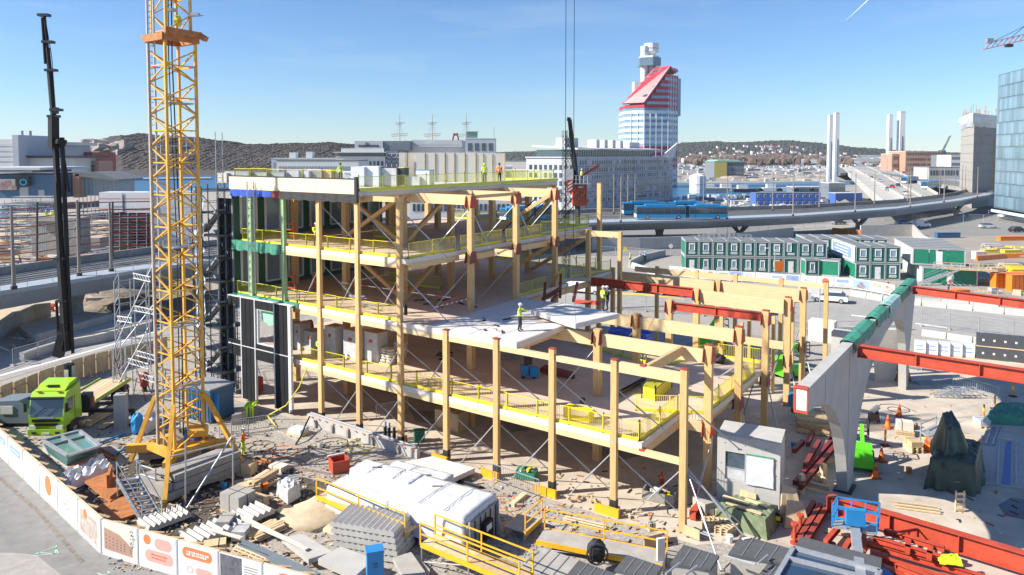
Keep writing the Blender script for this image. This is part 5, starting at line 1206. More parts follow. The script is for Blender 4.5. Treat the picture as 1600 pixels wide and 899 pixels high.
# poster hoarding, barriers and fences along the road
def poster_fence(label,pts,h,panels,w=2.0,name='poster_fence',both=True,post='galv'):
 root=thing(name,label,'fence',tuple(pts[0]));k=0
 for a,b in zip(pts[:-1],pts[1:]):
  L=(b-a).length;n=max(1,round(L/w));d=(b-a)/n;an=math.atan2(d.y,d.x)
  for j in range(n):
   p=a+d*j;kind=panels[k%len(panels)];k+=1;wd=d.length
   nrm=Vector((d.y,-d.x,0)).normalized()
   po=obj('panel',MB().box((wd/2,0,h/2+.15),(wd-.08,.04,h)),M['white'],root,p-root.location,an,**L_)
   poster(po,kind,wd,h);obj('post',MB().box((0,.06,h/2+.1),(.06,.06,h+.2)).box((0,.2,.05),(.25,.7,.1)),M[post],root,p-root.location,an,**L_)
 return root
def disc(cx,cz,rx,rz_,y,n=20):return[(cx+rx*math.cos(2*math.pi*k/n),y,cz+rz_*math.sin(2*math.pi*k/n))for k in range(n)]
def pill(cx,cz,hw,hh,y,n=8):
 P=[]
 for k in range(n+1):a=-math.pi/2+math.pi*k/n;P.append((cx+hw-hh+hh*math.cos(a),y,cz+hh*math.sin(a)))
 for k in range(n+1):a=math.pi/2+math.pi*k/n;P.append((cx-hw+hh+hh*math.cos(a),y,cz+hh*math.sin(a)))
 return P
def squig(mb,x0,x1,z,y,h=.05,seed=1):
 r=random.Random(seed);x=x0
 while x<x1:w_=r.uniform(.03,.10);mb.box((x+w_/2,y,z),(w_,.012,h*r.uniform(.7,1.3)));x+=w_+r.uniform(.02,.05)
def poster(po,kind,wd,h):
 y=-.028;zc=h/2+.15;e=(0,.006,0);pass
 if kind=='disc':
  o=obj('print',MB().ext(disc(wd*.5,zc+h*.03,min(wd*.27,h*.33),min(h*.33,wd*.5),y),e),M['print_orange'],po,**L_);return
 if kind=='pill':
  obj('print',MB().ext(pill(wd*.5,zc+h*.2,wd*.36,h*.15,y),e),M['print_orange'],po,**L_);mb=MB();squig(mb,wd*.25,wd*.75,zc+h*.23,y-.008,.08,4);squig(mb,wd*.25,wd*.7,zc+h*.16,y-.008,.08,5);obj('print_text',mb,M['white'],po,**L_)
  mb=MB();
  for k in range(12):a0,a1=2*math.pi*k/12,2*math.pi*(k+1)/12;mb.bar((wd*.32+.16*math.cos(a0),y,zc-h*.25+.16*math.sin(a0)),(wd*.32+.16*math.cos(a1),y,zc-h*.25+.16*math.sin(a1)),.01,.03)
  obj('ring_print',mb,M['print_pink'],po,**L_);obj('print',MB().ext(pill(wd*.66,zc-h*.25,wd*.2,h*.1,y),e),M['print_pink'],po,**L_);return
 if kind=='logos':
  obj('print',MB().ext(disc(wd*.25,zc+h*.25,h*.14,h*.14,y),e),M['print_orange'],po,**L_);obj('print',MB().ext(pill(wd*.66,zc+h*.2,wd*.22,h*.16,y),e),M['print_pink'],po,**L_);obj('print',MB().ext(pill(wd*.55,zc-h*.18,wd*.36,h*.17,y),e),M['print_pink'],po,**L_)
  mb=MB();squig(mb,wd*.35,wd*.75,zc-h*.13,y-.008,.06,6);squig(mb,wd*.35,wd*.7,zc-h*.22,y-.008,.06,7);obj('print_text',mb,M['print_orange'],po,**L_);return
 if kind=='blue':
  obj('print',MB().ext(pill(wd*.5,zc+h*.15,wd*.36,h*.13,y),e),M['print_blue'],po,**L_);mb=MB();squig(mb,wd*.25,wd*.75,zc+h*.15,y-.008,.07,8);obj('print_text',mb,M['white'],po,**L_)
  mb=MB();squig(mb,wd*.2,wd*.8,zc-h*.2,y,.05,12);squig(mb,wd*.2,wd*.6,zc-h*.3,y,.05,13);obj('print_text',mb,M['print_blue'],po,**L_);return
 if kind=='blueleaf':obj('print',MB().box((wd/2,y+.003,zc),(wd*.86,.006,h*.86)),M['print_blue'],po,**L_);obj('print',MB().ext(disc(wd*.6,zc+h*.1,wd*.2,h*.2,y-.006),e),M['pale_blue'],po,**L_);return
 if kind=='code':
  mb=MB();r=random.Random(14)
  for a in range(8):
   for b in range(10):
    if r.random()<.38:mb.box((wd*(.24+.065*a),y,zc+h*(-.32+.07*b)),(wd*.055,.012,h*.03))
  obj('print',mb,M['pale_blue'],po,kind='stuff',**L_);return
 if kind=='tree':
  mb=MB();r=random.Random(15)
  for k in range(40):a=r.gauss(.5,.16);b=r.gauss(-.05,.16);mb.box((wd*a,y,zc+h*b),(.05,.012,.06))
  obj('print',mb,M['facade_s'],po,kind='stuff',**L_);mb=MB();squig(mb,wd*.2,wd*.8,zc+h*.32,y,.05,21);obj('print_text',mb,M['facade_l'],po,**L_);return
 if kind in('photo','house'):
  b_=obj('print',MB().box((wd/2,y+.003,zc),(wd*.84,.006,h*.84)),M['offwhite' if kind=='house' else 'print_blue'],po,**L_)
  if kind=='house':
   obj('print',MB().ext([(wd*.1,y,zc-h*.36),(wd*.86,y,zc-h*.40),(wd*.84,y,zc-h*.12),(wd*.5,y,zc+h*.16),(wd*.1,y,zc+h*.26)],(0,-.006,0)),M['brick_o'],po,**L_)
   mb=MB()
   for a in range(6):
    for b in range(4):mb.box((wd*(.15+.1*a),y-.008,zc-h*.28+h*b*.11*(1-.08*a)),(.06,.012,.05))
   obj('print',mb,M['print_dark'],po,kind='stuff',**L_);mb=MB();r=random.Random(16)
   for k in range(30):mb.box((wd*r.gauss(.84,.04),y-.01,zc+h*r.uniform(-.3,.36)),(.04,.012,.05))
   obj('print',mb,M['facade_s'],po,kind='stuff',**L_)
  else:
   obj('print',MB().ext(disc(wd*.5,zc-h*.18,wd*.22,h*.22,y),e),M['print_photo'],po,**L_);obj('print',MB().ext(disc(wd*.5,zc+h*.12,wd*.11,h*.12,y),e),M['skin'],po,**L_)
  return
 if kind=='discphoto':
  obj('print',MB().box((wd/2,y+.003,zc-h*.08),(wd*.8,.006,h*.7)),M['print_photo'],po,**L_);obj('print',MB().ext(disc(wd*.36,zc+h*.22,h*.15,h*.15,y-.008),e),M['print_orange'],po,**L_);return
 if kind=='dark':obj('print',MB().box((wd*.3,y+.003,zc),(wd*.5,.006,h*.86)),M['print_dark'],po,**L_);mb=MB();[mb.box((wd*.75,y,zc+h*.25-.12*k),(wd*.3,.012,.05))for k in range(6)];obj('print',mb,M['conc_d'],po,kind='stuff',**L_);return
pts=[G(x,y)for x,y in((1046,431),(1100,438),(1180,442),(1250,447),(1330,452),(1362,457),(1398,464))]
poster_fence('row of printed posters on a mesh fence in front of the green cabins',pts,1.5,['blue','pill','discphoto','disc','blue','blueleaf','code','tree','blue','blueleaf','code','disc','blue','photo','pill','discphoto','blueleaf','photo'],2.1)
ob_=thing('orange_board','orange board on a post in front of the green cabins','sign',tuple(G(1218,440)));p=G(1218,440);obj('board',MB().box((p.x,p.y,2.5),(1.3,.08,1.5)).box((p.x,p.y,1.7),(1.0,.07,.25)),M['orange'],ob_);obj('post',MB().cyl((p.x,p.y+.1,0),(p.x,p.y+.1,1.9),.05,6),M['galv'],ob_)
for k,(x,y,yt)in enumerate(((1201,442,388),(1210,440,391),(1280,505,445))):
 b_=G(x,y);t_=thing('street_lamp',['white street lamp, left of the pair before the cabins','white street lamp with bent head, right of the pair before the cabins','thin grey post by the road near the white car'][k],'lamp',tuple(b_),0,'lamp posts by the cabins');h=D(x,yt,b_.y).z;obj('shaft',MB().cyl((0,0,0),(0,0,h),.07,6),M['galv'],t_,**L_)
 if k<2:obj('head',MB().box((.3 if k else-.25,0,h),(.7,.2,.1)),M['white'],t_,**L_)
def run_barrier(label,pts,h=.8,name='road_barrier',seg=3.0,m='conc_l',rail=True,group='concrete barriers along the road'):
 root=thing(name,label,'barrier',tuple(pts[0]),0,group)
 for a,b in zip(pts[:-1],pts[1:]):
  L=(b-a).length;n=max(1,round(L/seg));d=(b-a)/n
  for k in range(n):
   p,q=a+d*(k+.02),a+d*(k+.98);nn=Vector((d.y,-d.x,0)).normalized()
   obj('block',MB().ext([p-nn*.3,p+nn*.3,p+nn*.1+Vector((0,0,h)),p-nn*.1+Vector((0,0,h))],q-p),M[m],root)
   if rail:obj('rail',MB().bar(p+Vector((0,0,h)),p+Vector((0,0,h+.45)),.06).bar(p+Vector((0,0,h+.42)),q+Vector((0,0,h+.42)),.06),M['galv'],root)
 return root
run_barrier('white concrete barrier with rail along the far side of the road',[G(x,y)for x,y in((1246,456),(1330,462),(1380,471),(1440,478),(1520,486),(1620,496))])
run_barrier('white concrete barrier on the near side of the road behind the arched wall',[G(x,y)for x,y in((1250,524),(1330,520),(1420,516))],.7,rail=False)
run_barrier('pale concrete barrier on the near side of the road at the right',[G(x,y)for x,y in((1440,524),(1520,536),(1640,552))],.7,rail=False)
run_barrier('pale barrier curving below the viaduct by the timber frame',[G(x,y)for x,y in((985,417),(1010,425),(1030,433))],.9,rail=False)
def mesh_fence(label,pts,h=2.0,w=3.4,group='grey mesh site fences'):
 root=thing('mesh_fence',label,'fence',tuple(pts[0]),0,group);key=None
 for a,b in zip(pts[:-1],pts[1:]):
  L=(b-a).length;n=max(1,round(L/w));d=(b-a)/n;wd=d.length;an=math.atan2(d.y,d.x);mb=MB()
  for z in(.12,h):mb.bar((0,0,z),(wd-.06,0,z),.045)
  for x in(0,wd-.06):mb.bar((x,0,0),(x,0,h),.05)
  for k in range(1,int(wd/.22)):mb.bar((k*.22,0,.12),(k*.22,0,h),.012)
  for k in range(1,6):mb.bar((0,0,h*k/6),(wd-.06,0,h*k/6),.012)
  me=mb.mesh('fence_panel',M['galv'])
  for k in range(n):p=a+d*k;obj('fence_panel',me,None,root,p-root.location,an);obj('fence_foot',MB().box((0,0,.07),(.25,.7,.14)),M['conc'],root,p-root.location,an,**L_)
 return root
mesh_fence('grey mesh fence along the near side of the road behind the timber frame',[G(x,y)for x,y in((930,482),(1050,490),(1150,498),(1260,512))])
mesh_fence('grey mesh fence along the road behind the stacked black blocks',[G(x,y)for x,y in((1440,510),(1530,522),(1640,538))])
mesh_fence('grey mesh fence along the far lane under the long green cabins',[G(x,y)for x,y in((1400,462),(1480,470),(1600,482))])
wl=thing('retaining_wall','curved pale concrete retaining wall under the viaduct behind the cabins','wall',tuple(G(1150,385)))
def wall(root,pts,h,t=.4,m='conc_l',nm='wall'):
 for a,b in zip(pts[:-1],pts[1:]):
  d=(b-a).normalized();n=Vector((-d.y,d.x,0))*t;obj(nm,MB().ext([a,b,b+n,a+n],(0,0,h)),M[m],root)
wall(wl,[G(x,y)for x,y in((925,392),(1000,391),(1060,389),(1110,386),(1180,380),(1240,373))],2.6)
wl2=thing('ramp_wall','light concrete ramp wall with railing right of the viaduct pier','wall',tuple(G(1430,376)));wall(wl2,[G(x,y)for x,y in((1345,370),(1425,369),(1440,388),(1462,398))],2.8);wall(wl2,[G(x,y)for x,y in((1300,366),(1345,370))],1.6,m='rust')
wl3=thing('ramp_wall','long low concrete wall with handrail curving from the road to the viaduct','wall',tuple(G(1000,400)));wall(wl3,[G(x,y)for x,y in((985,418),(1005,408),(1040,400))],1.2)
# tower crane
CC=G(284,727);CAZ=[R(9+90*k)for k in range(4)]
crn=thing('tower_crane','amber lattice tower crane mast rising out of the photo from a ballasted cross base','crane',tuple(CC))
def cnr(k,r,z):return Vector((CC.x+r*math.cos(CAZ[k%4]),CC.y+r*math.sin(CAZ[k%4]),z))
def mast(r,z0,z1,st,leg,br,tagz=''):
 for k in range(4):obj('mast_leg',MB().bar(cnr(k,r,z0),cnr(k,r,z1),leg,leg),M['crane'],crn)
 n=int((z1-z0)/st)
 for k in range(4):
  for j in range(n):
   a,b=z0+j*st,z0+(j+1)*st
   p,q=(cnr(k,r,a),cnr(k+1,r,b))if(j+k)%2 else(cnr(k+1,r,a),cnr(k,r,b))
   obj('mast_brace',MB().bar(p,q,br,br),M['crane'],crn)
   if j%2==0:obj('mast_strut',MB().bar(cnr(k,r,a),cnr(k+1,r,a),br*.9,br*.9),M['crane'],crn)
mast(1.40,1.5,27.0,1.0,.15,.08);mast(1.14,27.6,37.5,1.1,.14,.07)
cl=MB()
for k in range(4):cl.bar(cnr(k,1.55,27.2),cnr(k+1,1.55,27.2),.25,.45)
obj('climbing_frame',cl,M['rust'],crn)
mb=MB()
p,q=cnr(3,1.5,27.55),cnr(0,1.75,27.45);mb.bar(p,q,.4,.4);mb.bar(cnr(2,1.7,27.3),cnr(1,1.6,27.3),.3,.3);mb.bar(q,q+Vector((.35,-.1,-.22)),.4,.3)
obj('jack_beam',mb,M['rust'],crn)
for z in(23.2,20.0,14.2,9.2,5.2):
 obj('rest_platform',MB().box((CC.x+.25,CC.y-.1,z),(1.6,1.3,.08),CAZ[0]+.78),M['steel'],crn)
 if z in(20.0,14.2):
  mb=MB()
  for(x,y)in((-.8,-.6),(.8,-.6),(.8,.6)):mb.bar((CC.x+.25+x,CC.y+y,z),(CC.x+.25+x,CC.y+y,z+1.1),.05)
  for zz in(.55,1.1):mb.bar((CC.x-.55,CC.y-.6,z+zz),(CC.x+1.05,CC.y-.6,z+zz),.05);mb.bar((CC.x+1.05,CC.y-.6,z+zz),(CC.x+1.05,CC.y+.6,z+zz),.05)
  obj('platform_rail',mb,M['steel'],crn)
ld=MB();lx=cnr(2,1.25,0)+Vector((.12,-.2,0))
for s in(-.2,.2):ld.bar((lx.x+s,lx.y,1.0),(lx.x+s,lx.y,37),.10)
for k in range(100):ld.bar((lx.x-.2,lx.y,1.2+k*.35),(lx.x+.2,lx.y,1.2+k*.35),.045)
obj('ladder',ld,M['galv'],crn)
for k,(dx,dy)in enumerate(((.1,.1),(-.2,.3),(.25,-.2))):obj('power_cable',MB().tube([(CC.x+dx,CC.y+dy,2),(CC.x+dx+.1,CC.y+dy,14),(CC.x+dx-.15,CC.y+dy,26),(CC.x+dx,CC.y+dy,37)],.035,5),M['cableblk'],crn)
for px,yt in((268,16),(304,23)):
 p=D(px,yt,CC.y-.8);f_=obj('floodlight',MB().box(p,(.55,.35,.18)),M['galv'],crn)
obj('anemometer_bracket',MB().bar(cnr(0,1.27,D(300,25,CC.y).z),cnr(0,1.9,D(300,23,CC.y).z),.05),M['steel'],crn)
p=D(278,33,CC.y-.3);obj('cable_reel',MB().cyl(p+Vector((-.1,0,0)),p+Vector((.1,0,0)),.35,12),M['yellow'],crn)
feet=[(205,727),(257,800),(383,737)]
for fx,fy in feet:
 f_=G(fx,fy);t_=cnr(2,1.5,4.6)if fx<210 else(cnr(3,1.5,4.4)if fx<300 else cnr(0,1.5,4.6));obj('raking_leg',MB().bar(f_+Vector((0,0,.3)),t_,.24,.24),M['crane'],crn)
mb=MB()
for k in range(4):mb.bar(cnr(k,2.0,1.45),cnr(k+1,2.0,1.45),.32,.42)
mb.bar(cnr(0,3.3,1.3),cnr(2,3.3,1.3),.4,.5);mb.bar(cnr(1,3.3,1.3),cnr(3,3.3,1.3),.4,.48)
obj('cross_base',mb,M['crane'],crn)
mb=MB().cyl(cnr(0,.5,2.2),cnr(0,1.6,2.2),.4,10);obj('slew_motor',mb,M['crane'],crn)
def slabs(label,p0,p1,w,layers,h,z0=.25,over=.0,group='stacked concrete ballast slabs of the crane',name='ballast_stack',m='conc_d',cat='ballast'):
 p0,p1=Vector(p0),Vector(p1);d=(p1-p0);an=math.atan2(d.y,d.x);L=d.length;rr=random.Random(int(L*100));nrm=Vector((-d.y,d.x,0)).normalized()
 t_=thing(name,label,cat,(p0.x,p0.y,0),an,group)
 for k in range(layers):obj('slab',MB().box((L/2+rr.uniform(-.1,.1),w/2+rr.uniform(-.08,.08),z0+h*(k+.5)),(L*rr.uniform(.94,1),w,h-.03)),M[m],t_,**L_)
 for x in(.15,.85):obj('bearer',MB().box((L*x,w/2,z0/2),(.25,w+.2,z0)),M['plank'],t_,**L_)
 return t_
slabs('long concrete ballast slabs on the right foot of the yellow crane',G(270,786),G(378,742),1.5,3,.42)
slabs('long concrete ballast slabs on the left foot of the yellow crane',G(218,770),G(262,790),1.4,2,.42)
slabs('pale concrete ballast slab behind the crane base, nearest the gravel',G(212,727),G(330,716),1.8,2,.4)
tg=thing('transformer_cabinet','bright blue electrical cabinet fixed beside the crane base','cabinet',tuple(G(302,722)));p=G(302,722);obj('case',MB().box((p.x,p.y,1.5),(.85,.6,1.5)),M['blue'],tg);obj('door',MB().box((p.x-.02,p.y-.31,1.5),(.7,.03,1.3)),M['blue'],tg);obj('warning_label',MB().box((p.x+.1,p.y-.34,1.6),(.28,.02,.2)),M['white'],tg);obj('white_board',MB().box((p.x-.75,p.y,1.7),(.55,.3,1.3)),M['offwhite'],tg);obj('stand',MB().box((p.x-.3,p.y,.4),(1.5,.5,.8)),M['conc'],tg)
st_=thing('site_stair','steep galvanised stair leading up to the crane ballast from the rusty plates','stair',tuple(G(215,810)))
a,b=G(222,818),G(190,762);a.z=.1;top=G(183,748,2.1);L=top-a;sd2=Vector((1.0,.35,0)).normalized()*1.0
for off in(0,1):obj('stringer',MB().bar(a+sd2*off,top+sd2*off,.07,.28),M['galv'],st_)
for k in range(10):c=a.lerp(top,(k+.5)/10)+sd2*.5;obj('tread',MB().box(c,(.95,.26,.045),math.atan2(sd2.y,sd2.x)),M['galv'],st_)
for off in(0,1):
 obj('handrail',MB().bar(a+sd2*off+Vector((0,0,.95)),top+sd2*off+Vector((0,0,.95)),.05).bar(a+sd2*off,a+sd2*off+Vector((0,0,.95)),.05).bar(top+sd2*off+Vector((0,0,-1)),top+sd2*off+Vector((0,0,.95)),.05),M['galv'],st_)
rl=thing('scaffold_railing','tubular guard railing with long diagonal brace around the crane ballast','railing',tuple(G(292,795)))
V_=[(290,790,690),(364,766,685),(219,770,725),(243,780,732)]
for x,y,yt in V_:
 b_=G(x,y);t=D(x,yt,b_.y);obj('standard',MB().cyl(b_,t,.045,6),M['galv'],rl)
obj('diagonal',MB().cyl(G(292,794),D(362,683,G(364,766).y),.05,6),M['galv'],rl)
for yy in(0,14):obj('rail',MB().cyl(D(265,714+yy,G(290,790).y),D(364,690+yy,G(364,766).y),.045,6),M['galv'],rl);obj('rail',MB().cyl(D(219,727+yy,G(219,770).y),D(244,735+yy,G(243,780).y),.045,6),M['galv'],rl)
def scaffold(label,pts,h,lift=2.0,m='galv',boards=True,group='scaffold towers',name='scaffold_tower',deckm='steel',braces=True,seed=1,r=.045):
 """pts: four ground corners"""
 c=sum(pts,Vector((0,0,0)))/4;t_=thing(name,label,'scaffold',tuple(c),0,group);rr=random.Random(seed);n=int(h/lift)
 cols=[p+Vector((0,0,0))for p in pts]
 mids=[pts[0].lerp(pts[1],.5),pts[3].lerp(pts[2],.5)]
 for p in cols+mids:obj('standard',MB().cyl(p,p+Vector((0,0,h)),r,6),M[m],t_)
 for k in range(1,n+1):
  z=Vector((0,0,min(h,k*lift)))
  for j in range(4):obj('ledger',MB().cyl(pts[j]+z,pts[(j+1)%4]+z,r*.85,5).cyl(pts[j]+z+Vector((0,0,-1)),pts[(j+1)%4]+z+Vector((0,0,-1)),r*.6,5),M[m],t_)
  if boards:obj('deck',MB().ext([p.lerp(c,.05)+z+Vector((0,0,.02))for p in pts],(0,0,.07)),M[deckm],t_)
  if braces:
   j=k%2;z0=Vector((0,0,(k-1)*lift));obj('brace',MB().cyl(pts[j]+z0,pts[1-j]+z,r*.8,5),M[m],t_)
 return t_
for k in range(9):fpanel('cladding_board',-3.1+k*.054,-3.05+k*.054,.3,16.4,.2+.05*(k%3),.1,'sheath' if k%4 else 'facade_s')  # black boards added to fill the end bay with its deep shade
sc1=scaffold('dark cluttered scaffold stair tower against the left end of the building',[B(-3.35,-.9),B(-2.66,-.9),B(-2.66,1.6),B(-3.35,1.6)],17.6,1.9,'dark',True,deckm='dark',seed=4)
for k in range(8):
 z=.3+k*1.9;a,b=(B(-3.3,-.5,z),B(-2.75,-.5,z+1.9))if k%2 else(B(-2.75,.6,z),B(-3.3,.6,z+1.9))
 obj('stair_flight',MB().bar(a,b,.7,.16),M['steel'],sc1)
rr=random.Random(17)
sh=thing('scaffold_sheeting','silvery crumpled plastic sheeting hanging down the scaffold beside the crane','sheeting',tuple(B(-3.5,-1.0)))
mb=MB();NX,NZ=6,46;P=[]
for j in range(NZ+1):
 for k in range(NX+1):P.append(B(-3.44+.30*k/NX,-1.05+rr.uniform(-.16,.16),1.6+15.6*j/NZ))
for j in range(NZ):
 for k in range(NX):
  if rr.random()<.05:continue
  q=j*(NX+1)+k;mb.add([P[q],P[q+1],P[q+NX+2],P[q+NX+1]],[(0,1,2,3)])
M['foil']=mat('silver foil sheet',(.66,.68,.70),.3,.0,var=.25,scale=5,bump=.8,bscale=5)
obj('sheet',mb,M['foil'],sh);mb=MB()
for i in(-3.46,-3.3,-3.12):mb.cyl(B(i,-1.2,0),B(i,-1.2,17.4),.05,6)
for k in range(10):mb.cyl(B(-3.46,-1.2,1+k*1.75),B(-3.12,-1.2,1+k*1.75),.04,5)
obj('frame',mb,M['dark'],sh)
def lattice_mast(name,label,p,z0,z1,w,m,st=1.0,cat='mast',group=None):
 t_=thing(name,label,cat,(p.x,p.y,z0),.4,group);h=z1-z0
 for a,b in((-1,-1),(1,-1),(1,1),(-1,1)):obj('chord',MB().bar((a*w/2,b*w/2,0),(a*w/2,b*w/2,h),.05),M[m],t_,**L_)
 mb=MB();n=int(h/st)
 for k in range(n):
  z=k*st
  for(a,b),(c,d)in(((-1,-1),(1,-1)),((1,-1),(1,1)),((1,1),(-1,1)),((-1,1),(-1,-1))):mb.bar((a*w/2,b*w/2,z),(c*w/2,d*w/2,z+st),.03);mb.bar((a*w/2,b*w/2,z),(c*w/2,d*w/2,z),.03)
 tag(obj('lattice',mb,M[m],t_,**L_),kind='stuff');return t_
lattice_mast('hoist_mast','thin grey lattice hoist mast rising behind the left end of the roof',B(-3.6,1.8),0,D(317,206,62).z,.55,'steel')
lattice_mast('hoist_mast','thin dark lattice hoist mast before the blue tarpaulin under the parapet',B(-1.72,-.55),9.2,17.9,.5,'steel',.6)
p4=[G(183,618),G(232,604),G(236,580),G(190,592)]
scaffold('open grey scaffold with pale blue decks left of the yellow crane',p4,9.6,1.9,'galv',False,seed=6)
rr=random.Random(8);lt=thing('lattice_beams','white aluminium lattice beams leaning in the scaffold left of the crane','beam',tuple(G(205,600)))
for k,(x0,y0,x1,y1)in enumerate(((208,427,235,433),(210,478,240,484),(183,494,206,497),(213,548,243,556),(200,560,232,569),(215,582,246,592))):
 a,b=D(x0,y0,60),D(x1,y1,59);mb=MB()
 for z in(0,-.4):mb.bar(a+Vector((0,0,z)),b+Vector((0,0,z)),.06)
 for j in range(6):p,q=a.lerp(b,j/6),a.lerp(b,(j+1)/6);mb.bar(p,q+Vector((0,0,-.4)),.035)
 obj('lattice_beam',mb,M['white'],lt)
for k,(x0,y0,x1,y1)in enumerate(((178,545,245,400),(185,600,232,512),(205,650,180,560),(232,640,215,580),(190,540,245,470))):
 obj('red_prop' if k in(2,3)else 'brace_tube',MB().cyl(D(x0,y0,58+k*.2),D(x1,y1,60),.045,6),M['red' if k in(2,3)else 'galv'],lt)
lattice_mast('lattice_tower','short silver lattice tower standing left of the crane base',G(188,622),0,4.3,.9,'galv',.9)
bx=thing('concrete_counterweight','grey upright concrete block on the end of the lorry outrigger','block',tuple(G(190,668)));p=G(190,668);obj('block',MB().box((p.x,p.y,1.25),(.8,.7,2.5),.2),M['conc'],bx);obj('lifting_eye',MB().cyl((p.x-.2,p.y,2.5),(p.x+.2,p.y,2.6),.05,6),M['steel'],bx)
rt=thing('red_tank','small dark red tank in the scaffold yard left of the crane','tank',tuple(G(226,612)));p=G(226,612);obj('shell',MB().cyl((p.x,p.y,.5),(p.x,p.y,1.5),.34,10).cyl((p.x,p.y,1.5),(p.x,p.y,1.7),.34,10,.1),M['redb'],rt);obj('leg',MB().cyl((p.x,p.y,0),(p.x,p.y,.5),.2,6),M['dark'],rt)
# lime loader crane lorry
F=G(73,689);lor=thing('loader_lorry','lime green flatbed lorry with tall black loader crane boom raised behind its cab','lorry',(F.x,F.y,0),R(2))
def lb_(nm,mb,m,par=lor,smooth=False):return obj(nm,mb,M[m],par,local=True,smooth=smooth)
cab=lb_('cab',MB().ext([(-1.2,0,.95),(-1.2,0,1.75),(-1.2,.28,3.0),(-1.2,.5,3.3),(-1.2,2.2,3.55),(-1.2,2.35,.95)],(2.4,0,0)),'lime')
lb_('roof_deflector',MB().ext([(-1.0,.6,3.36),(-1.0,2.15,3.58),(-1.0,2.15,3.85),(-1.0,1.2,3.72)],(2.0,0,0)),'lime');lb_('roof_hatch',MB().box((0,1.1,3.62),(.8,.6,.06)),'blackpaint')
lb_('windscreen',MB().add([(-1.12,-.015,1.72),(1.12,-.015,1.72),(1.12,.255,2.9),(-1.12,.255,2.9)],[(0,1,2,3)]),'win');lb_('sun_visor',MB().box((0,.12,2.98),(2.3,.3,.1)),'blackpaint')
for s in(-1,1):
 lb_('side_window',MB().ext([(s*1.21,.3,1.9),(s*1.21,1.25,1.9),(s*1.21,1.25,2.8),(s*1.21,.5,2.8)],(-s*.03,0,0)),'win');lb_('mirror',MB().box((s*1.42,.05,2.35),(.16,.14,.6)),'blackpaint');lb_('headlight',MB().box((s*.92,-.03,.95),(.42,.08,.28)),'white');lb_('door_seam',MB().box((s*1.205,1.42,1.9),(.02,.04,1.8)),'black')
lb_('grille',MB().box((0,-.02,1.44),(1.9,.06,.2)),'blackpaint');lb_('grille',MB().box((0,-.02,1.14),(1.6,.06,.18)),'blackpaint');lb_('wiper',MB().bar((-.8,-.03,1.75),(-.1,.06,2.3),.03),'black');lb_('wiper',MB().bar((.1,-.03,1.75),(.8,.06,2.3),.03),'black');lb_('cab_step',MB().box((1.22,1.2,.75),(.06,.9,.35)),'dark');lb_('roof_lamp',MB().box((-.7,.45,3.36),(.25,.12,.1)),'orange');lb_('roof_lamp',MB().box((.7,.45,3.36),(.25,.12,.1)),'orange');lb_('bumper',MB().box((0,.08,.62),(2.45,.35,.45)),'lime');lb_('fog_light',MB().box((-.8,-.11,.6),(.3,.05,.14)).box((.8,-.11,.6),(.3,.05,.14)),'dark');lb_('number_plate',MB().box((0,-.11,.55),(.5,.04,.12)),'white')
lb_('badge_bar',MB().box((0,-.01,1.62),(1.1,.05,.1)),'galv');lb_('chassis',MB().box((0,5.2,.85),(.9,9,.3)),'dark')
for y in(1.35,4.2,7.6,8.9):
 for s in(-1,1):
  w_=lb_('wheel',MB().cyl((s*.9,y,.5),(s*1.22,y,.5),.5,14),'black');lb_('rim',MB().cyl((s*.88,y,.5),(s*1.235,y,.5),.27,10),'galv',w_)
  lb_('mudguard',MB().ext([(s*.88,y-.6,.75),(s*.88,y-.4,1.08),(s*.88,y+.4,1.08),(s*.88,y+.6,.75),(s*.88,y+.5,.75),(s*.88,y,1.02),(s*.88,y-.5,.75)],(s*.36,0,0)),'dark')
bed=lb_('flatbed',MB().box((0,6.9,1.32),(2.5,5.4,.16)),'ply')
for k in range(6):lb_('bed_plank',MB().box((-1.04+k*.416,6.9,1.42),(.39,5.3,.03)),'plank',bed)
lb_('tail_rail',MB().box((-1.24,6.9,1.45),(.06,5.4,.2)).box((1.24,6.9,1.45),(.06,5.4,.2)),'lime')
lb_('valve_block',MB().box((1.0,3.3,1.7),(.7,.8,1.2)).box((1.35,3.1,1.7),(.25,.3,.7)),'dark');lb_('hazard_plate',MB().box((1.39,3.55,1.6),(.04,.35,.6)),'redb')
lb_('outrigger_beam',MB().box((0,3.1,1.05),(9.2,.26,.26)),'blackpaint')
for s in(-1,1):lb_('outrigger_leg',MB().box((s*4.5,3.1,.55),(.24,.24,1.1)),'blackpaint');lb_('outrigger_pad',MB().box((s*4.5,3.1,.05),(.7,.7,.1)),'black')
lb_('crane_column',MB().cyl((0,3.0,1.2),(0,3.0,4.6),.36,12).box((0,3.0,1.5),(1.1,.9,.9)),'blackpaint');lb_('column_plate',MB().box((0,2.62,3.8),(.3,.05,.9)),'offwhite');lb_('lift_cylinder',MB().cyl((.3,2.8,2.2),(.35,2.9,4.5),.12,8),'galv')
Wl=WM(lor);Y0=(Wl@Vector((0,3.0,0))).y;loc=lambda px,py:Wl.inverted()@D(px,py,Y0+.2)
bp=[loc(91,557),loc(97,530),loc(105,548),loc(99,468),loc(95,400),loc(89,285),loc(85.5,215),loc(83.5,180),loc(77.5,110),loc(74,75),loc(69,22)]
lb_('knuckle',MB().bar(bp[0],bp[1],.55,.6).bar(bp[1],loc(103,505),.5,.55),'blackpaint')
for nm,a,b,w in(('main_boom',bp[2],bp[4],.44),('inner_boom',loc(96.5,430),bp[5],.36),('inner_boom',loc(91,300),bp[6],.30),('knuckle_joint',loc(84,232),bp[7],.52),('jib',bp[7],bp[8],.28),('jib_extension',bp[8],bp[9],.22),('jib_extension',bp[9],bp[10],.15)):lb_(nm,MB().bar(a,b,w,w*1.1),'blackpaint')
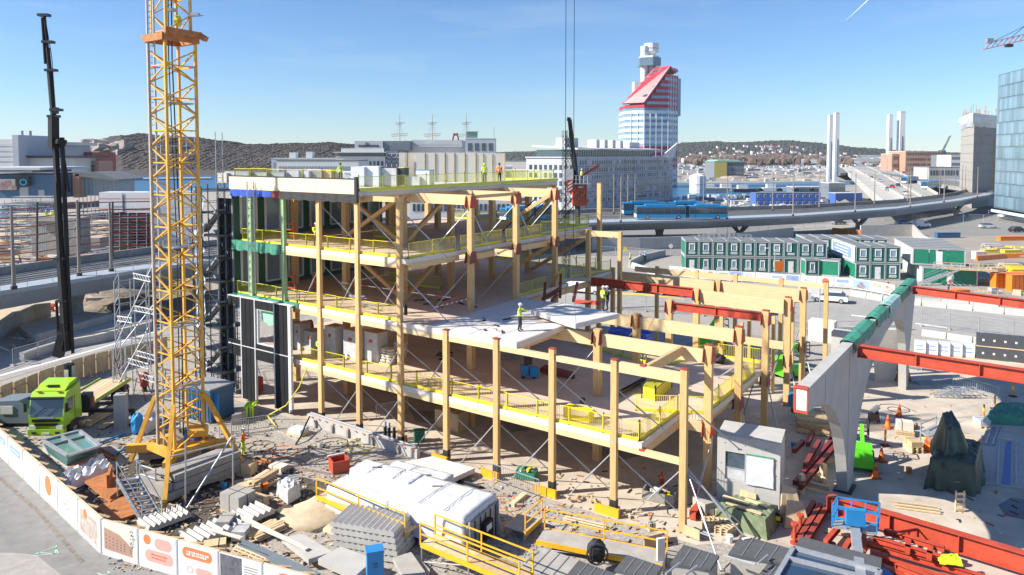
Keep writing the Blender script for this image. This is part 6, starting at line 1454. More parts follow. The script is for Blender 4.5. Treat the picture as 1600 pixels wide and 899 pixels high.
for x0,y0,x1,y1,w in((114,552,105,400,.12),(105,400,97,215,.16),(108,300,95,222,.12),(66,28,71,100,.10),(94,225,96,218,.4),(92,545,88,470,.10)):lb_('boom_cylinder',MB().cyl(loc(x0,y0),loc(x1,y1),w,8),'blackpaint')
for k,(x,y)in enumerate(((69,24),(75.5,66),(80,110),(88,172),(84,182),(94,404),(98,470),(100,520))):lb_('boom_clamp',MB().box(loc(x,y),(.75,.5,.18)),'dark')
lb_('boom_hose',MB().tube([loc(70,24),loc(81,90),loc(86,160),loc(90,230),loc(94,330)],.03,4),'cableblk');lb_('hook',MB().cyl(loc(88,168),loc(87,178),.2,8),'dark')
# hoarding with printed posters along the forecourt
pts=[G(-62,653),G(0,706),G(158,866)]
kinds=['blue','discphoto','disc','house','blue','blue','none','disc','tree','discphoto']
def foreground_hoarding(label,a,b,kinds,w,h=1.75):
 d=(b-a);n=len(kinds);d=d/n;an=math.atan2(d.y,d.x);root=thing('hoarding',label,'hoarding',tuple(a),0,'printed white hoarding along the forecourt');wd=d.length
 for k in range(n):
  p=a+d*k;po=obj('panel',MB().box((wd/2,0,h/2+.06),(wd-.05,.05,h)),M['white'],root,p-root.location,an,**L_);poster(po,kinds[k],wd,h)
  obj('post',MB().box((0,-.01,h/2+.05),(.10,.07,h+.06)),M['galv2'],root,p-root.location,an,**L_)
  obj('top_rail',MB().box((wd/2,.10,h+.02),(wd-.04,.10,.06)),M['plank'],root,p-root.location,an,**L_)
  for x in(.35,.85):obj('raking_strut',MB().bar((wd*x,.08,h-.02),(wd*x+.1,1.25,.08),.09,.05).bar((wd*x-.25,.16,h+.0),(wd*x+.3,.5,h-.1),.14,.05).box((wd*x,.28,h-.08),(.30,.3,.05)),M['ply'],root,p-root.location,an,**L_)
  obj('foot_strip',MB().box((wd/2,-.04,.03),(wd-.02,.06,.06)),M['conc_d'],root,p-root.location,an,**L_)
 return root
foreground_hoarding('white poster hoarding running up the left edge of the photo beside the forecourt',G(-62,653),G(158,866),['blue','disc','house','blue','blue','none','disc','tree','discphoto'],2.6)
c2=G(158,866)+Vector((.06,-.05,0));d2_=(G(283,904)-c2)
foreground_hoarding('white poster hoarding along the bottom left corner with house picture and orange prints',c2,c2+d2_*2.4,['house','logos','pill','dark','disc'],2.7)
ph=[G(x,y)for x,y in((-60,664),(0,640),(60,613),(110,596),(150,583),(190,572),(240,559),(262,553))]
wh=thing('plywood_hoarding','brown plywood hoarding seen from behind along the street','hoarding',tuple(ph[0]));rr=random.Random(12)
for a,b in zip(ph[:-1],ph[1:]):
 L=(b-a).length;n=max(1,round(L/1.35));d=(b-a)/n;an=math.atan2(d.y,d.x);wd=d.length
 for k in range(n):
  p=a+d*k;h=1.75+rr.uniform(-.06,.12);o=obj('board',MB().box((wd/2,0,h/2),(wd-.04,.04,h)),M['ply'],wh,p-wh.location,an,**L_)
  obj('stud',MB().box((.06,-.08,h/2),(.08,.1,h)).bar((.06,-.1,h*.8),(.06,-1.0,.05),.06,.08),M['plank'],wh,p-wh.location,an,**L_)
  if k%2:obj('rail',MB().box((wd/2,-.06,h*.72),(wd*1.3,.05,.12)),M['plank'],wh,p-wh.location,an,**L_)
# foreground stacks
def drape(poly,z0,z1,seed,n=10,jit=.06,skirt=.10,nz=4,bulge=0.0,fold=0.0):
 """a sheet lying over a box whose plan is the quad poly: wrinkled top and sides"""
 rr=random.Random(seed);a,b,c,d=[Vector((p[0],p[1],0))for p in poly];mb=MB();P={}
 cen=(a+b+c+d)/4
 for i in range(n+1):
  for j in range(n+1):
   p=a.lerp(b,i/n).lerp(d.lerp(c,i/n),j/n);e=min(i,n-i,j,n-j)
   P[i,j]=Vector((p.x,p.y,z1+rr.uniform(-jit,jit)*(1 if e else .5)+bulge*math.sin(math.pi*i/n)*math.sin(math.pi*j/n)))
 idx={}
 for k,v in P.items():idx[k]=len(mb.v);mb.v.append(tuple(v))
 for i in range(n):
  for j in range(n):mb.f.append([idx[i,j],idx[i+1,j],idx[i+1,j+1],idx[i,j+1]]);mb.m.append(0)
 ring=[(i,0)for i in range(n)]+[(n,j)for j in range(n)]+[(n-i,n)for i in range(n)]+[(0,n-j)for j in range(n)]
 prev=[idx[q]for q in ring]
 for l in range(1,nz+1):
  cur=[]
  for qi,q in enumerate(ring):
   v=P[q];o=(Vector((v.x,v.y,0))-cen);k=1+skirt/max(.5,o.length)*l/nz+rr.uniform(-.022,.022)+fold*math.sin(qi*1.25+l*.3)*l/nz;cur.append(len(mb.v));mb.v.append((cen.x+o.x*k,cen.y+o.y*k,z1+(z0-z1)*l/nz+rr.uniform(-.03,.03)))
  m=len(ring)
  for q in range(m):mb.f.append([prev[q],cur[q],cur[(q+1)%m],prev[(q+1)%m]]);mb.m.append(0)
  prev=cur
 ar=sum(poly[k][0]*poly[(k+1)%4][1]-poly[(k+1)%4][0]*poly[k][1]for k in range(4))
 if ar<0:mb.f=[list(reversed(q))for q in mb.f]
 return mb
ua=Vector((.873,-.488,0));va=Vector((.488,.873,0));T0=Vector((-9.47,41.0,0))
def TP(x,y):q=T0+ua*x+va*y;return(q.x,q.y)
trl=thing('load_platform','low flat load platform with grey tailboard at its right end under the white wrapped packs','trailer',tuple(T0))
def bxl(mb,x0,x1,y0,y1,z0,z1):return mb.prism([TP(x0,y0),TP(x1,y0),TP(x1,y1),TP(x0,y1)],z0,z1)
obj('bed',bxl(MB(),-.1,9.0,-1.45,1.6,.32,.5),M['dark'],trl)
for x in(.6,2.6,4.6,6.6,8.4):obj('bed_bearer',bxl(MB(),x,x+.25,-1.4,1.55,.0,.317),M['plank'],trl)
tb=obj('tailboard',bxl(MB(),9.02,9.12,-1.4,1.6,.1,1.75),M['steel'],trl)
for y in(-1.35,1.45):obj('tail_post',bxl(MB(),9.123,9.22,y,y+.1,.0,1.9),M['galv'],tb)
obj('control_box',bxl(MB(),9.13,9.4,-.2,.6,.45,1.35),M['blackpaint'],tb);obj('control_label',bxl(MB(),9.405,9.42,-.05,.45,.9,1.2),M['white'],tb)
for k in range(6):obj('tail_rib',bxl(MB(),9.13,9.16,-1.25+k*.5,-1.18+k*.5,.15,1.7),M['dark'],tb)
def packs(label,x0,x1,y0,y1,z0,z1,seed,bul=.05):
 t_=single('wrapped_load',label,'load',drape([TP(x,y)for x,y in((x0,y0),(x1,y0),(x1,y1),(x0,y1))],z0,z1,seed,16,.035,.10,5,bul),M['wrap'],group='white wrapped packs on the load platform',smooth=True);return t_
packs('white plastic wrapped pack on the load platform, left front',0,4.2,-1.5,.2,.45,1.75,5);packs('white plastic wrapped pack on the load platform, left rear and taller',.1,4.3,.25,1.7,.45,2.1,6)
packs('white plastic wrapped pack on the load platform, largest one at the right',4.35,8.95,-1.45,1.65,.45,2.1,7,.08)
packs('white plastic wrapped pack behind the load platform nearest the red tub',.8,4.9,1.85,3.7,.1,1.45,9)
for x0,y0,x1,y1,z in((1.4,.2,1.5,1.7,2.13),(3.1,.3,3.0,1.7,2.13),(6.1,-1.4,6.2,1.6,2.17),(7.7,-1.4,7.7,1.6,2.17),(2.4,1.9,2.5,3.6,1.5)):obj('tie_strap',MB().tube([(*TP(x0,y0),z),(*TP((x0+x1)/2,(y0+y1)/2),z+.06),(*TP(x1,y1),z)],.018,4),M['steel'],trl)
for k,(x,y)in enumerate(((1.2,.9),(3.4,2.6),(5.6,.6))):obj('dark_strap_end',MB().bar((*TP(x,y),2.16 if y<2 else 1.52),(*TP(x+.5,y+.25),2.18 if y<2 else 1.54),.09,.02),M['dark'],trl)
pl_=[G(x,y)for x,y in((622,737),(676,726),(742,745),(706,762))]
single('floor_element','pale flat floor element lying behind the wrapped trailer','floor panel',MB().prism([(p.x,p.y)for p in pl_],.25,.55),M['clt_white'])
def walkway(label,a,b,w,z,m='ply',rails=(0,1),group='amber loading walkways',legs=True,name='loading_walkway'):
 a,b=Vector(a),Vector(b);a.z=b.z=0;d=(b-a).normalized();n=Vector((-d.y,d.x,0));L=(b-a).length;an=math.atan2(d.y,d.x)
 t_=thing(name,label,'walkway',tuple(a),an,group)
 nb=max(1,int(L/2.4))
 for k in range(nb):obj('deck_board',MB().box((L*(k+.5)/nb,w/2,z),(L/nb-.03,w,.06)),M[m],t_,**L_)
 for s in(0,1):
  y=-.03 if s==0 else w+.03;obj('edge_beam',MB().box((L/2,y,z-.06),(L,.05,.24)),M['orange_y'],t_,**L_)
  if s in rails:
   for k in range(nb+1):obj('rail_post',MB().box((L*k/nb,y,z+.5),(.06,.06,1.1)),M['orange_y'],t_,**L_)
   for zz in(.5,1.03):obj('rail',MB().bar((0,y,z+zz),(L,y,z+zz),.055),M['orange_y'],t_,**L_)
 if legs:
  for k in range(nb+1):
   for y in(.05,w-.05):obj('leg',MB().cyl((L*k/nb,y,0),(L*k/nb,y,z-.1),.04,6),M['galv'],t_,**L_)
   if k<nb:obj('brace',MB().cyl((L*k/nb,.05,.1),(L*(k+1)/nb,.05,z-.15),.03,5),M['galv'],t_,**L_)
 return t_
walkway('amber railed walkway along the left front of the wrapped trailer',G(496,804),G(634,866),1.0,1.05,rails=(0,));
walkway('amber railed walkway along the bottom edge below the wrapped trailer',G(658,882),G(812,950),1.0,1.05,rails=(0,1))
walkway('amber railed walkway in front of the last two facade columns',G(838,862),G(1035,902),1.3,.55,'conc',(1,));
walkway('short amber railed ramp turning toward the facade beside the trailer tail',G(820,848),G(846,824),1.2,.5,'conc',(0,))
obj('timber_kerb',MB().bar(G(800,792)+Vector((0,0,.1)),G(820,775)+Vector((0,0,.1)),.3,.2),M['plank'],tim)
def stair_flight(label,p0,p1,w,steps,z,rise_=.17,going=None,group='precast concrete stair flights',lay=True):
 p0,p1=Vector(p0),Vector(p1);p0.z=p1.z=0;d=(p1-p0);L=d.length;an=math.atan2(d.y,d.x);g_=L/steps
 t_=thing('stair_flight',label,'stair',(p0.x,p0.y,z),an,group);prof=[(0,0,0)]
 for k in range(steps):prof+=[(g_*k+g_*.35,0,rise_*1.2),(g_*(k+1),0,.04)]
 prof=prof+[(L,0,-.16),(0,0,-.16)]
 obj('flight',MB().ext([(x,0,zz+.17)for x,_,zz in prof],(0,w,0)),M['conc_l'],t_,**L_)
 obj('bearer',MB().box((L*.2,w/2,-.0),(.12,w,.02)).box((L*.8,w/2,-.0),(.12,w,.02)),M['plank'],t_,**L_);return t_
stair_flight('long precast concrete stair flight lying right of the hoarding corner',G(305,868),G(430,812),1.5,13,.35)
stair_flight('short precast concrete stair flight lying behind the hoarding',G(232,838),G(300,812),1.4,8,.15)
for k in range(5):stair_flight('precast stair flight in the stack by the walkway, %s from the bottom'%ORD[k],G(522-k*1.5,866-k*1),G(622-k*1.5,884-k*1),2.0,11,.1+k*.30,.12,group='stack of precast stair flights')
def slab_at(label,px,z0,z1,m='conc_l',name='concrete_slab',cat='slab',group='flat precast concrete slabs',wedge=None):
 p=[G(x,y,z1)for x,y in px];return single(name,label,cat,MB().prism([(q.x,q.y)for q in p],z0,z1),M[m],group=group)
slab_at('flat pale concrete slab, left of two beside the stair stack',[(440,840),(472,834),(520,862),(482,874)],.35,.6)
slab_at('flat pale concrete slab, right of two at the bottom edge',[(497,873),(532,854),(585,874),(556,899)],.45,.75)
slab_at('grey tilted concrete slab left of the bottom walkway',[(614,872),(642,862),(668,899),(632,905)],.3,.5,'conc')
slab_at('grey concrete slab lying under the bottom walkway',[(634,888),(650,868),(672,890),(668,905)],.15,.28,'conc_d')
def planks(label,a,b,n,rows,seed,m='plank',w=.18,t=.06,group='piles of sawn timber',name='plank_pile',z0=.08,spread=.25):
 a,b=Vector(a),Vector(b);a.z=b.z=0;d=(b-a);L=d.length;an=math.atan2(d.y,d.x);rr=random.Random(seed);t_=thing(name,label,'timber',tuple(a),an,group)
 for r in range(rows):
  for k in range(n):obj('plank',MB().box((L/2+rr.uniform(-.2,.2),(k-n/2)*(w+.02)*(1+spread*rr.random()),z0+t*(r+.5)+.004*r),(L*rr.uniform(.8,1.0),w,t-.008),rr.uniform(-.04,.04)),M[m],t_,**L_)
 for x in(.2,.8):obj('bearer',MB().box((L*x,0,z0/2),(.1,n*w,z0)),M['plank'],t_,**L_)
 return t_
planks('pile of pale sawn planks below the long stair flight',G(382,848),G(436,822),5,4,2)
planks('loose planks beside the ballast at the gravel edge',G(250,772),G(360,745),3,3,3)
planks('two squared timbers beside the wrapped bale',G(384,770),G(426,745),2,2,4,w=.3,t=.25)
def lumber_grid(label,px,seed,z=.5):
 p=[G(x,y,z)for x,y in px];t_=thing('timber_grating',label,'grating',tuple(p[0]),0,'slatted gratings by the hoarding')
 for k in range(7):obj('slat',MB().bar(p[0].lerp(p[3],k/6),p[1].lerp(p[2],k/6),.07,.08),M['plank'],t_)
 for k in range(5):obj('cross_slat',MB().bar(p[0].lerp(p[1],k/4)+Vector((0,0,.08)),p[3].lerp(p[2],k/4)+Vector((0,0,.08)),.06,.06),M['plank'],t_)
 return t_
lumber_grid('pale slatted timber grating leaning by the hoarding',[(358,868),(372,852),(420,872),(408,888)],1)
p=[G(x,y,.55)for x,y in((372,852),(384,846),(500,898),(484,906))];cr=thing('ribbed_sheets','stack of long dark ribbed sheets lying by the slatted grating','sheet',tuple(p[0]));obj('sheet',MB().prism([(q.x,q.y)for q in p],.35,.55),M['steel'],cr)
for k in range(9):obj('rib',MB().bar(p[0].lerp(p[1],k/8)+Vector((0,0,.03)),p[3].lerp(p[2],k/8)+Vector((0,0,.03)),.06,.06),M['facade_s'],cr)
for k,(x0,y0,x1,y1)in enumerate(((380,830,480,880),(396,842,470,874),(330,850,378,862))):obj('loose_board',MB().bar(G(x0,y0)+Vector((0,0,.75)),G(x1,y1)+Vector((0,0,.7)),.22,.06),M['offwhite'],cr)
def crate(label,px,py,s,rz,m='conc',name='concrete_block',cat='block',group=None,lid=True):
 p=G(px,py);t_=thing(name,label,cat,tuple(p),rz,group);obj('body',MB().box((0,0,s[2]/2+.1),s),M[m],t_,**L_);obj('pallet',MB().box((0,0,.05),(s[0]*1.04,s[1]*1.04,.1)),M['plank'],t_,**L_)
 obj('strap',MB().box((0,0,s[2]/2+.1),(.05,s[1]*1.01,s[2]*1.015)).box((0,0,s[2]/2+.1),(s[0]*1.01,.05,s[2]*1.01)),M['dark'],t_,**L_);return t_
crate('squared block of stone coloured slabs on a pallet by the crane ballast',372,796,(1.5,1.2,.95),-.5,'conc')
crate('low stack of brown boards beside the block pallet',395,788,(1.6,.9,.4),-.5,'ply','board_stack','boards')
b_=[G(x,y)for x,y in((434,776),(452,768),(468,778),(450,790))];single('wrapped_bale','clear wrapped bale lying by the timber at the gravel edge','bale',drape([(q.x,q.y)for q in b_],.1,.9,31,6,.12),M['wrap_d'])
b_=[G(x,y)for x,y in((98,752),(160,722),(172,738),(112,768))];single('plastic_heap','heap of white plastic sheeting beside the rusty plates','sheeting',drape([(q.x,q.y)for q in b_],.1,.55,33,9,.28,.3),M['wrap'])
b_=[G(x,y)for x,y in((220,672),(240,655),(246,668),(228,680))];single('plastic_bag_heap','white plastic sack beside the blue bag near the crane','bag',drape([(q.x,q.y)for q in b_],.05,.8,34,6,.2),M['wrap'])
bb=thing('blue_bag','crumpled bright blue bag near the crane foot','bag',tuple(G(215,678)));p=G(215,678);mbb=MB().ball((p.x,p.y,.75),.62,9,7,(.7,.7,1.25),.16,random.Random(2));obj('sack',mbb,mat('blue bag plastic',(.02,.26,.60),.5,var=.2,scale=4,bump=.5),bb)
rp_=thing('rusty_plates','orange rusty steel plates stacked below the crane stair','steel plate',tuple(G(150,775)))
for k,(px,z)in enumerate((([(128,748),(168,730),(200,760),(172,784)],.25),([(132,752),(172,736),(196,758),(172,776)],.42),([(150,790),(205,772),(222,800),(175,815)],.2))):
 q=[G(x,y,z)for x,y in px];obj('plate',MB().prism([(a.x,a.y)for a in q],z-.14,z),M['rust'],rp_)
obj('plate_upstand',MB().box(G(172,765)+Vector((0,0,.7)),(.15,1.6,1.0),.4),M['rust'],rp_)
sk=thing('roof_light','large grey framed roof window with green glass lying in front of the lorry','window',tuple(G(110,715)));zt=1.25
tp=[G(x,y,zt)for x,y in((66,688),(124,673),(156,697),(106,712))];lo=[G(x,y,.45)for x,y in((75,708),(126,690),(150,708),(104,728))]
obj('glass',MB().add([*lo,*[p-Vector((0,0,.08))for p in tp]],[(3,2,1,0),(4,5,6,7),(0,1,5,4),(1,2,6,5),(2,3,7,6),(3,0,4,7)]),M['glass_g'],sk)
fr=MB();
for k in range(4):fr.bar(tp[k],tp[(k+1)%4],.22,.12)
obj('frame',fr,M['galv'],sk);obj('frame_bar',MB().bar(tp[0].lerp(tp[1],.5),tp[3].lerp(tp[2],.5),.16,.13).bar(tp[0].lerp(tp[3],.33),tp[1].lerp(tp[2],.33),.14,.125),M['steel'],sk)
q=[G(x,y,.42)for x,y in((66,700),(112,690),(162,712),(110,732))];obj('base_tray',MB().prism([(a.x,a.y)for a in q],.2,.42),M['conc_l'],sk);obj('orange_edge',MB().bar(q[3],q[2],.1,.2),M['orange'],sk)
for i_,(x0,y0,x1,y1)in enumerate(((150,697,196,680),(175,713,222,695))):single('blue_pipe',['blue plastic pipe lying behind the roof window','blue plastic pipe lying below the first near the crane'][i_],'pipe',MB().cyl(G(x0,y0)+Vector((0,0,.12)),G(x1,y1)+Vector((0,0,.12)),.08,8),M['blue'],group='blue pipes by the crane')
planks('long timbers lying between lorry and crane',G(128,668),G(182,640),2,2,14,w=.3,t=.2)
planks('dark boards leaning under the lorry outrigger',G(150,674),G(186,655),3,2,15,'ply')
lr=thing('grey_skip','dark grey machine with white plate left of the lorry cab','machine',tuple(G(18,668)));p=G(18,668);obj('body',MB().ext([(p.x-1.4,p.y,.3),(p.x+1.2,p.y,.3),(p.x+1.5,p.y,1.2),(p.x+.6,p.y,2.0),(p.x-1.4,p.y,1.9)],(.3,1.8,0)),M['facade_s'],lr);obj('plate',MB().box((p.x-.3,p.y-.04,1.3),(.9,.05,.6)),M['offwhite'],lr);obj('track',MB().box((p.x,p.y+.9,.2),(2.8,1.6,.35)),M['black'],lr)
bc=thing('store_cabin','steel blue store cabin standing behind the crane foot','cabin',tuple(G(325,650)));p=G(322,655);obj('body',MB().box((p.x,p.y+.6,1.3),(2.9,2.2,2.4),-.5),M['blue_s'],bc)
for k in range(5):obj('rib',MB().box((p.x-1.1+k*.5,p.y-.25-k*.27,1.3),(.08,.1,2.2),-.5),M['blue_s'],bc)
obj('door',MB().box((p.x+1.12,p.y-.78,1.2),(.5,.1,2.0),-.5),M['blue'],bc);obj('notice_plate',MB().box((p.x+.15,p.y-.36,1.6),(1.1,.08,.35),-.5),M['offwhite'],bc);obj('roof',MB().box((p.x,p.y+.6,2.55),(3.0,2.3,.1),-.5),M['galv'],bc)
def crowd_barrier(label,a,b,group='grey crowd barriers',m='galv'):
 a,b=Vector(a),Vector(b);L=(b-a).length;an=math.atan2(b.y-a.y,b.x-a.x);t_=thing('crowd_barrier',label,'barrier',tuple(a),an,group);mb=MB()
 for z in(.2,1.08):mb.bar((0,0,z),(L,0,z),.045)
 for x in(0,L):mb.bar((x,0,.0),(x,0,1.08),.045)
 obj('frame',mb,M[m],t_,**L_);mb=MB();n=int(L/.16)
 for k in range(1,n):mb.bar((L*k/n,0,.2),(L*k/n,0,1.08),.018)
 obj('bars',mb,M[m],t_,**L_);
 for x in(.3,L-.3):obj('foot',MB().box((x,0,.02),(.06,.6,.04)),M[m],t_,**L_)
 return t_
crowd_barrier('crowd barrier on the gravel right of the store cabin',G(343,684),G(388,680));crowd_barrier('crowd barrier overlapping behind it on the gravel by the green workers',G(362,680),G(430,670));crowd_barrier('crowd barrier standing between two facade column feet',G(770,752),G(842,778));crowd_barrier('crowd barrier inside the ground floor near yellow sheets',G(588,655),G(622,648))
pt=thing('red_tub','red mortar tub with white rim on the gravel behind the white wrapped load','tub',tuple(G(530,735)));p=G(530,735);mb=MB()
for s in(0,1,2,3):
 a=s*math.pi/2+.5;mb.box((p.x+math.cos(a)*.5,p.y+math.sin(a)*.5,.4),(.08,1.05,.75),a)
obj('side',mb,M['redb'],pt);obj('floor',MB().box((p.x,p.y,.05),(.95,.95,.06),.5),M['darkred'],pt);obj('rim',MB().box((p.x-.3,p.y+.5,.8),(1.1,.12,.08),.5),M['white'],pt)
pp_=thing('pallet_load','pallet of wrapped white sheets on the gravel by the plinth wall','pallet',tuple(G(466,678)));p=G(466,678);obj('pallet',MB().box((p.x,p.y,.08),(1.3,1.0,.15),-.4),M['plank'],pp_);obj('sheet_pack',MB().box((p.x,p.y,.3),(1.15,.9,.28),-.4),M['wrap'],pp_)
hz=thing('black_hose','black hose curling over the gravel to the plinth wall','hose',tuple(G(467,690)));obj('hose',MB().tube([G(462,696)+Vector((0,0,.05)),G(470,690)+Vector((0,0,.35)),G(478,676)+Vector((0,0,.6)),G(484,668)+Vector((0,0,.8))],.06,6),M['black'],hz)
hz=thing('yellow_hose','yellow hose hanging from the deck edge to the gravel','hose',tuple(G(435,668)));obj('hose',MB().tube([FIp for FIp in(B(-.25,-.2,4.0),B(-.35,-.6,2.6),B(-.55,-1.2,1.2),B(-.9,-1.8,.3),G(432,668)+Vector((0,0,.05)))],.045,6),M['yellow'],hz)
for k,(x,y,h,m)in enumerate(((602,688,1.0,'black'),(608,690,1.0,'black'),(616,694,.8,'black'),(634,700,.5,'rust'))):
 p=G(x,y);single('service_pipe',['black service pipe with pale top by the third column, left','black service pipe with pale top by the third column, right','shorter black service pipe near the third column','short rusty pipe stub beside the third column'][k],'pipe',MB().mat(0).cyl((p.x,p.y,0),(p.x,p.y,h),.12,10).mat(1).cyl((p.x,p.y,h+.002),(p.x,p.y,h+.35),.10,10),[M[m],M['wrap_d']if k<2 else M[m]],group='service pipes standing at the plinth')
gb_=thing('green_box','small dark green box standing inside the ground floor','box',tuple(G(655,690)));p=G(655,690);obj('case',MB().box((p.x,p.y,.4),(.7,.6,.75),.3),M['green_c'],gb_);obj('lid',MB().box((p.x,p.y,.8),(.74,.64,.06),.3),M['green_d'],gb_)
def skip_(label,px,py,rz,m,s=(1.8,1.1,.55),fill=True,name='debris_box',cat='skip'):
 p=G(px,py);t_=thing(name,label,cat,tuple(p),rz);x,y,z=s
 obj('side',MB().box((0,-y/2,z/2+.1),(x,.05,z)).box((0,y/2,z/2+.1),(x,.05,z)).box((-x/2,0,z/2+.1),(.05,y-.06,z)).box((x/2,0,z/2+.1),(.05,y-.06,z)),M[m],t_,**L_);obj('floor',MB().box((0,0,.12),(x-.1,y-.1,.05)),M[m],t_,**L_);obj('pallet',MB().box((0,0,.04),(x,y,.08)),M['plank'],t_,**L_)
 if fill:
  mb=MB();rr=random.Random(px)
  for k in range(14):mb.mat(k%4).box((rr.uniform(-.7,.7)*x/1.9,rr.uniform(-.35,.35)*y,.3+rr.random()*.35),(rr.uniform(.1,.4),rr.uniform(.08,.2),rr.uniform(.05,.2)),rr.random()*3)
  tag(obj('rubble',mb,[M['plank'],M['white'],M['yellow'],M['green_c']],t_,**L_),kind='stuff')
 return t_
skip_('shallow green debris box full of offcuts on the concrete floor',1031,782,-.45,'conc_d');skip_('small green wheelbarrow like tub near the fifth column foot',823,748,-.3,'green_c',(1.2,.8,.45))
rh=thing('red_beam_end','short red steel beam end lying by the corner column','steel beam',tuple(G(1090,803)));obj('beam',ibeam(MB(),G(1082,814)+Vector((0,0,.3)),G(1100,794)+Vector((0,0,.3)),.4,.5),M['redb'],rh)
for k,(x,y)in enumerate(((1087,790),(1034,761))):
 p=G(x,y);t_=thing('traffic_cone',['red cone beside the corner column prop','dark red cone behind the debris box'][k],'cone',tuple(p),0,'traffic cones');obj('cone',MB().cyl((0,0,.05),(0,0,.95),.2,10,.05),M['redb'],t_,**L_);obj('base',MB().box((0,0,.03),(.5,.5,.06)),M['black'],t_,**L_);obj('band',MB().cyl((0,0,.55),(0,0,.72),.118,10,.096),M['hivo'],t_,**L_)
for k,(x,y,n)in enumerate(((910,785,12),(985,805,8),(545,690,6))):
 rr=random.Random(k);t_=thing('offcut_heap',['small heap of timber offcuts by the seventh column','scattered timber offcuts before the corner column','scatter of broken boards on the gravel'][k],'offcuts',tuple(G(x,y)));p=G(x,y)
 for q in range(n):obj('offcut',MB().box((p.x+rr.uniform(-.8,.8),p.y+rr.uniform(-.4,.4),.1+rr.random()*.2),(rr.uniform(.25,.6),.1,.08),rr.random()*3),M['plank'],t_)
cb=crate('small grey concrete cube on the white edge by the corner',1018,829,(.35,.3,.35),.2,'conc')
yb=thing('yellow_formwork','plywood sheets and offcuts at the end of the amber walkway','boards',tuple(G(1020,860)));
for k,(x,y,s)in enumerate(((1022,856,.5),(1035,848,.35),(1080,842,.4))):p=G(x,y);obj('sheet',MB().box((p.x,p.y,.35),(1.2*s*2,.06,1.3*s),.4+k),M['ply'],yb)
bk_=thing('blue_cabinet','bright blue cabinet standing at the bottom edge beside the slabs','cabinet',tuple(G(585,930)));p=G(586,925);obj('case',MB().box((p.x,p.y,1.0),(.75,.6,1.9),.3),M['blue'],bk_);obj('lid',MB().box((p.x,p.y,2.0),(.8,.66,.12),.3),M['blue'],bk_);obj('emblem',MB().box((p.x+.1,p.y-.33,1.4),(.2,.03,.2),.3),M['blue_s'],bk_)
def felt_roof(label,px,z=2.5,m='roofgrey',parts=True,group='dark felt topped boxes at the bottom right'):
 q=[G(x,y,z)for x,y in px];c=sum(q,Vector((0,0,0)))/4;t_=thing('felt_roof_box',label,'box',(c.x,c.y,0),0,group)
 obj('roof',MB().prism([(a.x,a.y)for a in q],z-.12,z),M[m],t_);obj('wall',MB().prism([tuple(Vector((c.x,c.y)).lerp(Vector((a.x,a.y)),.93))for a in q],0,z-.123),M['conc'],t_)
 n=4
 for k in range(1,n):obj('felt_seam',MB().bar(q[0].lerp(q[3],k/n)+Vector((0,0,.01)),q[1].lerp(q[2],k/n)+Vector((0,0,.01)),.05,.02),M['roofgrey'],t_)
 return t_
M['felt']=mat('slate felt',(.085,.09,.095),.85,var=.15,scale=3,bump=.1)
felt_roof('dark felt topped box before the corner column, with cable clips',[(1047,880),(1068,851),(1124,868),(1110,890)],1.6,'felt');felt_roof('dark felt topped box left of the roof lights, longest one',[(1138,865),(1158,836),(1238,858),(1222,880)],1.6,'felt');felt_roof('dark felt topped box at the bottom edge by the black bag',[(960,890),(980,867),(1035,885),(1022,905)],1.2,'felt');felt_roof('dark felt topped box at the bottom edge behind the trailer tail',[(880,905),(905,876),(960,896),(945,915)],1.0,'felt')
felt_roof('pale grey flat boards with a plank on top behind the trailer tail',[(810,890),(845,855),(905,875),(880,905)],.6,'conc');felt_roof('dark felt topped box left of the bag at the bottom edge',[(1180,905),(1200,880),(1255,895),(1240,915)],1.4,'felt')
rl2=thing('roof_light','large white framed roof light with dark blue glass at the bottom right corner','window',tuple(G(1300,930)));z=1.8
q=[G(x,y,z)for x,y in((1212,905),(1240,857),(1375,893),(1352,935))];obj('glass',MB().prism([(a.x,a.y)for a in q],z-.3,z-.05),M['glass_b'],rl2)
for k in range(4):obj('frame',MB().bar(q[k],q[(k+1)%4],.2,.2),M['galv'],rl2)
obj('frame_bar',MB().bar(q[0].lerp(q[1],.65),q[3].lerp(q[2],.65),.16,.21),M['galv'],rl2);obj('curb',MB().prism([(a.x,a.y)for a in q],0,z-.303),M['felt'],rl2)
q=[G(x,y,1.7)for x,y in((1241,855),(1252,838),(1378,872),(1376,891))];obj('felt_kerb',MB().prism([(a.x,a.y)for a in q],.1,1.7),M['felt'],rl2)
bg_=thing('black_bag','black cable coil bag on the felt boxes at the bottom edge','bag',tuple(G(930,893)));p=G(932,893);obj('coil',MB().ball((p.x,p.y,1.0),.45,9,6,(1,1,1.2),.15,random.Random(5)),M['black'],bg_);mb=MB()
for k in range(14):a0,a1=2*math.pi*k/14,2*math.pi*(k+1)/14;mb.cyl((p.x+.5*math.cos(a0),p.y-.3,1.0+.5*math.sin(a0)),(p.x+.5*math.cos(a1),p.y-.3,1.0+.5*math.sin(a1)),.05,5)
obj('hose_loop',mb,M['dark'],bg_)
for k,(x,y)in enumerate(((1032,893),(1165,893))):
 p=G(x,y);t_=thing('wrapped_bracket',['white upright bracket between the felt boxes, left','white upright bracket between the felt boxes, right'][k],'bracket',tuple(p),.3,'white brackets between the felt boxes');obj('upright',MB().box((0,0,.9),(.4,.15,1.5)),M['offwhite'],t_,**L_);obj('foot',MB().box((0,0,.06),(.5,.5,.12)),M['galv'],t_,**L_)
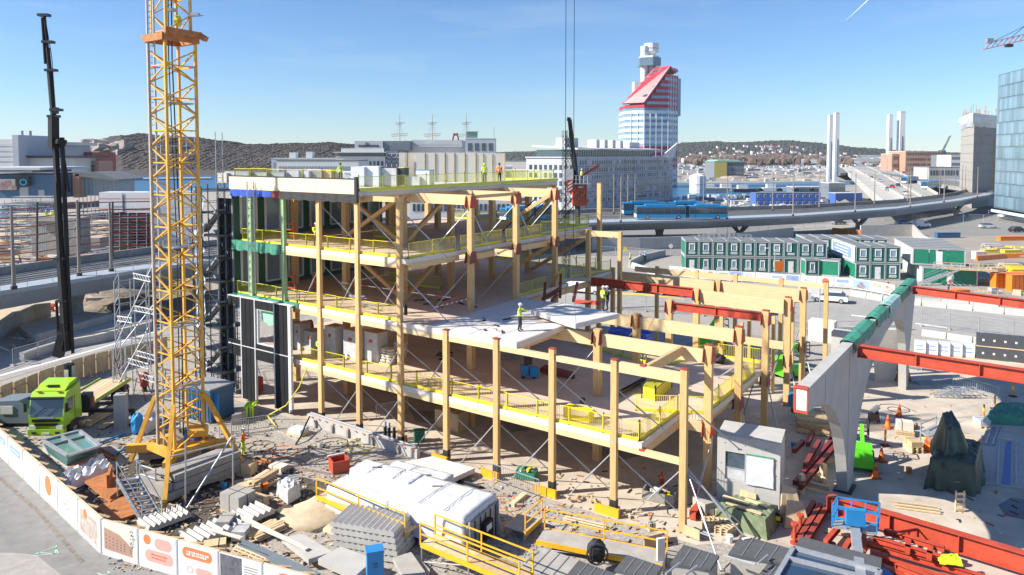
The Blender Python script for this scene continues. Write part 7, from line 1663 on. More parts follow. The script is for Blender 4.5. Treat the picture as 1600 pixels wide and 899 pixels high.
for k,(x0,y0,x1,y1)in enumerate(((1040,897,1062,880),(1070,899,1090,884),(1130,868,1180,882),(820,880,842,862),(1185,880,1200,868))):single('loose_tube','galvanised tube lying on the felt boxes, %s from the left'%ORD[[1,2,3,0,4][k]],'tube',MB().cyl(G(x0,y0,1.75),G(x1,y1,1.8),.05,6),M['galv'],group='loose galvanised tubes on the felt boxes')
# arched wall and right yard
W0,W1_=Vector((20.18,42.97)),Vector((34.0,62.31));WD=(W1_-W0).normalized();WN=Vector((-WD.y,WD.x));WT=.6
def AW(s,z,off=0):q=W0+WD*s+WN*off;return Vector((q.x,q.y,z))
aw=thing('arched_wall','tall pale concrete wall with arches cut below, its near end cantilevered','wall',(W0.x,W0.y,0))
prof=[(-10.5,7.75)]
prof+=[(-9,7.62),(-7.4,7.3),(-5.8,6.75),(-4.4,6.0),(-3.2,5.0),(-2.2,3.8),(-1.5,2.6),(-1.0,1.4),(-.6,0),(.6,0),(1.1,1.5),(1.9,3.0),(2.8,4.0),(3.76,4.75),(5.2,5.6),(7,6.3),(9.25,6.85),(11.6,7.2),(14.7,7.4),(17.5,7.2),(19.3,6.7),(20.8,5.7),(21.9,4.2),(22.5,2.5),(22.9,0),(24.1,0),(24.3,3),(26.9,7.2),(26.9,8.9),(-10.5,8.9)]
top=8.9;low={}
def under_z(s):
 best=8.0
 for a,b in zip(prof[:-2],prof[1:-1]):
  lo_,hi_=min(a[0],b[0]),max(a[0],b[0])
  if hi_-lo_>1e-6 and lo_<=s<=hi_:best=a[1]+(b[1]-a[1])*(s-a[0])/(b[0]-a[0])
 return best
ss=sorted(set([round(p[0],3)for p in prof[:-2]]+[-10.5+k*.6 for k in range(63)if-10.5+k*.6<26.8]))
for pi,(s0,s1)in enumerate(((-10.5,-.6),(-.6,.6),(.6,11.6),(11.6,22.9),(22.9,26.9))):
 mb=MB();q=[s for s in ss if s0-1e-6<=s<=s1+1e-6];q=sorted(set([s0]+q+[s1]))
 for a,b in zip(q[:-1],q[1:]):
  if b-a<.01:continue
  za,zb=under_z(a+1e-4),under_z(b-1e-4)
  P=[AW(a,za),AW(b,zb),AW(b,top),AW(a,top),AW(a,za,WT),AW(b,zb,WT),AW(b,top,WT),AW(a,top,WT)]
  F=[(0,1,2,3),(7,6,5,4),(3,2,6,7),(4,5,1,0)]
  if a==q[0]:F.append((0,3,7,4))
  if b==q[-1]:F.append((1,5,6,2))
  mb.add(P,[tuple(reversed(f))for f in F])
 obj('wall_segment',mb,M['conc_l'],aw)
M['conc_m']=mat('wall board mark',(.30,.29,.28),.9)  # thin darker lines for the marks of the formwork boards
for k in(-7,-1,6,14):
 zz=under_z(k)+.1
 if zz<8.4:obj('board_mark',MB().bar(AW(k,max(zz,5.5)if k<0 else zz,WT+.003),AW(k,8.7,WT+.003),.02,.03),M['conc_m'],aw);obj('board_mark',MB().bar(AW(k,zz,-.003),AW(k,8.7,-.003),.02,.03),M['conc_m'],aw)
obj('end_frame',MB().bar(AW(-10.56,8.93,-.02),AW(-10.56,8.93,WT+.02),.14,.14).bar(AW(-10.56,7.75,-.02),AW(-10.56,7.75,WT+.02),.14,.14).bar(AW(-10.56,7.8,WT),AW(-10.56,8.9,WT),.1,.1).bar(AW(-10.56,7.8,0),AW(-10.56,8.9,0),.06,.06),M['redb'],aw)
obj('end_plate',MB().box(AW(-10.55,8.3,WT/2),(.05,WT-.1,1.0),math.atan2(WD.y,WD.x)),M['white'],aw)
obj('leg_shoe',MB().box(AW(0,.06,WT/2),(1.5,1.0,.12),math.atan2(WD.y,WD.x)),M['dark'],aw);obj('top_bolt_strip',MB().bar(AW(0,8.92,WT*.8),AW(26.8,8.92,WT*.8),.12,.06),M['dark'],aw)
rr=random.Random(41)
for s0,s1,ti in((-.2,6.6,0),(7.4,12.0,1),(12.6,17.6,2),(18.2,22.0,3),(22.6,26.9,4)):
 mb=MB();n=10;P=[]
 for k in range(n+1):
  s=s0+(s1-s0)*k/n;rows=[(-.16,8.35+rr.uniform(-.15,.15)),(-.06,8.98),(.3,9.05+rr.uniform(-.04,.06)),(WT+.08,8.98),(WT+.2,8.5+rr.uniform(-.2,.1))]
  P+=[AW(s,z,o+rr.uniform(-.03,.03))for o,z in rows]
 for k in range(n):
  for j in range(4):a=k*5+j;mb.add([P[a],P[a+1],P[a+6],P[a+5]],[(0,1,2,3)])
 single('net_cover','green net draped over the arched wall top, %s from the near end'%ORD[ti],'net',mb,M['green_n']if ti not in(2,)else mat('pale green net cover',(.30,.48,.42),.6,var=.2,scale=3,bump=.4),group='green nets draped on the arched wall')
def steel(label,a,b,w,h,m='redb',group='red steel beams resting on the arched wall',name='steel_beam'):
 c=Vector(a);t_=thing(name,label,'steel beam',(c.x,c.y,c.z),0,group);obj('beam',ibeam(MB(),a,b,w,h),M[m],t_);d=(Vector(b)-Vector(a));
 obj('end_plate',MB().box(Vector(a),(.05,w*1.1,h*1.1),math.atan2(d.y,d.x)),M['darkred'],t_);return t_
steel('long red steel beam reaching right from the middle of the arched wall',G(1342,548,8.45),G(1640,594,8.45),.42,.72);steel('long red steel beam reaching right from the far end of the arched wall',G(1428,453,8.6),G(1640,480,8.6),.42,.66)
pc=thing('precast_pier','pale concrete arch leg standing behind the wall with a brown strapped foot','precast',tuple(G(1385,600)));p=G(1383,596);obj('leg',MB().ext([(p.x-.9,p.y,0),(p.x+.8,p.y,0),(p.x+1.5,p.y,3.4),(p.x+.9,p.y,4.6),(p.x-1.3,p.y,4.6)],(.4,.8,0)),M['conc_l'],pc);obj('sack',MB().ext([(p.x+.9,p.y-.1,0),(p.x+2.3,p.y-.1,0),(p.x+1.5,p.y-.1,3.0),(p.x+1.3,p.y-.1,3.0)],(.2,.5,0)),M['rust'],pc)
for k,(x,y,w,h)in enumerate(((1325,600,2.6,4.6),(1285,532,2.6,2.2),(1348,560,2.0,2.0))):
 p=G(x,y);single('precast_block',['tall pale precast block behind the arched wall left end','pale plywood stacked block beyond the last timber column','low pale precast block beside the wall net'][k],'block',MB().box((p.x,p.y,h/2),(w,1.6,h),ANG),M['conc_l' if k!=1 else 'offwhite'],group='precast blocks behind the arched wall')
rm=thing('concrete_room','free standing concrete room module with a plastic covered window','module',tuple(G(1119.5,793)));a,b,c_=Vector((11.61,40.81,0)),Vector((14.64,39.34,0)),Vector((16.05,40.75,0));n_=c_-Vector((14.7,39.34,0));zt=4.18
ub=(b-a).normalized();vb=Vector((-ub.y,ub.x,0));Wm=(b-a).length;Dm=2.35
def RM(x,y,z):q=a+ub*x+vb*y;return Vector((q.x,q.y,z))
def rbox(x0,x1,y0,y1,z0,z1):return MB().prism([tuple(RM(x0,y0,0))[:2],tuple(RM(x1,y0,0))[:2],tuple(RM(x1,y1,0))[:2],tuple(RM(x0,y1,0))[:2]],z0,z1)
T_=.2
for nm,args in(('wall',(0,.45,0,T_,0,zt)),('wall',(2.95,Wm,0,T_,0,zt)),('wall',(.453,2.947,0,T_,0,1.75)),('wall',(.453,2.947,0,T_,3.35,zt)),('wall',(0,T_,T_+.003,Dm,0,zt)),('wall',(Wm-T_,Wm,T_+.003,Dm,0,zt)),('wall',(T_+.003,Wm-T_-.003,Dm-T_,Dm,0,zt))):obj(nm,rbox(*args),M['conc_l'],rm)
obj('roof',rbox(-.02,Wm+.02,-.02,Dm+.02,zt+.003,zt+.08),M['conc_l'],rm)
wf=obj('window',rbox(.47,1.50,.08,.14,2.45,3.33),M['win'],rm);obj('window',rbox(.47,1.50,.08,.14,1.77,2.40),M['wrap_d'],rm);obj('window_frame',rbox(1.5,1.6,.02,.16,1.77,3.33),M['galv'],rm);obj('window_frame',rbox(.46,1.5,.05,.16,2.40,2.45),M['galv'],rm)
obj('plastic_cover',drape([tuple(RM(x,y,0))[:2]for x,y in((1.62,-.10),(3.02,-.10),(3.02,.06),(1.62,.06))],1.7,3.38,3,4,.02,.02,6),M['wrap'],rm);obj('cover_tape',rbox(1.58,3.05,-.11,-.02,3.36,3.42),M['green_n'],rm)
for x_ in(.9,2.1):obj('cast_joint',rbox(x_,x_+.012,-.004,.0,.02,1.74),M['conc_d'],rm)
obj('cast_joint',rbox(.02,Wm-.02,-.004,.0,1.2,1.212),M['conc_d'],rm)
for x_,z_ in((.2,.6),(.2,2.6),(3.15,.6),(3.15,2.4),(1.5,.6),(1.5,3.8),(2.6,3.8),(.4,3.8)):obj('tie_hole',rbox(x_,x_+.05,-.006,.0,z_,z_+.05),M['dark'],rm)
ps=thing('propped_plywood','plywood sheet leaning against the front of the concrete room','boards',tuple(RM(1.6,-.5,0)));obj('sheet',MB().ext([RM(1.25,-.55,.02),RM(2.2,-.55,.02),RM(2.15,-.04,1.25),RM(1.3,-.04,1.35)],(-vb.x*.04,-vb.y*.04,0)),M['ply'],ps)
ps=thing('cardboard_stack','brown board boxes leaning on the right side of the concrete room','boards',tuple(RM(3.6,.2,0)))
obj('sheet',MB().ext([RM(3.45,-.7,.02),RM(4.6,.0,.02),RM(4.1,.7,1.6),RM(3.42,.3,1.9)],(ub.x*.05,ub.y*.05,.03)),M['ply'],ps);obj('sheet',MB().ext([RM(3.7,-.9,.02),RM(4.9,-.3,.02),RM(4.5,.25,1.15),RM(3.75,-.1,1.25)],(ub.x*.05,ub.y*.05,.03)),M['ply'],ps)
q=[G(x,y)for x,y in((1122,815),(1150,800),(1215,818),(1195,842))];gt2=thing('tarp_pile','olive tarpaulin covered pile with planks on top in front of the concrete room','pile',tuple(q[0]));obj('tarp',drape([(k.x,k.y)for k in q],.02,1.0,51,12,.06,.2,5,.05,.03),M['green_o'],gt2)
for k,(x0,y0,x1,y1)in enumerate(((1130,775,1170,788),(1135,785,1190,803),(1165,780,1200,792))):obj('plank',MB().bar(G(x0,y0,1.12),G(x1,y1,1.12),.22,.07),M['plank'],gt2)
fp=thing('vehicle_tail','black bumper with red and yellow marker lights beside the concrete room','vehicle part',tuple(G(1210,822)));p=G(1209,822);obj('bumper',MB().box((p.x,p.y,.55),(.9,.15,.5),ANG),M['blackpaint'],fp);obj('marker',MB().box((p.x-.15,p.y-.12,.55),(.22,.05,.22),ANG),M['redb'],fp);obj('marker',MB().box((p.x+.12,p.y-.28,.55),(.22,.05,.22),ANG),M['yellow'],fp)
def pile(label,rows,group='piles of red steel on the ground',m='red',z=.3,w=.26,h=.3,bearers=True,name='steel_pile'):
 t_=thing(name,label,'steel',tuple(G(rows[0][0],rows[0][1])),0,group)
 for x0,y0,x1,y1,*r in rows:zz=r[0]if r else z;obj('beam',ibeam(MB(),G(x0,y0,zz),G(x1,y1,zz),w,h),M[m],t_)
 return t_
pile('dark red beams and frames stacked beside the concrete room',[(1242,755,1300,688,.7),(1250,762,1308,694,.7),(1258,728,1280,690,.9),(1240,705,1255,690,.6),(1262,695,1270,675,.5),(1296,690,1308,672,.7)],m='darkred')
planks('pile of weathered boards beyond the dark red beams',G(1243,668),G(1295,674),6,6,61,'ply',w=.3,t=.16)
for k,(x0,y0,x1,y1)in enumerate(((1248,752,1296,764),(1280,715,1320,726),(1270,740,1290,752))):single('timber_bearer','squared timber bearer under the red steel, %s from the left'%ORD[k],'timber',MB().bar(G(x0,y0,.4),G(x1,y1,.4),.2,.28),M['plank'],group='timber bearers under the red steel')
for k,(x,y)in enumerate(((1286,755),(1252,772))):p=G(x,y);single('timber_post',['upright timber trestle post by the arched wall leg','upright timber trestle post by the concrete room'][k],'timber',MB().box((p.x,p.y,.6),(.3,.3,1.2),.3),M['plank'],group='trestle posts')
pile('bundle of parallel red beams near the concrete room',[(1240,838,1272,786,.35),(1250,842,1282,790,.35),(1260,846,1292,794,.35)])
pile('long red steel girder running to the right edge, the largest one',[(1294,786,1620,884,.75)],w=.5,h=.95,m='redb');
for k,(x,y)in enumerate(()):p=G(x,y);single('stiffener_plate','red stiffener plate standing on the long girder, %s from the left'%ORD[k],'steel plate',MB().box((p.x,p.y,1.3),(.10,.5,.5),.4),M['redb'],group='plates on the long girder')
fr_=thing('steel_heap','tangled red steel trusses and frames at the bottom right','steel frame',tuple(G(1450,870)))
for x0,y0,x1,y1,z in((1355,850,1560,910,.5),(1365,842,1470,872,.9),(1360,868,1500,912,.4),(1382,830,1475,858,1.0),(1290,848,1310,825,.5),(1320,858,1335,835,.5),(1420,842,1418,862,.9),(1455,852,1452,872,.9),(1350,858,1350,838,.5),(1470,880,1480,860,.6),(1400,884,1460,906,.6),(1345,880,1420,905,.3),(1470,900,1560,925,.6)):obj('member',ibeam(MB(),G(x0,y0,z),G(x1,y1,z),.24,.28),M['redb'],fr_)
planks('loose planks among the red frames, left',G(1285,828),G(1345,842),2,1,71);planks('loose planks among the red frames, bottom',G(1370,872),G(1392,850),2,1,72);planks('plank lying on the concrete beside the tarpaulin machine',G(1440,812),G(1500,835),1,1,73)
rt2=thing('red_post_base','pair of short red bolted posts by the beam bundle','post',tuple(G(1248,840)))
for x,y in((1241,850),(1250,836)):p=G(x,y);obj('post',MB().cyl((p.x,p.y,0),(p.x,p.y,1.1),.09,8).cyl((p.x,p.y,1.0),(p.x,p.y,1.12),.2,8).cyl((p.x,p.y,0),(p.x,p.y,.1),.22,8),M['redb'],rt2)
bl=thing('boom_lift','blue basket boom lift with pale telescopic boom among the red steel','lift',tuple(G(1335,862)),0)
c=G(1338,848);bx0=D(1302,832,c.y),D(1374,846,c.y)
zb=1.3;crn_=[G(x,y,zb)for x,y in((1300,822),(1370,834),(1374,818),(1308,808))]
obj('basket_floor',MB().prism([(k.x,k.y)for k in crn_],zb-.1,zb),M['galv'],bl);mb=MB()
for k in range(4):
 for zz in(.45,1.05):mb.bar(crn_[k]+Vector((0,0,zz)),crn_[(k+1)%4]+Vector((0,0,zz)),.07)
 for j in range(3):q=crn_[k].lerp(crn_[(k+1)%4],j/3);mb.bar(q,q+Vector((0,0,1.05)),.06)
obj('basket_rail',mb,M['blue'],bl);q=(crn_[0]+crn_[1])/2;obj('control_panel',MB().box(q+Vector((0,-.1,.7)),(.9,.3,.8),-.2),M['blue'],bl)
obj('boom',MB().bar(q+Vector((0,-.1,.0)),G(1345,905,1.6),.42,.4),M['galv'],bl);obj('boom',MB().bar(q+Vector((.1,.2,-.2)),G(1340,880,1.3),.3,.3),M['blue'],bl)
b0=G(1352,930);obj('chassis',MB().box((b0.x,b0.y,.7),(2.2,3.0,.7),.3),M['blue'],bl)
for s in(-1,1):
 for e in(-1,1):obj('wheel',MB().cyl((b0.x+s*.9,b0.y+e*1.0,.45),(b0.x+s*1.25,b0.y+e*1.0,.45),.45,12),M['black'],bl)
def lime_lift(label,px,py,rz,s=1.0,tall=True):
 p=G(px,py);t_=thing('lift_machine',label,'lift',tuple(p),rz,'lime green lifts');q=lambda*a:tuple(x*s for x in a)
 obj('chassis',MB().box(q(0,0,.55),q(2.3,1.2,.5)),M['limeg'],t_,**L_);obj('counterweight',MB().ext([q(-1.2,-.5,.8),q(-.2,-.5,.8),q(-.3,-.5,1.6),q(-1.2,-.5,1.5)],q(0,1.0,0)),M['limeg'],t_,**L_)
 for x in(-.75,.75):
  for y in(-.6,.6):w_=obj('wheel',MB().cyl(q(x,y-.14,.38),q(x,y+.14,.38),.38*s,12),M['black'],t_,**L_);obj('rim',MB().cyl(q(x,y-.15,.38),q(x,y+.15,.38),.2*s,8),M['galv'],w_,**L_)
 obj('mast',MB().bar(q(-.5,0,1.2),q(.4,0,2.4),.2*s,.26*s).bar(q(.4,0,2.4),q(.9,0,1.5),.16*s,.2*s),M['limeg'],t_,**L_);mb=MB()
 for x in(.5,1.3):
  for y in(-.4,.4):mb.bar(q(x,y,1.5),q(x,y,2.5),.05*s)
 for z in(2.0,2.5):
  for y in(-.4,.4):mb.bar(q(.5,y,z),q(1.3,y,z),.05*s)
  for x in(.5,1.3):mb.bar(q(x,-.4,z),q(x,.4,z),.05*s)
 obj('basket_rail',mb,M['dark'],t_,**L_);obj('basket_floor',MB().box(q(.9,0,1.48),q(.8,.8,.06)),M['dark'],t_,**L_);return t_
lime_lift('lime green lift standing right of the arched wall leg',1346,728,1.2,1.05);lime_lift('lime green lift parked among the far timber columns',1236,590,.4,1.25);lime_lift('green lift under the glulam beams in the shade behind the columns',1110,548,.2,1.3)
q=[G(x,y)for x,y in((1452,762),(1475,722),(1532,735),(1522,772))];tm=thing('covered_machine','tall dark green tarpaulin covered machine with planks leaning on it','machine',tuple(q[0]));obj('tarp',drape([(k.x,k.y)for k in q],.02,1.85,61,16,.12,.38,7,.25,.075),M['green_t'],tm,smooth=True)
q2=[G(x,y,2.0)for x,y in((1472,678),(1486,675),(1500,700),(1478,705))];obj('tarp',drape([(k.x,k.y)for k in q2],1.4,3.4,62,10,.10,1.1,7,0,.10),M['green_t'],tm,smooth=True)
obj('rope',MB().tube([G(1452,755)+Vector((-.1,-.1,.5)),G(1487,768)+Vector((0,-.25,.7)),G(1524,768)+Vector((.15,-.1,.5))],.02,4),M['plank'],tm)
for x0,y0,x1 in((1490,768,1492),(1496,769,1494),(1503,768,1506)):b_=G(x0,y0);obj('leaning_plank',MB().bar(b_,b_+Vector(((x1-x0)*.04,.5,1.5)),.14,.05),M['plank'],tm)
CN=[MB().cyl((0,0,.05),(0,0,.95),.22,12,.04).mesh('cone',M['hivo']),MB().box((0,0,.03),(.55,.55,.06)).mesh('base',M['redb']),MB().cyl((0,0,.5),(0,0,.7),.135,12,.098).mesh('band',M['redb'])]
clab=['nearest orange cone right of the arched wall leg','second orange cone up from the wall leg','orange cone beside the round core rig','orange cone farthest up the concrete yard','left cone of the pair beside the silver trolley','right cone of the pair beside the silver trolley']
for k,(x,y)in enumerate(((1368,747),(1377,721),(1387,669),(1405,651),(1447,703),(1453,706))):
 t_=thing('traffic_cone',clab[k],'cone',tuple(G(x,y)+Vector((0,0,.02))),.3*k,'traffic cones');c_=obj('cone',CN[0],None,t_);obj('base',CN[1],None,t_);obj('band',CN[2],None,c_)
for k,(x,y)in enumerate(((1383,697),(1537,655),(1554,640),(1582,620))):
 t_=thing('marker_post',['slim red marker post between the cones','red and yellow marker post left of the green net heap','red and yellow marker post behind the green net heap','red marker post by the barriers at the right edge'][k],'post',tuple(G(x,y)+Vector((0,0,.02))),0,'red marker posts');obj('post',MB().cyl((0,0,.05),(0,0,1.1),.07,8),M['hivo'],t_,**L_);obj('band',MB().cyl((0,0,.6),(0,0,.85),.075,8),M['yellow'],t_,**L_);obj('foot',MB().box((0,0,.04),(.5,.4,.08)),M['black'],t_,**L_)
rg=thing('core_rig','small dark drilling rig on a damp patch in the yard','machine',tuple(G(1362,660)));p=G(1364,662);obj('frame',MB().bar((p.x-.4,p.y,.1),(p.x+.2,p.y,1.2),.2).bar((p.x+.4,p.y,.1),(p.x+.2,p.y,1.2),.2).box((p.x,p.y,.5),(.6,.4,.5)),M['dark'],rg);obj('motor',MB().cyl((p.x-.1,p.y,.9),(p.x+.4,p.y,1.3),.2,8),M['steel'],rg)
gn=[G(x,y)for x,y in((1540,662),(1560,640),(1630,645),(1620,664))];single('net_heap','heap of bright green net on the concrete at the right edge','net',drape([(k.x,k.y)for k in gn],.02,.6,71,9,.2,.4),M['green_n'])
def bale(label,px,py,s,m,group,lab=False,z=0,wob=0):
 p=G(px,py);t_=thing('block_stack' if m=='slate' else 'wrapped_bale',label,'pallet',(p.x,p.y,z),rd,group);obj('block',MB().box((0,0,s[2]/2+.1),s),M[m],t_,**L_);obj('pallet',MB().box((0,0,.05),(s[0],s[1],.1)),M['plank'],t_,**L_)
 if lab:obj('paper_label',MB().box((.1,-s[1]/2-.01,s[2]*.6),(.18,.02,.2)),M['white'],t_,**L_)
 if m=='wrap':obj('print',MB().box((0,-s[1]/2-.01,s[2]*.75),(s[0]*.5,.02,.08)).box((0,-s[1]/2-.01,s[2]*.45),(s[0]*.6,.02,.08)),M['pale_blue'],t_,**L_)
 return t_
M['slate']=mat('charcoal wrapped block',(.07,.075,.085),.5,var=.12,scale=2)
for lev in(0,1):
 for k in range(6):
  bale('charcoal block pallet, %s from the left in the %s row at the right edge'%(ORD[k],['lower','upper'][lev]),1533+k*17.0,561+k*1.8,(.92,.8,1.15),'slate','charcoal block pallets',True,lev*1.3)
for k in range(5):bale('white wrapped bale left of the charcoal blocks, %s from the left'%ORD[k],1437+k*19.0,553+k*1.2,(1.0,.9,1.25),'wrap','white wrapped bales in a row')
for k,(x,y,m)in enumerate(((1518,585,'plank'),(1540,588,'rust'),(1562,592,'plank'),(1585,596,'steel'))):bale(['pallet of pale boards before the charcoal blocks','pallet of brown goods before the charcoal blocks','second pallet of boards before the charcoal blocks','pallet of grey goods at the right edge'][k],x,y,(1.0,.8,.7),m,'mixed pallets before the charcoal blocks')
sr=thing('shoring_stack','stack of galvanised shoring frames lying on the yard','scaffold',tuple(G(1485,618)));p=G(1482,622)
for k in range(6):
 z=.1+k*.13;mb=MB()
 for y in(0,.7):mb.bar((p.x-1.2+.3*k,p.y+y,z),(p.x+1.0+.3*k,p.y+y-.3,z),.06)
 for x in(-1,0,.8):mb.bar((p.x+x+.3*k,p.y,z),(p.x+x+.3*k,p.y+.6,z),.05)
 obj('shoring_frame',mb,M['galv'],sr)
for k,(x0,y0,x1,y1)in enumerate(((1488,606,1526,615),(1526,615,1560,626),(1410,576,1440,580))):crowd_barrier('crowd barrier in the right yard, %s from the left'%ORD[[1,2,0][k]],G(x0,y0),G(x1,y1))
tr=thing('platform_trolley','silver four legged platform trolley beside the paired cones','trolley',tuple(G(1455,690)));q=[G(x,y)for x,y in((1438,694),(1462,682),(1473,692),(1450,704))]
for k in q:obj('leg',MB().cyl(k,k+Vector((0,0,1.5)),.05,6),M['galv'],tr)
obj('platform',MB().prism([(k.x,k.y)for k in q],.8,.9),M['galv'],tr);obj('rail',MB().bar(q[0]+Vector((0,0,1.4)),q[1]+Vector((0,0,1.4)),.05).bar(q[2]+Vector((0,0,1.4)),q[3]+Vector((0,0,1.4)),.05),M['galv'],tr)
pf=[G(x,y)for x,y in((1525,755),(1540,672),(1600,685),(1640,690),(1640,770))];single('slab_trench','flat pale floor panels with blue gutter strip at the right edge','slab',MB().prism([(k.x,k.y)for k in pf],.02,.12),M['conc_l']);gt3=thing('gutter_strip','long blue plastic strip laid in the pale floor panels','strip',tuple(G(1575,720)));q=[G(x,y,.14)for x,y in((1572,690),(1580,690),(1578,758),(1566,756))];obj('strip',MB().prism([(k.x,k.y)for k in q],.122,.15),M['blue_c'],gt3)
for x0,x1 in((1562,1558),(1588,1588)):obj('channel_edge',MB().bar(G(x0,688,.15),G(x1,757,.15),.1,.06),M['galv'],gt3)
planks('long boards along the edge of the pale floor panels',G(1530,682),G(1592,692),2,1,81)
pu=struct('puddle',MB().sheet(gp([(1560,790),(1580,778),(1640,786),(1640,815),(1600,812),(1570,806)]),.022),mat('puddle water',(.03,.035,.045),.05,var=.1));
damp=mat('damp concrete',(.26,.22,.18),.6,var=.2,scale=.6,world=True)
for pp2 in([(1345,665),(1400,660),(1400,672),(1350,676)],[(770,650),(840,640),(870,668),(800,676)],[(920,700),(1000,690),(1030,705),(960,722)],[(640,640),(690,645),(700,665),(650,660)]):obj('damp_patch',MB().sheet(gp(pp2),.021),damp,kind='structure')
pz=thing('timber_ladder','small upright timber pallet standing on the sunny concrete','pallet',tuple(G(1493,800)));p=G(1493,800)
for k in range(2):obj('stile',MB().box((p.x+k*.45,p.y,.6),(.07,.07,1.2)),M['plank'],pz)
for k in range(4):obj('rung',MB().box((p.x+.22,p.y-.05,.15+k*.3),(.55,.04,.14)),M['plank'],pz)
bp_=thing('blue_pump','small bright blue compressor between the last columns and the arched wall','machine',tuple(G(1245,645)));p=G(1245,643);obj('body',MB().box((p.x,p.y,.9),(1.0,.8,1.1),.3),M['blue'],bp_);obj('fan',MB().cyl((p.x-.1,p.y-.45,.9),(p.x-.1,p.y-.38,.9),.32,12),M['dark'],bp_);obj('wheel',MB().cyl((p.x-.5,p.y-.3,.2),(p.x-.4,p.y-.3,.2),.2,8).cyl((p.x+.4,p.y-.3,.2),(p.x+.5,p.y-.3,.2),.2,8),M['black'],bp_)
lg_=thing('lime_jacket','lime safety jacket thrown over a red frame at the bottom right','jacket',tuple(G(1485,872)));q=[G(x,y,1.0)for x,y in((1468,868),(1495,866),(1502,878),(1472,874))];obj('cloth',drape([(k.x,k.y)for k in q],.8,1.05,91,6,.08,.1),M['hivis'],lg_)
rr=random.Random(77)
for k,(x,y,w,h,m)in enumerate(((1575,450,5,2.2,'orange'),(1600,455,5,2.4,'orange'),(1500,474,2,1.8,'orange'),(1545,395,3,.6,'yellow'),(1580,395,4,.5,'yellow'),(1530,405,2.4,1.4,'white'),(1588,376,9,.9,'orange'),(1480,372,6,1.2,'blue_s'))):
 p=G(x,y);t_=thing('site_load',['orange slatted container at the right edge, left half','orange slatted container at the right edge, right half','orange digger arm block by the far lane','yellow formwork stack beyond the long cabins','yellow beam stack at the right beyond the cabins','white covered box beyond the long cabins','row of orange barriers at the right edge','blue sign gantry below the viaduct pier'][k],'site load',tuple(p),.1,'loads beyond the long cabins')
 for j in range(max(2,int(w/.6))):obj('slat',MB().box((-w/2+w*(j+.5)/max(2,int(w/.6)),0,h/2),(w/max(2,int(w/.6))-.08,1.2,h)),M[m],t_,**L_)
 obj('skid',MB().box((0,0,h+.06),(w,1.25,.1)),M[m],t_,**L_)
for k in range(26):
 x,y=rr.uniform(1515,1630),rr.uniform(385,445);p=G(x,y);planks('heap of mixed boards in the far yard, number %s from the front'%ORD[k],p,p+Vector((rr.uniform(2,4),rr.uniform(-.6,.6),0)),4,rr.randint(2,5),300+k,rr.choice(['plank','ply','yellow','steel','conc_l']),.3,.14,'mixed heaps in the far yard')
# loads on the decks and the roof
Z4=LV[4]+.065
def boxload(name,label,cat,p,s,rz,m,group=None,cap=None,mark=None,pallet=True):
 t_=thing(name,label,cat,tuple(p),rz,group);h0=.12 if pallet else 0
 obj('body',MB().box((0,0,s[2]/2+h0),s),M[m],t_,**L_)
 if pallet:obj('pallet',MB().box((0,0,.06),(s[0],s[1],.115)),M['plank'],t_,**L_)
 if cap:obj('cover',MB().box((0,0,s[2]+h0+.02),(s[0]*1.02,s[1]*1.02,.05)),M[cap],t_,**L_)
 if mark:obj('printed_mark',MB().box((0,-s[1]/2-.01,s[2]*.7+h0),(s[0]*.25,.015,s[2]*.12)),M[mark],t_,**L_)
 return t_
c0,c1=G(623,283.5,Z4),G(790,281.5,Z4);Yr=70.0
xs=[623,634.5,650,665,681,696,711,727,744,756,770,790]
for k in range(len(xs)-1):
 a,b=D(xs[k],240,Yr+.02*k),D(xs[k+1],240,Yr+.02*k);zt=D(700,239.5,Yr).z if k<8 else D(700,240.5,Yr).z
 if k==1:a.y+=1.2;b.y+=1.2
 t_=thing('wall_module','tall cream wall module on the roof, %s from the left in its row'%ORD[k],'module',((a.x+b.x)/2,a.y,Z4),0,'cream wall modules standing on the roof')
 w_=b.x-a.x-.05;h=zt-Z4
 obj('board',MB().box((0,.5,h/2),(w_,1.0,h)),M['offwhite'],t_,**L_);obj('edge_strip',MB().box((w_/2-.05,-.015,h/2),(.1,.03,h)),M['ply']if k%3 else M['plank'],t_,**L_);obj('top_strip',MB().box((0,.5,h+.02),(w_,1.0,.04)),M['white'],t_,**L_)
for k,(x,y,w,h,m,c)in enumerate(((352,273,1.0,.8,'offwhite',None),(375,271,2.6,.9,'wrap_d','galv'),(405,270,2.2,.8,'wrap_d','galv'),(435,269,2.0,.8,'facade_l','galv'),(462,272,1.2,.95,'wrap','white'),(478,272,1.2,.95,'wrap','white'),(496,271,1.5,1.05,'steel','white'),(514,271,1.0,1.1,'ply',None),(545,268,2.4,.9,'wrap_d','white'),(563,282,1.2,1.45,'wrap','white'),(583,281,1.5,1.5,'wrap','white'),(612,279,1.3,1.4,'wrap_d','dark'),(626,278,1.0,1.4,'dark','acid'),(645,279,1.6,.7,'wrap_d',None),(664,277,1.2,1.2,'wrap','blue'),(585,264,2.8,.8,'facade_l','white'),(606,263,2.2,.8,'facade_l','white'))):
 yb=60 if y>276 else 68
 p=D(x,250,yb);p.z=Z4
 boxload('roof_load','wrapped load on the roof, %s from the left behind the railing'%ORD[k],'load',p,(w,1.0,h),-.3,m,'wrapped loads on the roof',c)
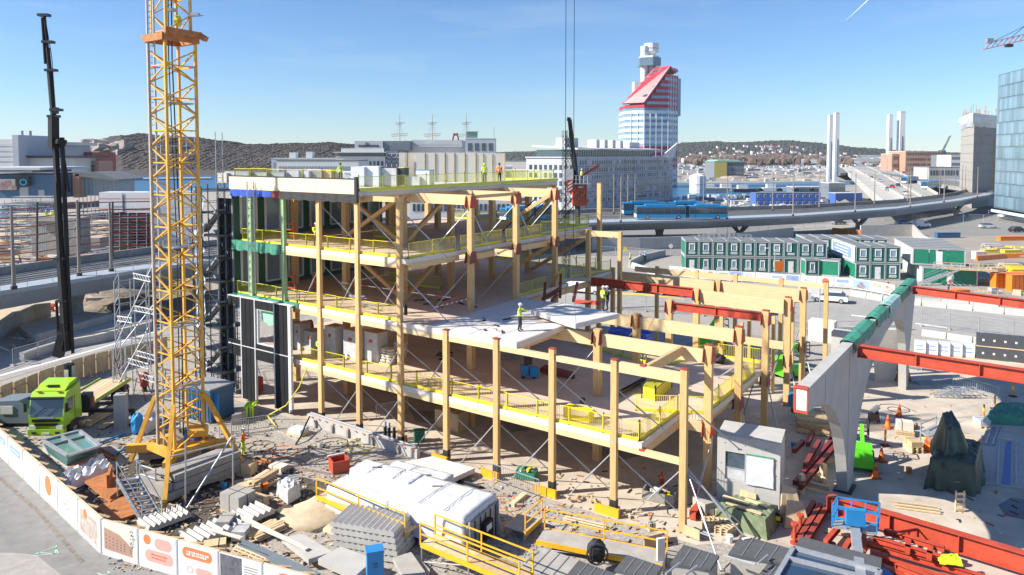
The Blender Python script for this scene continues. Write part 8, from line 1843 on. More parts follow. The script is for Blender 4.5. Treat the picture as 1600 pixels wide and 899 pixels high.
for k,(x,y,w,h,m)in enumerate(((473,543,.95,2.0,'wrap_d'),(492,548,1.5,1.6,'wrap_d'),(524,552,1.5,2.15,'wrap_d'),(556,558,1.9,2.1,'wrap_d'),(588,561,1.7,2.1,'wrap_d'),(456,540,1.0,2.0,'wrap_d'))):
 p=G(x,y+2,LV[1]);boxload('insulation_pallet','tall plastic wrapped pallet with red mark under the middle deck, %s from the left'%ORD[[1,2,3,4,5,0][k]],'pallet',p,(w*.8,1.1,h),ANG,m,'tall wrapped pallets under the middle deck','ply','redb')
for k,(x,y,w,h)in enumerate(((516,549,1.1,1.0),(607,567,1.1,1.1),(625,562,1.0,1.5))):
 p=G(x,y+1,LV[1]);t_=thing('bag_pallet','pallet of stacked pale bags under the middle deck, %s from the left'%ORD[k],'pallet',tuple(p),ANG,'bag pallets');rr=random.Random(k+3)
 obj('pallet',MB().box((0,0,.06),(w,.9,.12)),M['plank'],t_,**L_)
 for j in range(int(h/.22)):
  for q in(-.25,.25):obj('bag',MB().ball((q*w+rr.uniform(-.04,.04),rr.uniform(-.05,.05),.24+j*.21),.30,8,5,(.95*w,1.4,.42),.06,rr),M['offwhite'],t_,**L_)
for k,(x,y,n,m)in enumerate(((690,562,7,'dark'),(800,560,6,'steel'))):
 p=G(x,y,LV[1]);t_=thing('scrap_heap',['dark heap of frames on the lowest deck left of the pallet truck','heap of cables and bags deep on the lowest deck'][k],'heap',tuple(p));rr=random.Random(k)
 for q in range(n):obj('frame_bar',MB().bar((p.x+rr.uniform(-1,1),p.y+rr.uniform(-.6,.6),p.z+.08+.06*q),(p.x+rr.uniform(-1,1),p.y+rr.uniform(-.6,.6),p.z+.1+.08*q),.1),M[m],t_)
fk=thing('pallet_truck','small blue material lift with white mast on the lowest deck','machine',tuple(G(825,590,LV[1])));p=G(825,590,LV[1]);obj('body',MB().box((p.x-.25,p.y,p.z+.55),(.45,.7,.7),.2).box((p.x+.38,p.y-.2,p.z+.5),(.6,.6,.65),.2),M['bus'],fk);obj('mast',MB().bar((p.x,p.y,p.z+.9),(p.x+.05,p.y,p.z+3.4),.14),M['white'],fk);obj('jib',MB().box((p.x,p.y,p.z+1.3),(.5,.4,.7),.2),M['dark'],fk)
for s in(-.35,.4):obj('wheel',MB().cyl((p.x+s,p.y-.35,p.z+.15),(p.x+s,p.y-.25,p.z+.15),.15,10),M['black'],fk)
rs=thing('steel_bundle','bundle of dark red steel sections lying on the lowest deck','steel',tuple(G(870,582,LV[1])))
for k in range(5):obj('section',MB().bar(G(845+k*1.5,578-k*1.2,LV[1]+.2+.05*(k%3)),G(897-k,589-k*1.2,LV[1]+.2+.05*(k%3)),.26,.26),M['darkred'],rs)
sp=thing('strut_bundle','dark steel struts and boards stacked by the seventh column','steel',tuple(G(985,610,LV[1])))
for k in range(6):obj('strut',MB().bar(G(962+k*2,616-k,LV[1]+.15+.08*(k%3)),G(1003+k,596-k,LV[1]+.15+.08*(k%3)),.18,.14),M['darkred' if k%2 else 'dark'],sp)
yb=thing('yellow_crate','bright yellow steel crate of guard panels on the lowest deck','crate',tuple(G(1024,618,LV[1])));q=[G(x,y,LV[1])for x,y in((1003,622),(1024,627),(1049,606),(1028,598))]
for k in range(4):obj('side',MB().ext([q[k],q[(k+1)%4],q[(k+1)%4]+Vector((0,0,.75)),q[k]+Vector((0,0,.75))],(.03,.03,0)),M['yellow'],yb);obj('corner_post',MB().box(q[k]+Vector((0,0,.5)),(.1,.1,1.0)),M['dark'],yb)
for k in range(7):obj('panel',MB().bar(q[0].lerp(q[1],(k+.5)/7)+Vector((0,0,.55)),q[3].lerp(q[2],(k+.5)/7)+Vector((0,0,.55)),.05,.5),M['acid'],yb)
gp2=thing('guard_panel_stack','stack of yellow mesh guard panels on the deck edge by the seventh column','panels',tuple(G(928,655,LV[1])));p=G(928,655,LV[1])
for k in range(6):obj('mesh_panel',panel_mesh(1.7,'yellow',.8)[0],None,gp2,B(5.15,.7+k*.12,LV[1]+.02)-gp2.location,ANG)
bk=thing('black_bucket','black bucket on the lowest deck beside the sixth column','bucket',tuple(G(910,631,LV[1])));p=G(910,631,LV[1]);obj('pail',MB().cyl((p.x,p.y,p.z+.02),(p.x,p.y,p.z+.35),.15,10,.2),M['black'],bk);obj('handle',MB().bar((p.x-.2,p.y,p.z+.36),(p.x+.2,p.y,p.z+.36),.02),M['steel'],bk)
vb=thing('black_bag','long black tool bag hanging at the middle deck beside the third column','bag',tuple(B(2.35,.3,LV[2])));p=G(634,494,LV[2]);obj('bag',MB().box((p.x,p.y,p.z+.42),(.22,.2,.7),.3),M['black'],vb);obj('strap',MB().box((p.x,p.y,p.z+.82),(.12,.05,.12)),M['dark'],vb)
rr=random.Random(55);spots=[(655,470),(668,476),(690,470),(700,468),(720,475),(742,480),(756,502),(776,510),(785,520),(758,517),(792,500),(690,480)]
for k,(x,y)in enumerate(spots):
 p=G(x,y,LV[2]);t_=thing('floor_clutter','small dark tools lying on the middle deck, %s from the left'%ORD[k],'tools',tuple(p),rr.random()*3,'tools lying on the middle deck');obj('tool',MB().box((0,0,.05),(rr.uniform(.3,.8),.12,.09)),M['dark'],t_,**L_);obj('cable',MB().tube([(.2,.1,.03),(.5,.4,.03),(.9,.35,.03),(1.1,.6,.03)],.015,4),M['cableblk'],t_,**L_)
tp_=thing('barrier_tape','red and white tape strung across the middle deck','tape',tuple(B(1.0,6,LV[2])))
for k in range(16):
 a,b=B(-.6,4.6,LV[2]+1.0).lerp(B(2.3,5.2,LV[2]+.9),k/16),B(-.6,4.6,LV[2]+1.0).lerp(B(2.3,5.2,LV[2]+.9),(k+1)/16);obj('tape_stripe',MB().bar(a,b,.012,.09),M['redb' if k%2 else 'white'],tp_)
tp_=thing('barrier_tape','striped tape strung right of the third column on the middle deck','tape',tuple(B(2.4,2.6,LV[2])))
for k in range(14):
 a,b=B(2.35,2.4,LV[2]+.8).lerp(B(2.45,5.7,LV[2]+.9),k/14),B(2.35,2.4,LV[2]+.8).lerp(B(2.45,5.7,LV[2]+.9),(k+1)/14);obj('tape_stripe',MB().bar(a,b,.012,.08),M['redb' if k%2 else 'white'],tp_)
sf=thing('shore_frame_heap','heap of grey scaffold frames behind the middle deck railing','scaffold',tuple(B(.4,2.2,LV[2])))
for k in range(9):a=B(rr.uniform(.05,.9),rr.uniform(1.2,3),LV[2]+.1+.08*k);obj('frame_bar',MB().bar(a,a+Vector((rr.uniform(.6,1.4),rr.uniform(-1,.2),rr.uniform(-.05,.2))),.06),M['galv'],sf)
for lvl,lab in((LV[2],'middle'),(LV[3],'upper')):
 for k,(i,d)in enumerate(((-1.75,3.2),(-1.25,4.4))):
  p=B(i,d,lvl);t_=thing('orange_machine','orange machine frame standing at the left end of the %s deck, %s'%(lab,['nearer','farther'][k]),'machine',tuple(p),ANG,'orange frames at the left end');
  for x in(-.6,.6):obj('post',MB().box((x,0,.7),(.1,.1,1.4)),M['redb'],t_,**L_)
  for z in(.3,.8,1.3):obj('bar',MB().box((0,0,z),(1.2,.08,.1)),M['redb'],t_,**L_)
for k,(i,d)in enumerate(((-1.45,4.0),)):p=B(i,d,LV[1]);t_=thing('red_machine','red machine seen through the window in the black boarded front','machine',tuple(p),ANG);obj('body',MB().box((0,0,.8),(.7,.6,1.4)),M['redb'],t_,**L_);obj('head',MB().cyl((0,-.3,1.6),(0,.3,1.6),.3,10),M['redb'],t_,**L_)
t_=thing('red_machine','red lift machine at the foot of the black boarded front','machine',tuple(B(-2.5,1.5,0)),ANG);obj('body',MB().box((0,0,.7),(1.4,1.2,1.2)),M['redb'],t_,**L_);obj('mast',MB().box((0,0,2.0),(.5,.5,1.6)),M['redb'],t_,**L_)
single('barrier_block','grey concrete barrier block beside the bent green workers','block',MB().ext([G(362,665),G(384,650),G(384,650)+Vector((0,0,.75)),G(362,665)+Vector((0,0,.75))],(.5,.25,0)),M['conc'])
single('core_wall','low concrete wall standing deep inside the ground floor','wall',MB().ext([B(-2.2,9,0),B(1.6,9,0),B(1.6,9,2.2),B(-2.2,9,2.2)],(V2.x*.3,V2.y*.3,0)),M['conc'])
single('plywood_box','brown plywood box standing inside the ground floor behind the third column','box',MB().box(B(2.2,4.8,.7),(2.2,1.2,1.4),ANG),M['ply'])
hx=thing('hoist_lift','orange hoist lift box with white print and red striped sign behind the timber frame','lift',tuple(D(905,350,95)));HY=92
def hp(x,y):return D(x,y,HY)
a,b=hp(895,322),hp(917,289);obj('car_panel',MB().box(((a.x+b.x)/2,HY+.8,(a.z+b.z)/2),(b.x-a.x,1.6,b.z-a.z)),M['orange2']if 'orange2' in M else M['redb'],hx)
M['hoist']=mat('faded orange hoist paint',(.55,.10,.03),.5,var=.12,scale=1.5,dirt=.2);hx.children[0].data.materials[0]=M['hoist']
for k in range(5):x=a.x+(b.x-a.x)*(k+.5)/5;obj('rib',MB().box((x,HY-.02,(a.z+b.z)/2),(.07,.06,b.z-a.z-.1)),M['darkred'],hx)
q=hp(907,292.5);obj('print_plate',MB().box((q.x,HY-.06,q.z),(.75,.03,.42)),M['brick_r'],hx);mb=MB();squig(mb,q.x-.28,q.x+.28,q.z,HY-.08,.22,3);obj('print',mb,M['white'],hx)
p,q=hp(885.5,301),hp(896,281);sg_=obj('sign_panel',MB().box(((p.x+q.x)/2,HY-.3,(p.z+q.z)/2),(q.x-p.x,.1,q.z-p.z)),M['redb'],hx);mb=MB()
for k in range(3):c=hp(890.8,296-k*5.2);mb.bar((c.x-.25,HY-.37,c.z-.18),(c.x+.25,HY-.37,c.z+.18),.02,.16)
obj('white_stripe',mb,M['white'],sg_);obj('column',MB().cyl(hp(905,322)+Vector((0,.6,0)),hp(905,352)+Vector((0,.6,0)),.2,8),M['dark'],hx)
obj('platform',MB().box((hp(906,287).x,HY+.6,hp(906,287.5).z),(2.6,2.0,.12)),M['steel'],hx);mb=MB()
for x in(894,900,906,912,918):c=hp(x,287);mb.bar(c,c+Vector((0,0,1.0)),.05)
for z in(.5,1.0):mb.bar(hp(894,287)+Vector((0,0,z)),hp(918,287)+Vector((0,0,z)),.05)
obj('platform_rail',mb,M['galv'],hx);obj('cabin_box',MB().box((hp(889,275).x,HY+.8,hp(889,274).z),(1.2,1.0,1.5)),M['wrap_d'],hx)
bm_=thing('loader_crane','dark folded loader crane boom standing up behind the timber frame','crane',tuple(D(900,380,93.5)));b2=lambda x,y:D(x,y,93.5)
for nm,x0,y0,x1,y1,w in(('boom',900,288,896,240,.55),('boom',896.5,246,890,187,.5),('boom_tip',891.5,187,886,186,.45),('lift_cylinder',893,214,895,250,.2),('pedestal',903,352,901,288,.5)):obj(nm,MB().bar(b2(x0,y0),b2(x1,y1),w),M['blackpaint']if nm!='pedestal' else M['dark'],bm_)
for k,x in enumerate((881.5,887.5)):
 p=D(x,300,94);lattice_mast('hoist_mast',['slim lattice mast left of the dark loader boom','slim lattice mast touching the dark loader boom'][k],p,5,D(x,204,94).z,.42,'dark',.7,'mast','slim lattice masts by the hoist')
for k in range(2):single('tilted_beam',['red steel section held up beside the hoist worker, upper','red steel section held up beside the hoist worker, lower'][k],'steel',MB().bar(D(911,273+k*1.5,91),D(937,256.5+k*3,91),.12,.16),M['darkred'],group='tilted red sections by the hoist')
st2=thing('steel_heap','dark red bolted steel pieces on the deck edge behind the white panel','steel',tuple(G(860,470,LV[2])))
for x0,y0,x1,y1,z in((848,470,876,462,.6),(850,472,852,458,.8),(875,466,876,452,1.2),(862,474,870,468,.3),(896,472,902,458,.8),(900,474,937,482,.4)):obj('member',MB().bar(G(x0,y0,LV[2]-.2)+Vector((0,0,.1)),G(x1,y1,LV[2]-.2)+Vector((0,0,z)),.22,.28),M['darkred' if x0<895 else 'redb'],st2)
bt=thing('blue_tarpaulin','blue tarpaulin lying in the shade beyond the glulam beams','tarpaulin',tuple(G(985,525,LV[1])));q=[G(x,y,LV[1])for x,y in((955,520),(1020,530),(1010,540),(950,530))];obj('sheet',drape([(k.x,k.y)for k in q],LV[1]+.02,LV[1]+.6,4,8,.12),M['blue_t'],bt)
ct=thing('cable_tangle','tangle of black cables by the red bracket on the deck corner','cable',tuple(G(1124,566,LV[1])));p=G(1124,568,LV[1]);obj('coil',MB().ball(p+Vector((0,0,.35)),.5,8,5,(1,1,.7),.35,random.Random(3)),M['black'],ct)
M['pbus']=mat('faded blue cabin',(.10,.26,.45),.6,var=.1)
lay('yard_ground',[(-80,345),(236,345),(236,405),(120,420),(0,438),(-80,452)],'sand',.02)
# material yard behind the left viaduct
rr=random.Random(91)
wt=thing('sheeted_scaffold','white sheeted building scaffold with red print lines at the left behind the crane','scaffold',tuple(D(200,340,150)));Yw=118
for k,(x0,x1,y0,y1,m)in enumerate(((154,189,301,331,'white'),(193,236,301,333,'white'),(174,230,334,396,'dark'),(230,300,300,392,'wrap_d'))):
 a,b=D(x0,y1,Yw),D(x1,y0,Yw);obj('sheet' if k!=2 else 'dark_bay',MB().box(((a.x+b.x)/2,Yw+2+.1*k,(max(0,a.z)+b.z)/2),(b.x-a.x,3.4,b.z-max(0,a.z))),M[m],wt)
mb=MB()
for x0,x1,y in((155,188,311),(155,188,327),(194,235,311),(194,235,328)):mb.bar(D(x0,y,Yw-.02),D(x1,y,Yw-.02),.05,.12)
obj('print_line',mb,M['redb'],wt)
for y in range(338,396,9):obj('ledger',MB().cyl(D(172,y,Yw-.4),D(236,y-2,Yw-.4),.09,5),M['darkred'],wt);obj('deck',MB().bar(D(176,y+3,Yw-.1),D(228,y+2,Yw-.1),.5,.10),M['galv'],wt)
for x in(173,187,200,214,229):obj('standard',MB().cyl(D(x,398,Yw-.45),D(x,333,Yw-.45),.08,5),M['galv'],wt)
cw=thing('formwork_wall','grey concrete wall with scaffold under it in the left material yard','wall',tuple(D(85,395,108)))
for x0,x1,y0,y1,Y,m in((50,90,345,398,108,'conc_d'),(90,122,341,398,106,'conc_d'),(44,90,338,346,107,'conc'),(122,156,372,388,112,'conc')):a,b=D(x0,y1,Y),D(x1,y0,Y);obj('wall_bay',MB().box(((a.x+b.x)/2,Y+1.5,(max(0,a.z)+b.z)/2),(b.x-a.x,3,b.z-max(0,a.z))),M[m],cw)
for k in range(5):x=100+k*5;obj('scaffold_stair',MB().bar(D(x,392-k*10,104.5),D(x+4 if k%2 else x-4,382-k*10,104.5),.3,.1),M['galv'],cw)
for k in range(3):x=66+k*3;obj('standard',MB().cyl(D(x,398,105),D(x,350,105),.07,5),M['galv'],cw)
yr=thing('rail_screen','open screen of dark red horizontal pipes along the far side of the left viaduct','fence',tuple(G(60,440,ZD)))
for x,yt,yb in((-20,326,432),(58,322,421),(124,317,413),(174,316,407),(236,312,399)):pass
for k in range(7):
 f=k/6;obj('pipe',MB().tube([D(-60,330+f*86,89),D(58,326+f*82,92),D(124,318+f*78,94),D(176,316+f*72,96),D(240,315+f*66,99)],.07,5),M['darkred'],yr)
for x,Y in((-10,89.8),(58,92.1),(124,94.1),(176,96.1)):obj('post',MB().cyl(D(x,424-.13*x,Y),D(x,316,Y),.12,6),M['dark'],yr)
for k in range(12):
 x=-6+k*8.3;Y=232;a=D(x,338,Y);t_=thing('blue_cabin','small blue white cabin in the yard at the left edge, %s in its row'%ORD[k],'cabin',(a.x,Y,0),0,'blue cabins in the left yard');h=D(x,319,Y).z
 obj('shell',MB().box((0,1.5,h/2),(1.62,3,h)),M['pbus']if k%3 else M['blue_c'],t_,**L_);obj('window',MB().box((0,-.03,h*.78),(.6,.06,.8)).box((0,-.03,h*.45),(.6,.06,.8)),M['white'],t_,**L_);obj('roof',MB().box((0,1.5,h+.06),(1.64,3.1,.12)),M['galv'],t_,**L_)
YC={}
yxs=sorted((rr.uniform(-50,236),rr.uniform(338,415))for _ in range(90))
for k,(x,y)in enumerate(yxs):
 p=G(x,y)
 if 40<x<128 and y<400 or 150<x<236 and y<398:p=G(x,rr.uniform(402,414))
 m=rr.choice(['galv','galv','plank','conc_l','steel','offwhite','ply','rust','facade_l']);wn={'galv':'galvanised','plank':'pale timber','conc_l':'pale concrete','steel':'grey steel','offwhite':'cream','ply':'plywood','rust':'rusty','facade_l':'light grey'}[m];YC[m]=YC.get(m,0)+1;t_=thing('scaffold_heap','%s bundle of parts in the left material yard, %s such from the left'%(wn,ORD[YC[m]-1]),'scaffold',tuple(p),rr.uniform(-.5,.5),'bundles of scaffold parts in the left material yard');L=rr.uniform(2,5)
 for q in range(rr.randint(4,9)):obj('bundle_bar',MB().box((rr.uniform(-.3,.3),(q%3)*.45,.15+.42*(q//3)+rr.uniform(0,.9)),(L,.34,.22),rr.uniform(-.06,.06)),M[m],t_,**L_)
 if k%3==0:
  for s in(-1,1):obj('rack_post',MB().box((s*L/2.2,.3,.6),(.1,.8,1.3)),M['steel'],t_,**L_)
for k in range(16):
 x=-30+k*6.4;p=G(x,rr.uniform(419,428)-.02*x);h=rr.uniform(.8,1.4);boxload('wrapped_pallet','wrapped pallet by the far viaduct parapet at the left, %s from the left'%ORD[k],'pallet',p,(1.0,.9,h),.2,rr.choice(['wrap_d','blue_s','facade_l','bus']),'wrapped pallets behind the left viaduct')
lw_=thing('curved_wall','curved grey concrete retaining wall left of the loader boom','wall',tuple(G(50,510)));wall(lw_,[G(x,y)for x,y in((-60,560),(0,535),(30,512),(55,500),(80,497))],1.9,.6,'conc')
lw_=thing('curb_wall','pale concrete kerb wall along the street below the viaduct pier','wall',tuple(G(150,550)));wall(lw_,[G(x,y)for x,y in((38,566),(90,548),(150,537),(238,515))],.9,.5,'conc_l')
lw_=thing('curb_wall','grey concrete wall edge on the far side of the street','wall',tuple(G(150,520)));wall(lw_,[G(x,y)for x,y in((62,545),(120,528),(180,510),(238,497))],1.5,.5,'conc')
single('concrete_footing','grey concrete footing with rusty column stub under the left viaduct','footing',MB().mat(0).box(G(160,472)+Vector((0,0,.4)),(3.4,2.2,.8),.2).mat(1).box(G(148,468)+Vector((0,0,1.5)),(.9,.6,1.6)),[M['conc'],M['rust']])
single('concrete_deck','flat grey concrete deck slab below the left viaduct pier','slab',MB().prism(gp([(30,520),(115,495),(180,500),(238,503),(238,512),(120,535),(60,545)]),.05,.75),M['conc'])
mesh_fence('grey mesh fence below the left viaduct beside the dark trench',[G(x,y)for x,y in((20,572),(60,560),(92,548))],1.6,2.2)
for k in range(14):
 p=G(rr.uniform(8,60),rr.uniform(520,570));single('site_debris','board or bar in the trench below the left viaduct, %s of the scattered ones'%ORD[k],'debris',MB().bar(p+Vector((0,0,.2)),p+Vector((rr.uniform(-1.5,1.5),rr.uniform(-1,1),rr.uniform(.2,.9))),.14,.08),M[rr.choice(['plank','rust','steel','conc_l'])],group='debris in the trench below the left viaduct')
rs2=thing('red_bag_heap','red sack and pale bags on the bank left of the loader boom','bag',tuple(G(86,488)))
for x,y,m in((84,486,'redb'),(90,484,'wrap'),(94,488,'offwhite'),(98,485,'offwhite')):obj('sack',MB().ball(G(x,y)+Vector((0,0,.5)),.6,7,5,(1,1,.8),.15,rr),M[m],rs2)
stn2=MB();rr=random.Random(5)
for k in range(3800):
 x,y=rr.uniform(170,900),rr.uniform(640,895);p=G(x,y)
 q=(Vector((p.x,p.y))-O2);d=q.dot(V2)
 if d>-1.1 and q.dot(U2)>-8:continue
 s=rr.uniform(.02,.07)*(1 if rr.random()<.93 else 2.2);mb=stn2.box((p.x,p.y,s*.5+.01),(s*rr.uniform(1,2),s*rr.uniform(1,1.6),s),rr.random()*3)
tag(obj('gravel_stones',stn2,mat('loose stones',(.30,.285,.26),.95,var=.35,scale=.7,world=True)),kind='stuff')
mnd=MB()
for k,(x,y,s,h)in enumerate(((495,812,1.6,.35),(520,800,1.8,.4),(470,806,1.0,.3),(545,822,1.2,.25),(390,760,1.0,.2))):mnd.ball(G(x,y),s,12,6,(1.3,1,h),.18,rr)
obj('sand_heap',mnd,M['sand'],kind='structure',smooth=True)
mnd=MB()
for k,(x,y,s,h)in enumerate(((170,470,2.6,.4),(200,480,3.4,.35),(150,478,1.6,.4),(190,462,3,.3))):mnd.ball(G(x,y),s,12,6,(1.6,1,h),.2,rr)
obj('earth_heap',mnd,M['mud'],kind='structure',smooth=True)
# people
def skinned(J,E,name):
 me=bpy.data.meshes.new(name);names=list(J);ix={n:k for k,n in enumerate(names)}
 me.from_pydata([J[n][0]for n in names],[(ix[a],ix[b])for a,b in E],[]);o=bpy.data.objects.new(name,me);COL.objects.link(o)
 sk_=o.modifiers.new('skin','SKIN');sk_.use_smooth_shade=True
 for k,n in enumerate(names):
  v=me.skin_vertices[0].data[k];r=J[n][1];v.radius=r if isinstance(r,tuple)else(r,r);v.use_root=(n=='pelvis')
 o.modifiers.new('sub','SUBSURF').levels=1
 dg=bpy.context.evaluated_depsgraph_get();ev=bpy.data.meshes.new_from_object(o.evaluated_get(dg));bpy.data.objects.remove(o);return ev
def pose(kind):
 V=Vector
 if kind=='bend':
  P=dict(pelvis=(0,0,.92),belly=(.20,0,1.02),chest=(.48,0,1.10),neck=(.66,0,1.10),head0=(.74,0,1.06),head=(.84,0,1.02))
  sh=.18;el=(.62,.66);A={}
  for s,t in((1,'l'),(-1,'r')):P['sh'+t]=(.52,s*.18,1.08);P['el'+t]=(.60,s*.24,.80);P['wr'+t]=(.72,s*.16,.58)
 else:
  P=dict(pelvis=(0,0,.95),belly=(.01,0,1.12),chest=(.0,0,1.36),neck=(.01,0,1.50),head0=(.03,0,1.58),head=(.04,0,1.70))
  for s,t in((1,'l'),(-1,'r')):P['sh'+t]=(0,s*.19,1.42);P['el'+t]=(-.02,s*.25,1.16);P['wr'+t]=(.10,s*.25,.92)
  if kind=='point':P['ell']=(.30,.20,1.36);P['wrl']=(.55,.16,1.36);P['elr']=(.05,-.26,1.15);P['wrr']=(.25,-.22,1.02)
  if kind=='work':
   for s,t in((1,'l'),(-1,'r')):P['el'+t]=(.18,s*.26,1.20);P['wr'+t]=(.42,s*.14,1.22)
 for s,t in((1,'l'),(-1,'r')):
  P['hip'+t]=(0,s*.10,.88 if kind!='bend' else .86);P['kn'+t]=(.04+(.03*s),s*.11,.50);P['an'+t]=(-.02+.05*s,s*.12,.10);P['toe'+t]=(.16+.05*s,s*.14,.05)
 return P
RAD=dict(pelvis=(.13,.16),belly=(.125,.155),chest=(.14,.18),neck=.06,head0=.075,head=(.095,.085),shl=.085,shr=.085,ell=.055,elr=.055,wrl=.036,wrr=.036,hipl=.11,hipr=.11,knl=.075,knr=.075,anl=.06,anr=.06,toel=.045,toer=.045)
PCACHE={}
def person(label,loc,face,kind,jacket,trousers='cloth_d',helmet='white',vest=None,s=1.0):
 key=(kind,jacket,trousers)
 if key not in PCACHE:
  P=pose(kind);J={k:(P[k],RAD[k])for k in P}
  E=[('pelvis','belly'),('belly','chest'),('chest','neck'),('neck','head0'),('head0','head')]
  for t in 'lr':
   E+=[('chest','sh'+t),('sh'+t,'el'+t),('el'+t,'wr'+t),('pelvis','hip'+t),('hip'+t,'kn'+t),('kn'+t,'an'+t),('an'+t,'toe'+t)]
   w_,e_=Vector(P['wr'+t]),Vector(P['el'+t]);d=(w_-e_).normalized();side=d.cross(Vector((0,0,1))if abs(d.z)<.8 else Vector((1,0,0))).normalized();dn=d.cross(side)
   J['pa'+t]=(tuple(w_+d*.07),(.035,.020));E.append(('wr'+t,'pa'+t))
   for q,(off,ln)in enumerate(((-.030,.065),(-.010,.078),(.010,.072),(.030,.055))):
    a=w_+d*.10+side*off;J['f%d%s'%(q,t)]=(tuple(a+d*ln*.5+dn*.006),.009);J['g%d%s'%(q,t)]=(tuple(a+d*ln*.85+dn*.028),.008);E+=[('pa'+t,'f%d%s'%(q,t)),('f%d%s'%(q,t),'g%d%s'%(q,t))]
   a=w_+d*.045-side*.045;J['th'+t]=(tuple(a+dn*.012),.010);J['ti'+t]=(tuple(a+d*.04-side*.012+dn*.022),.009);E+=[('pa'+t,'th'+t),('th'+t,'ti'+t)]
  me=skinned(J,E,'person_body');segs=[]
  for a,b in E:
   A,Bq=Vector(J[a][0]),Vector(J[b][0]);n=a+b
   if a in('neck','head0'):m=2
   elif a[:2]in('wr','pa','th')or a[0]in 'fg':m=2
   elif a[:3]=='hip' or a[:2]=='kn' or b[:3]=='hip':m=1
   elif a[:2]=='an':m=3
   else:m=0
   segs.append((A,Bq,m))
  for m in(jacket,trousers,'skin','black'):me.materials.append(M[m])
  for f in me.polygons:
   c=f.center;best=(1e9,0)
   for A,Bq,m in segs:
    d=Bq-A;t=max(0,min(1,(c-A).dot(d)/d.length_squared));q=(c-(A+d*t)).length
    if q<best[0]:best=(q,m)
   f.material_index=best[1];f.use_smooth=True
  hd=Vector(P['head']);up=(hd-Vector(P['head0'])).normalized();fw=Vector((1,0,0))if kind!='bend' else Vector((.3,0,-.95))
  PCACHE[key]=(me,P,hd,up,fw)
 me,P,hd,up,fw=PCACHE[key]
 t_=thing('person',label,'person',loc,face);t_.scale=(s,s,s)
 b_=obj('body',me,None,t_)
 hm=MB().ball(hd+up*.06,.128,12,7,(1.08,.95,.78));hm.v=[v for v in hm.v];brim=hd+up*.05+fw*.10
 hm.box(brim,(.10,.17,.02));obj('helmet',hm,M[helmet]if helmet in M else M['white'],t_,local=True,smooth=True)
 fc=MB();side=Vector((0,1,0));ey=hd+fw*.088-up*.005
 for s_ in(-1,1):fc.ball(ey+side*(.032*s_),.011,6,4)
 obj('eye',fc,M['dark'],t_,**L_);obj('nose',MB().ball(hd+fw*.098-up*.035,.018,6,4,(1,.8,1.2)),M['skin'],t_,**L_);obj('mouth',MB().box(hd+fw*.086-up*.072,(.012,.05,.012)),M['darkred'],t_,**L_)
 er=MB();
 for s_ in(-1,1):er.ball(hd+side*(.086*s_)-up*.02,.024,6,4,(.6,.35,1))
 obj('ear',er,M['skin'],t_,**L_)
 if vest and kind!='bend':
  for nm,z,r in(('reflective_band',1.12,(.142,.176)),('reflective_band',1.26,(.150,.190))):
   mb=MB();n=16
   for k in range(n):a0,a1=2*math.pi*k/n,2*math.pi*(k+1)/n;mb.bar((r[0]*math.cos(a0),r[1]*math.sin(a0),z),(r[0]*math.cos(a1),r[1]*math.sin(a1),z),.012,.05)
   obj(nm,mb,M['white'],t_,**L_)
 return t_
person('worker in a yellow vest and white helmet pointing right on the middle deck',tuple(G(812,518,LV[2])),-.25,'point','hivis','cloth_d','white',True)
person('worker in yellow jacket on the roof in front of the cream modules',tuple(D(757,262,66).xy)+(Z4,),1.8,'stand','hivis','cloth_d','hivis',True)
person('worker in orange vest and dark trousers on the roof by the cream modules',tuple(D(780,262,66).xy)+(Z4,),1.5,'stand','hivo','cloth_d','dark',True)
person('worker in yellow jacket at the left of the roof behind wrapped loads',tuple(D(532,260,67).xy)+(Z4,),2.2,'work','hivis','cloth_d','dark',True)
person('worker in dark clothes bending over loads on the roof',tuple(D(552,260,66).xy)+(Z4,),.3,'bend','cloth_d','cloth_d','white')
person('worker with white helmet standing on the orange hoist platform',(hp(909,280).x,HY+.4,hp(909,287).z),.4,'work','hivis','cloth_d','white',True)
person('worker in yellow behind the red beam at the right of the middle deck',tuple(G(942,486,LV[2])),.5,'stand','hivis','cloth_d','white',True)
person('worker in dark jacket beside the one in yellow behind the red beam',tuple(G(949,486,LV[2])),3.4,'work','cloth_d','cloth_d','white')
person('bent worker in green hi vis suit by the black boarded front, left of two',tuple(G(384,655)),1.2,'bend','limeg','hivis','hivis');person('bent worker in yellow green suit by the black boarded front, right of two',tuple(G(393,654)),1.5,'bend','hivis','hivis','hivis')
person('worker in hi vis yellow on the bank beyond the curved wall at the left',tuple(G(54,488)),.6,'stand','hivis','hivis','white');person('worker in hi vis yellow farther back on the left bank',tuple(G(48,478)),2.0,'stand','hivis','hivis','white')
person('worker in yellow behind the railing of the upper deck by the net',tuple(B(-.35,1.2,LV[3])),-1.0,'work','hivis','cloth_d','white',True);person('worker in yellow on the lowest deck beside the black boards',tuple(B(-.2,.9,LV[1])),-1.2,'work','hivis','cloth_d','white',True)
person('worker with orange vest between the ballast and the gravel',tuple(G(380,712)),.2,'work','hivo','hivis','white');person('person in dark clothes walking past the poster fence',tuple(G(1388,461)),2.8,'stand','cloth_d','cloth_d','dark')
for k,(x,y)in enumerate(((72,348),(80,347),(84,349),(122,403),(148,405))):person('worker in hi vis yellow in the left material yard, %s from the left'%ORD[k],tuple(D(x,y,109).xy)+((D(x,348,107).z-.2)if k<3 else 0,),1.0*k,'work','hivis','hivis','white')
ctr=MB();a,b=D(1322,32,9000),D(1359,-2,9000);ctr.cyl(a,a.lerp(b,.5),1.5,6,4);ctr.cyl(a.lerp(b,.5),b+(b-a),4,6,11)
M['trail']=mat('vapour trail',(.85,.88,.92),1.0,var=.02);tag(obj('vapour_trail',ctr,M['trail']),kind='stuff')
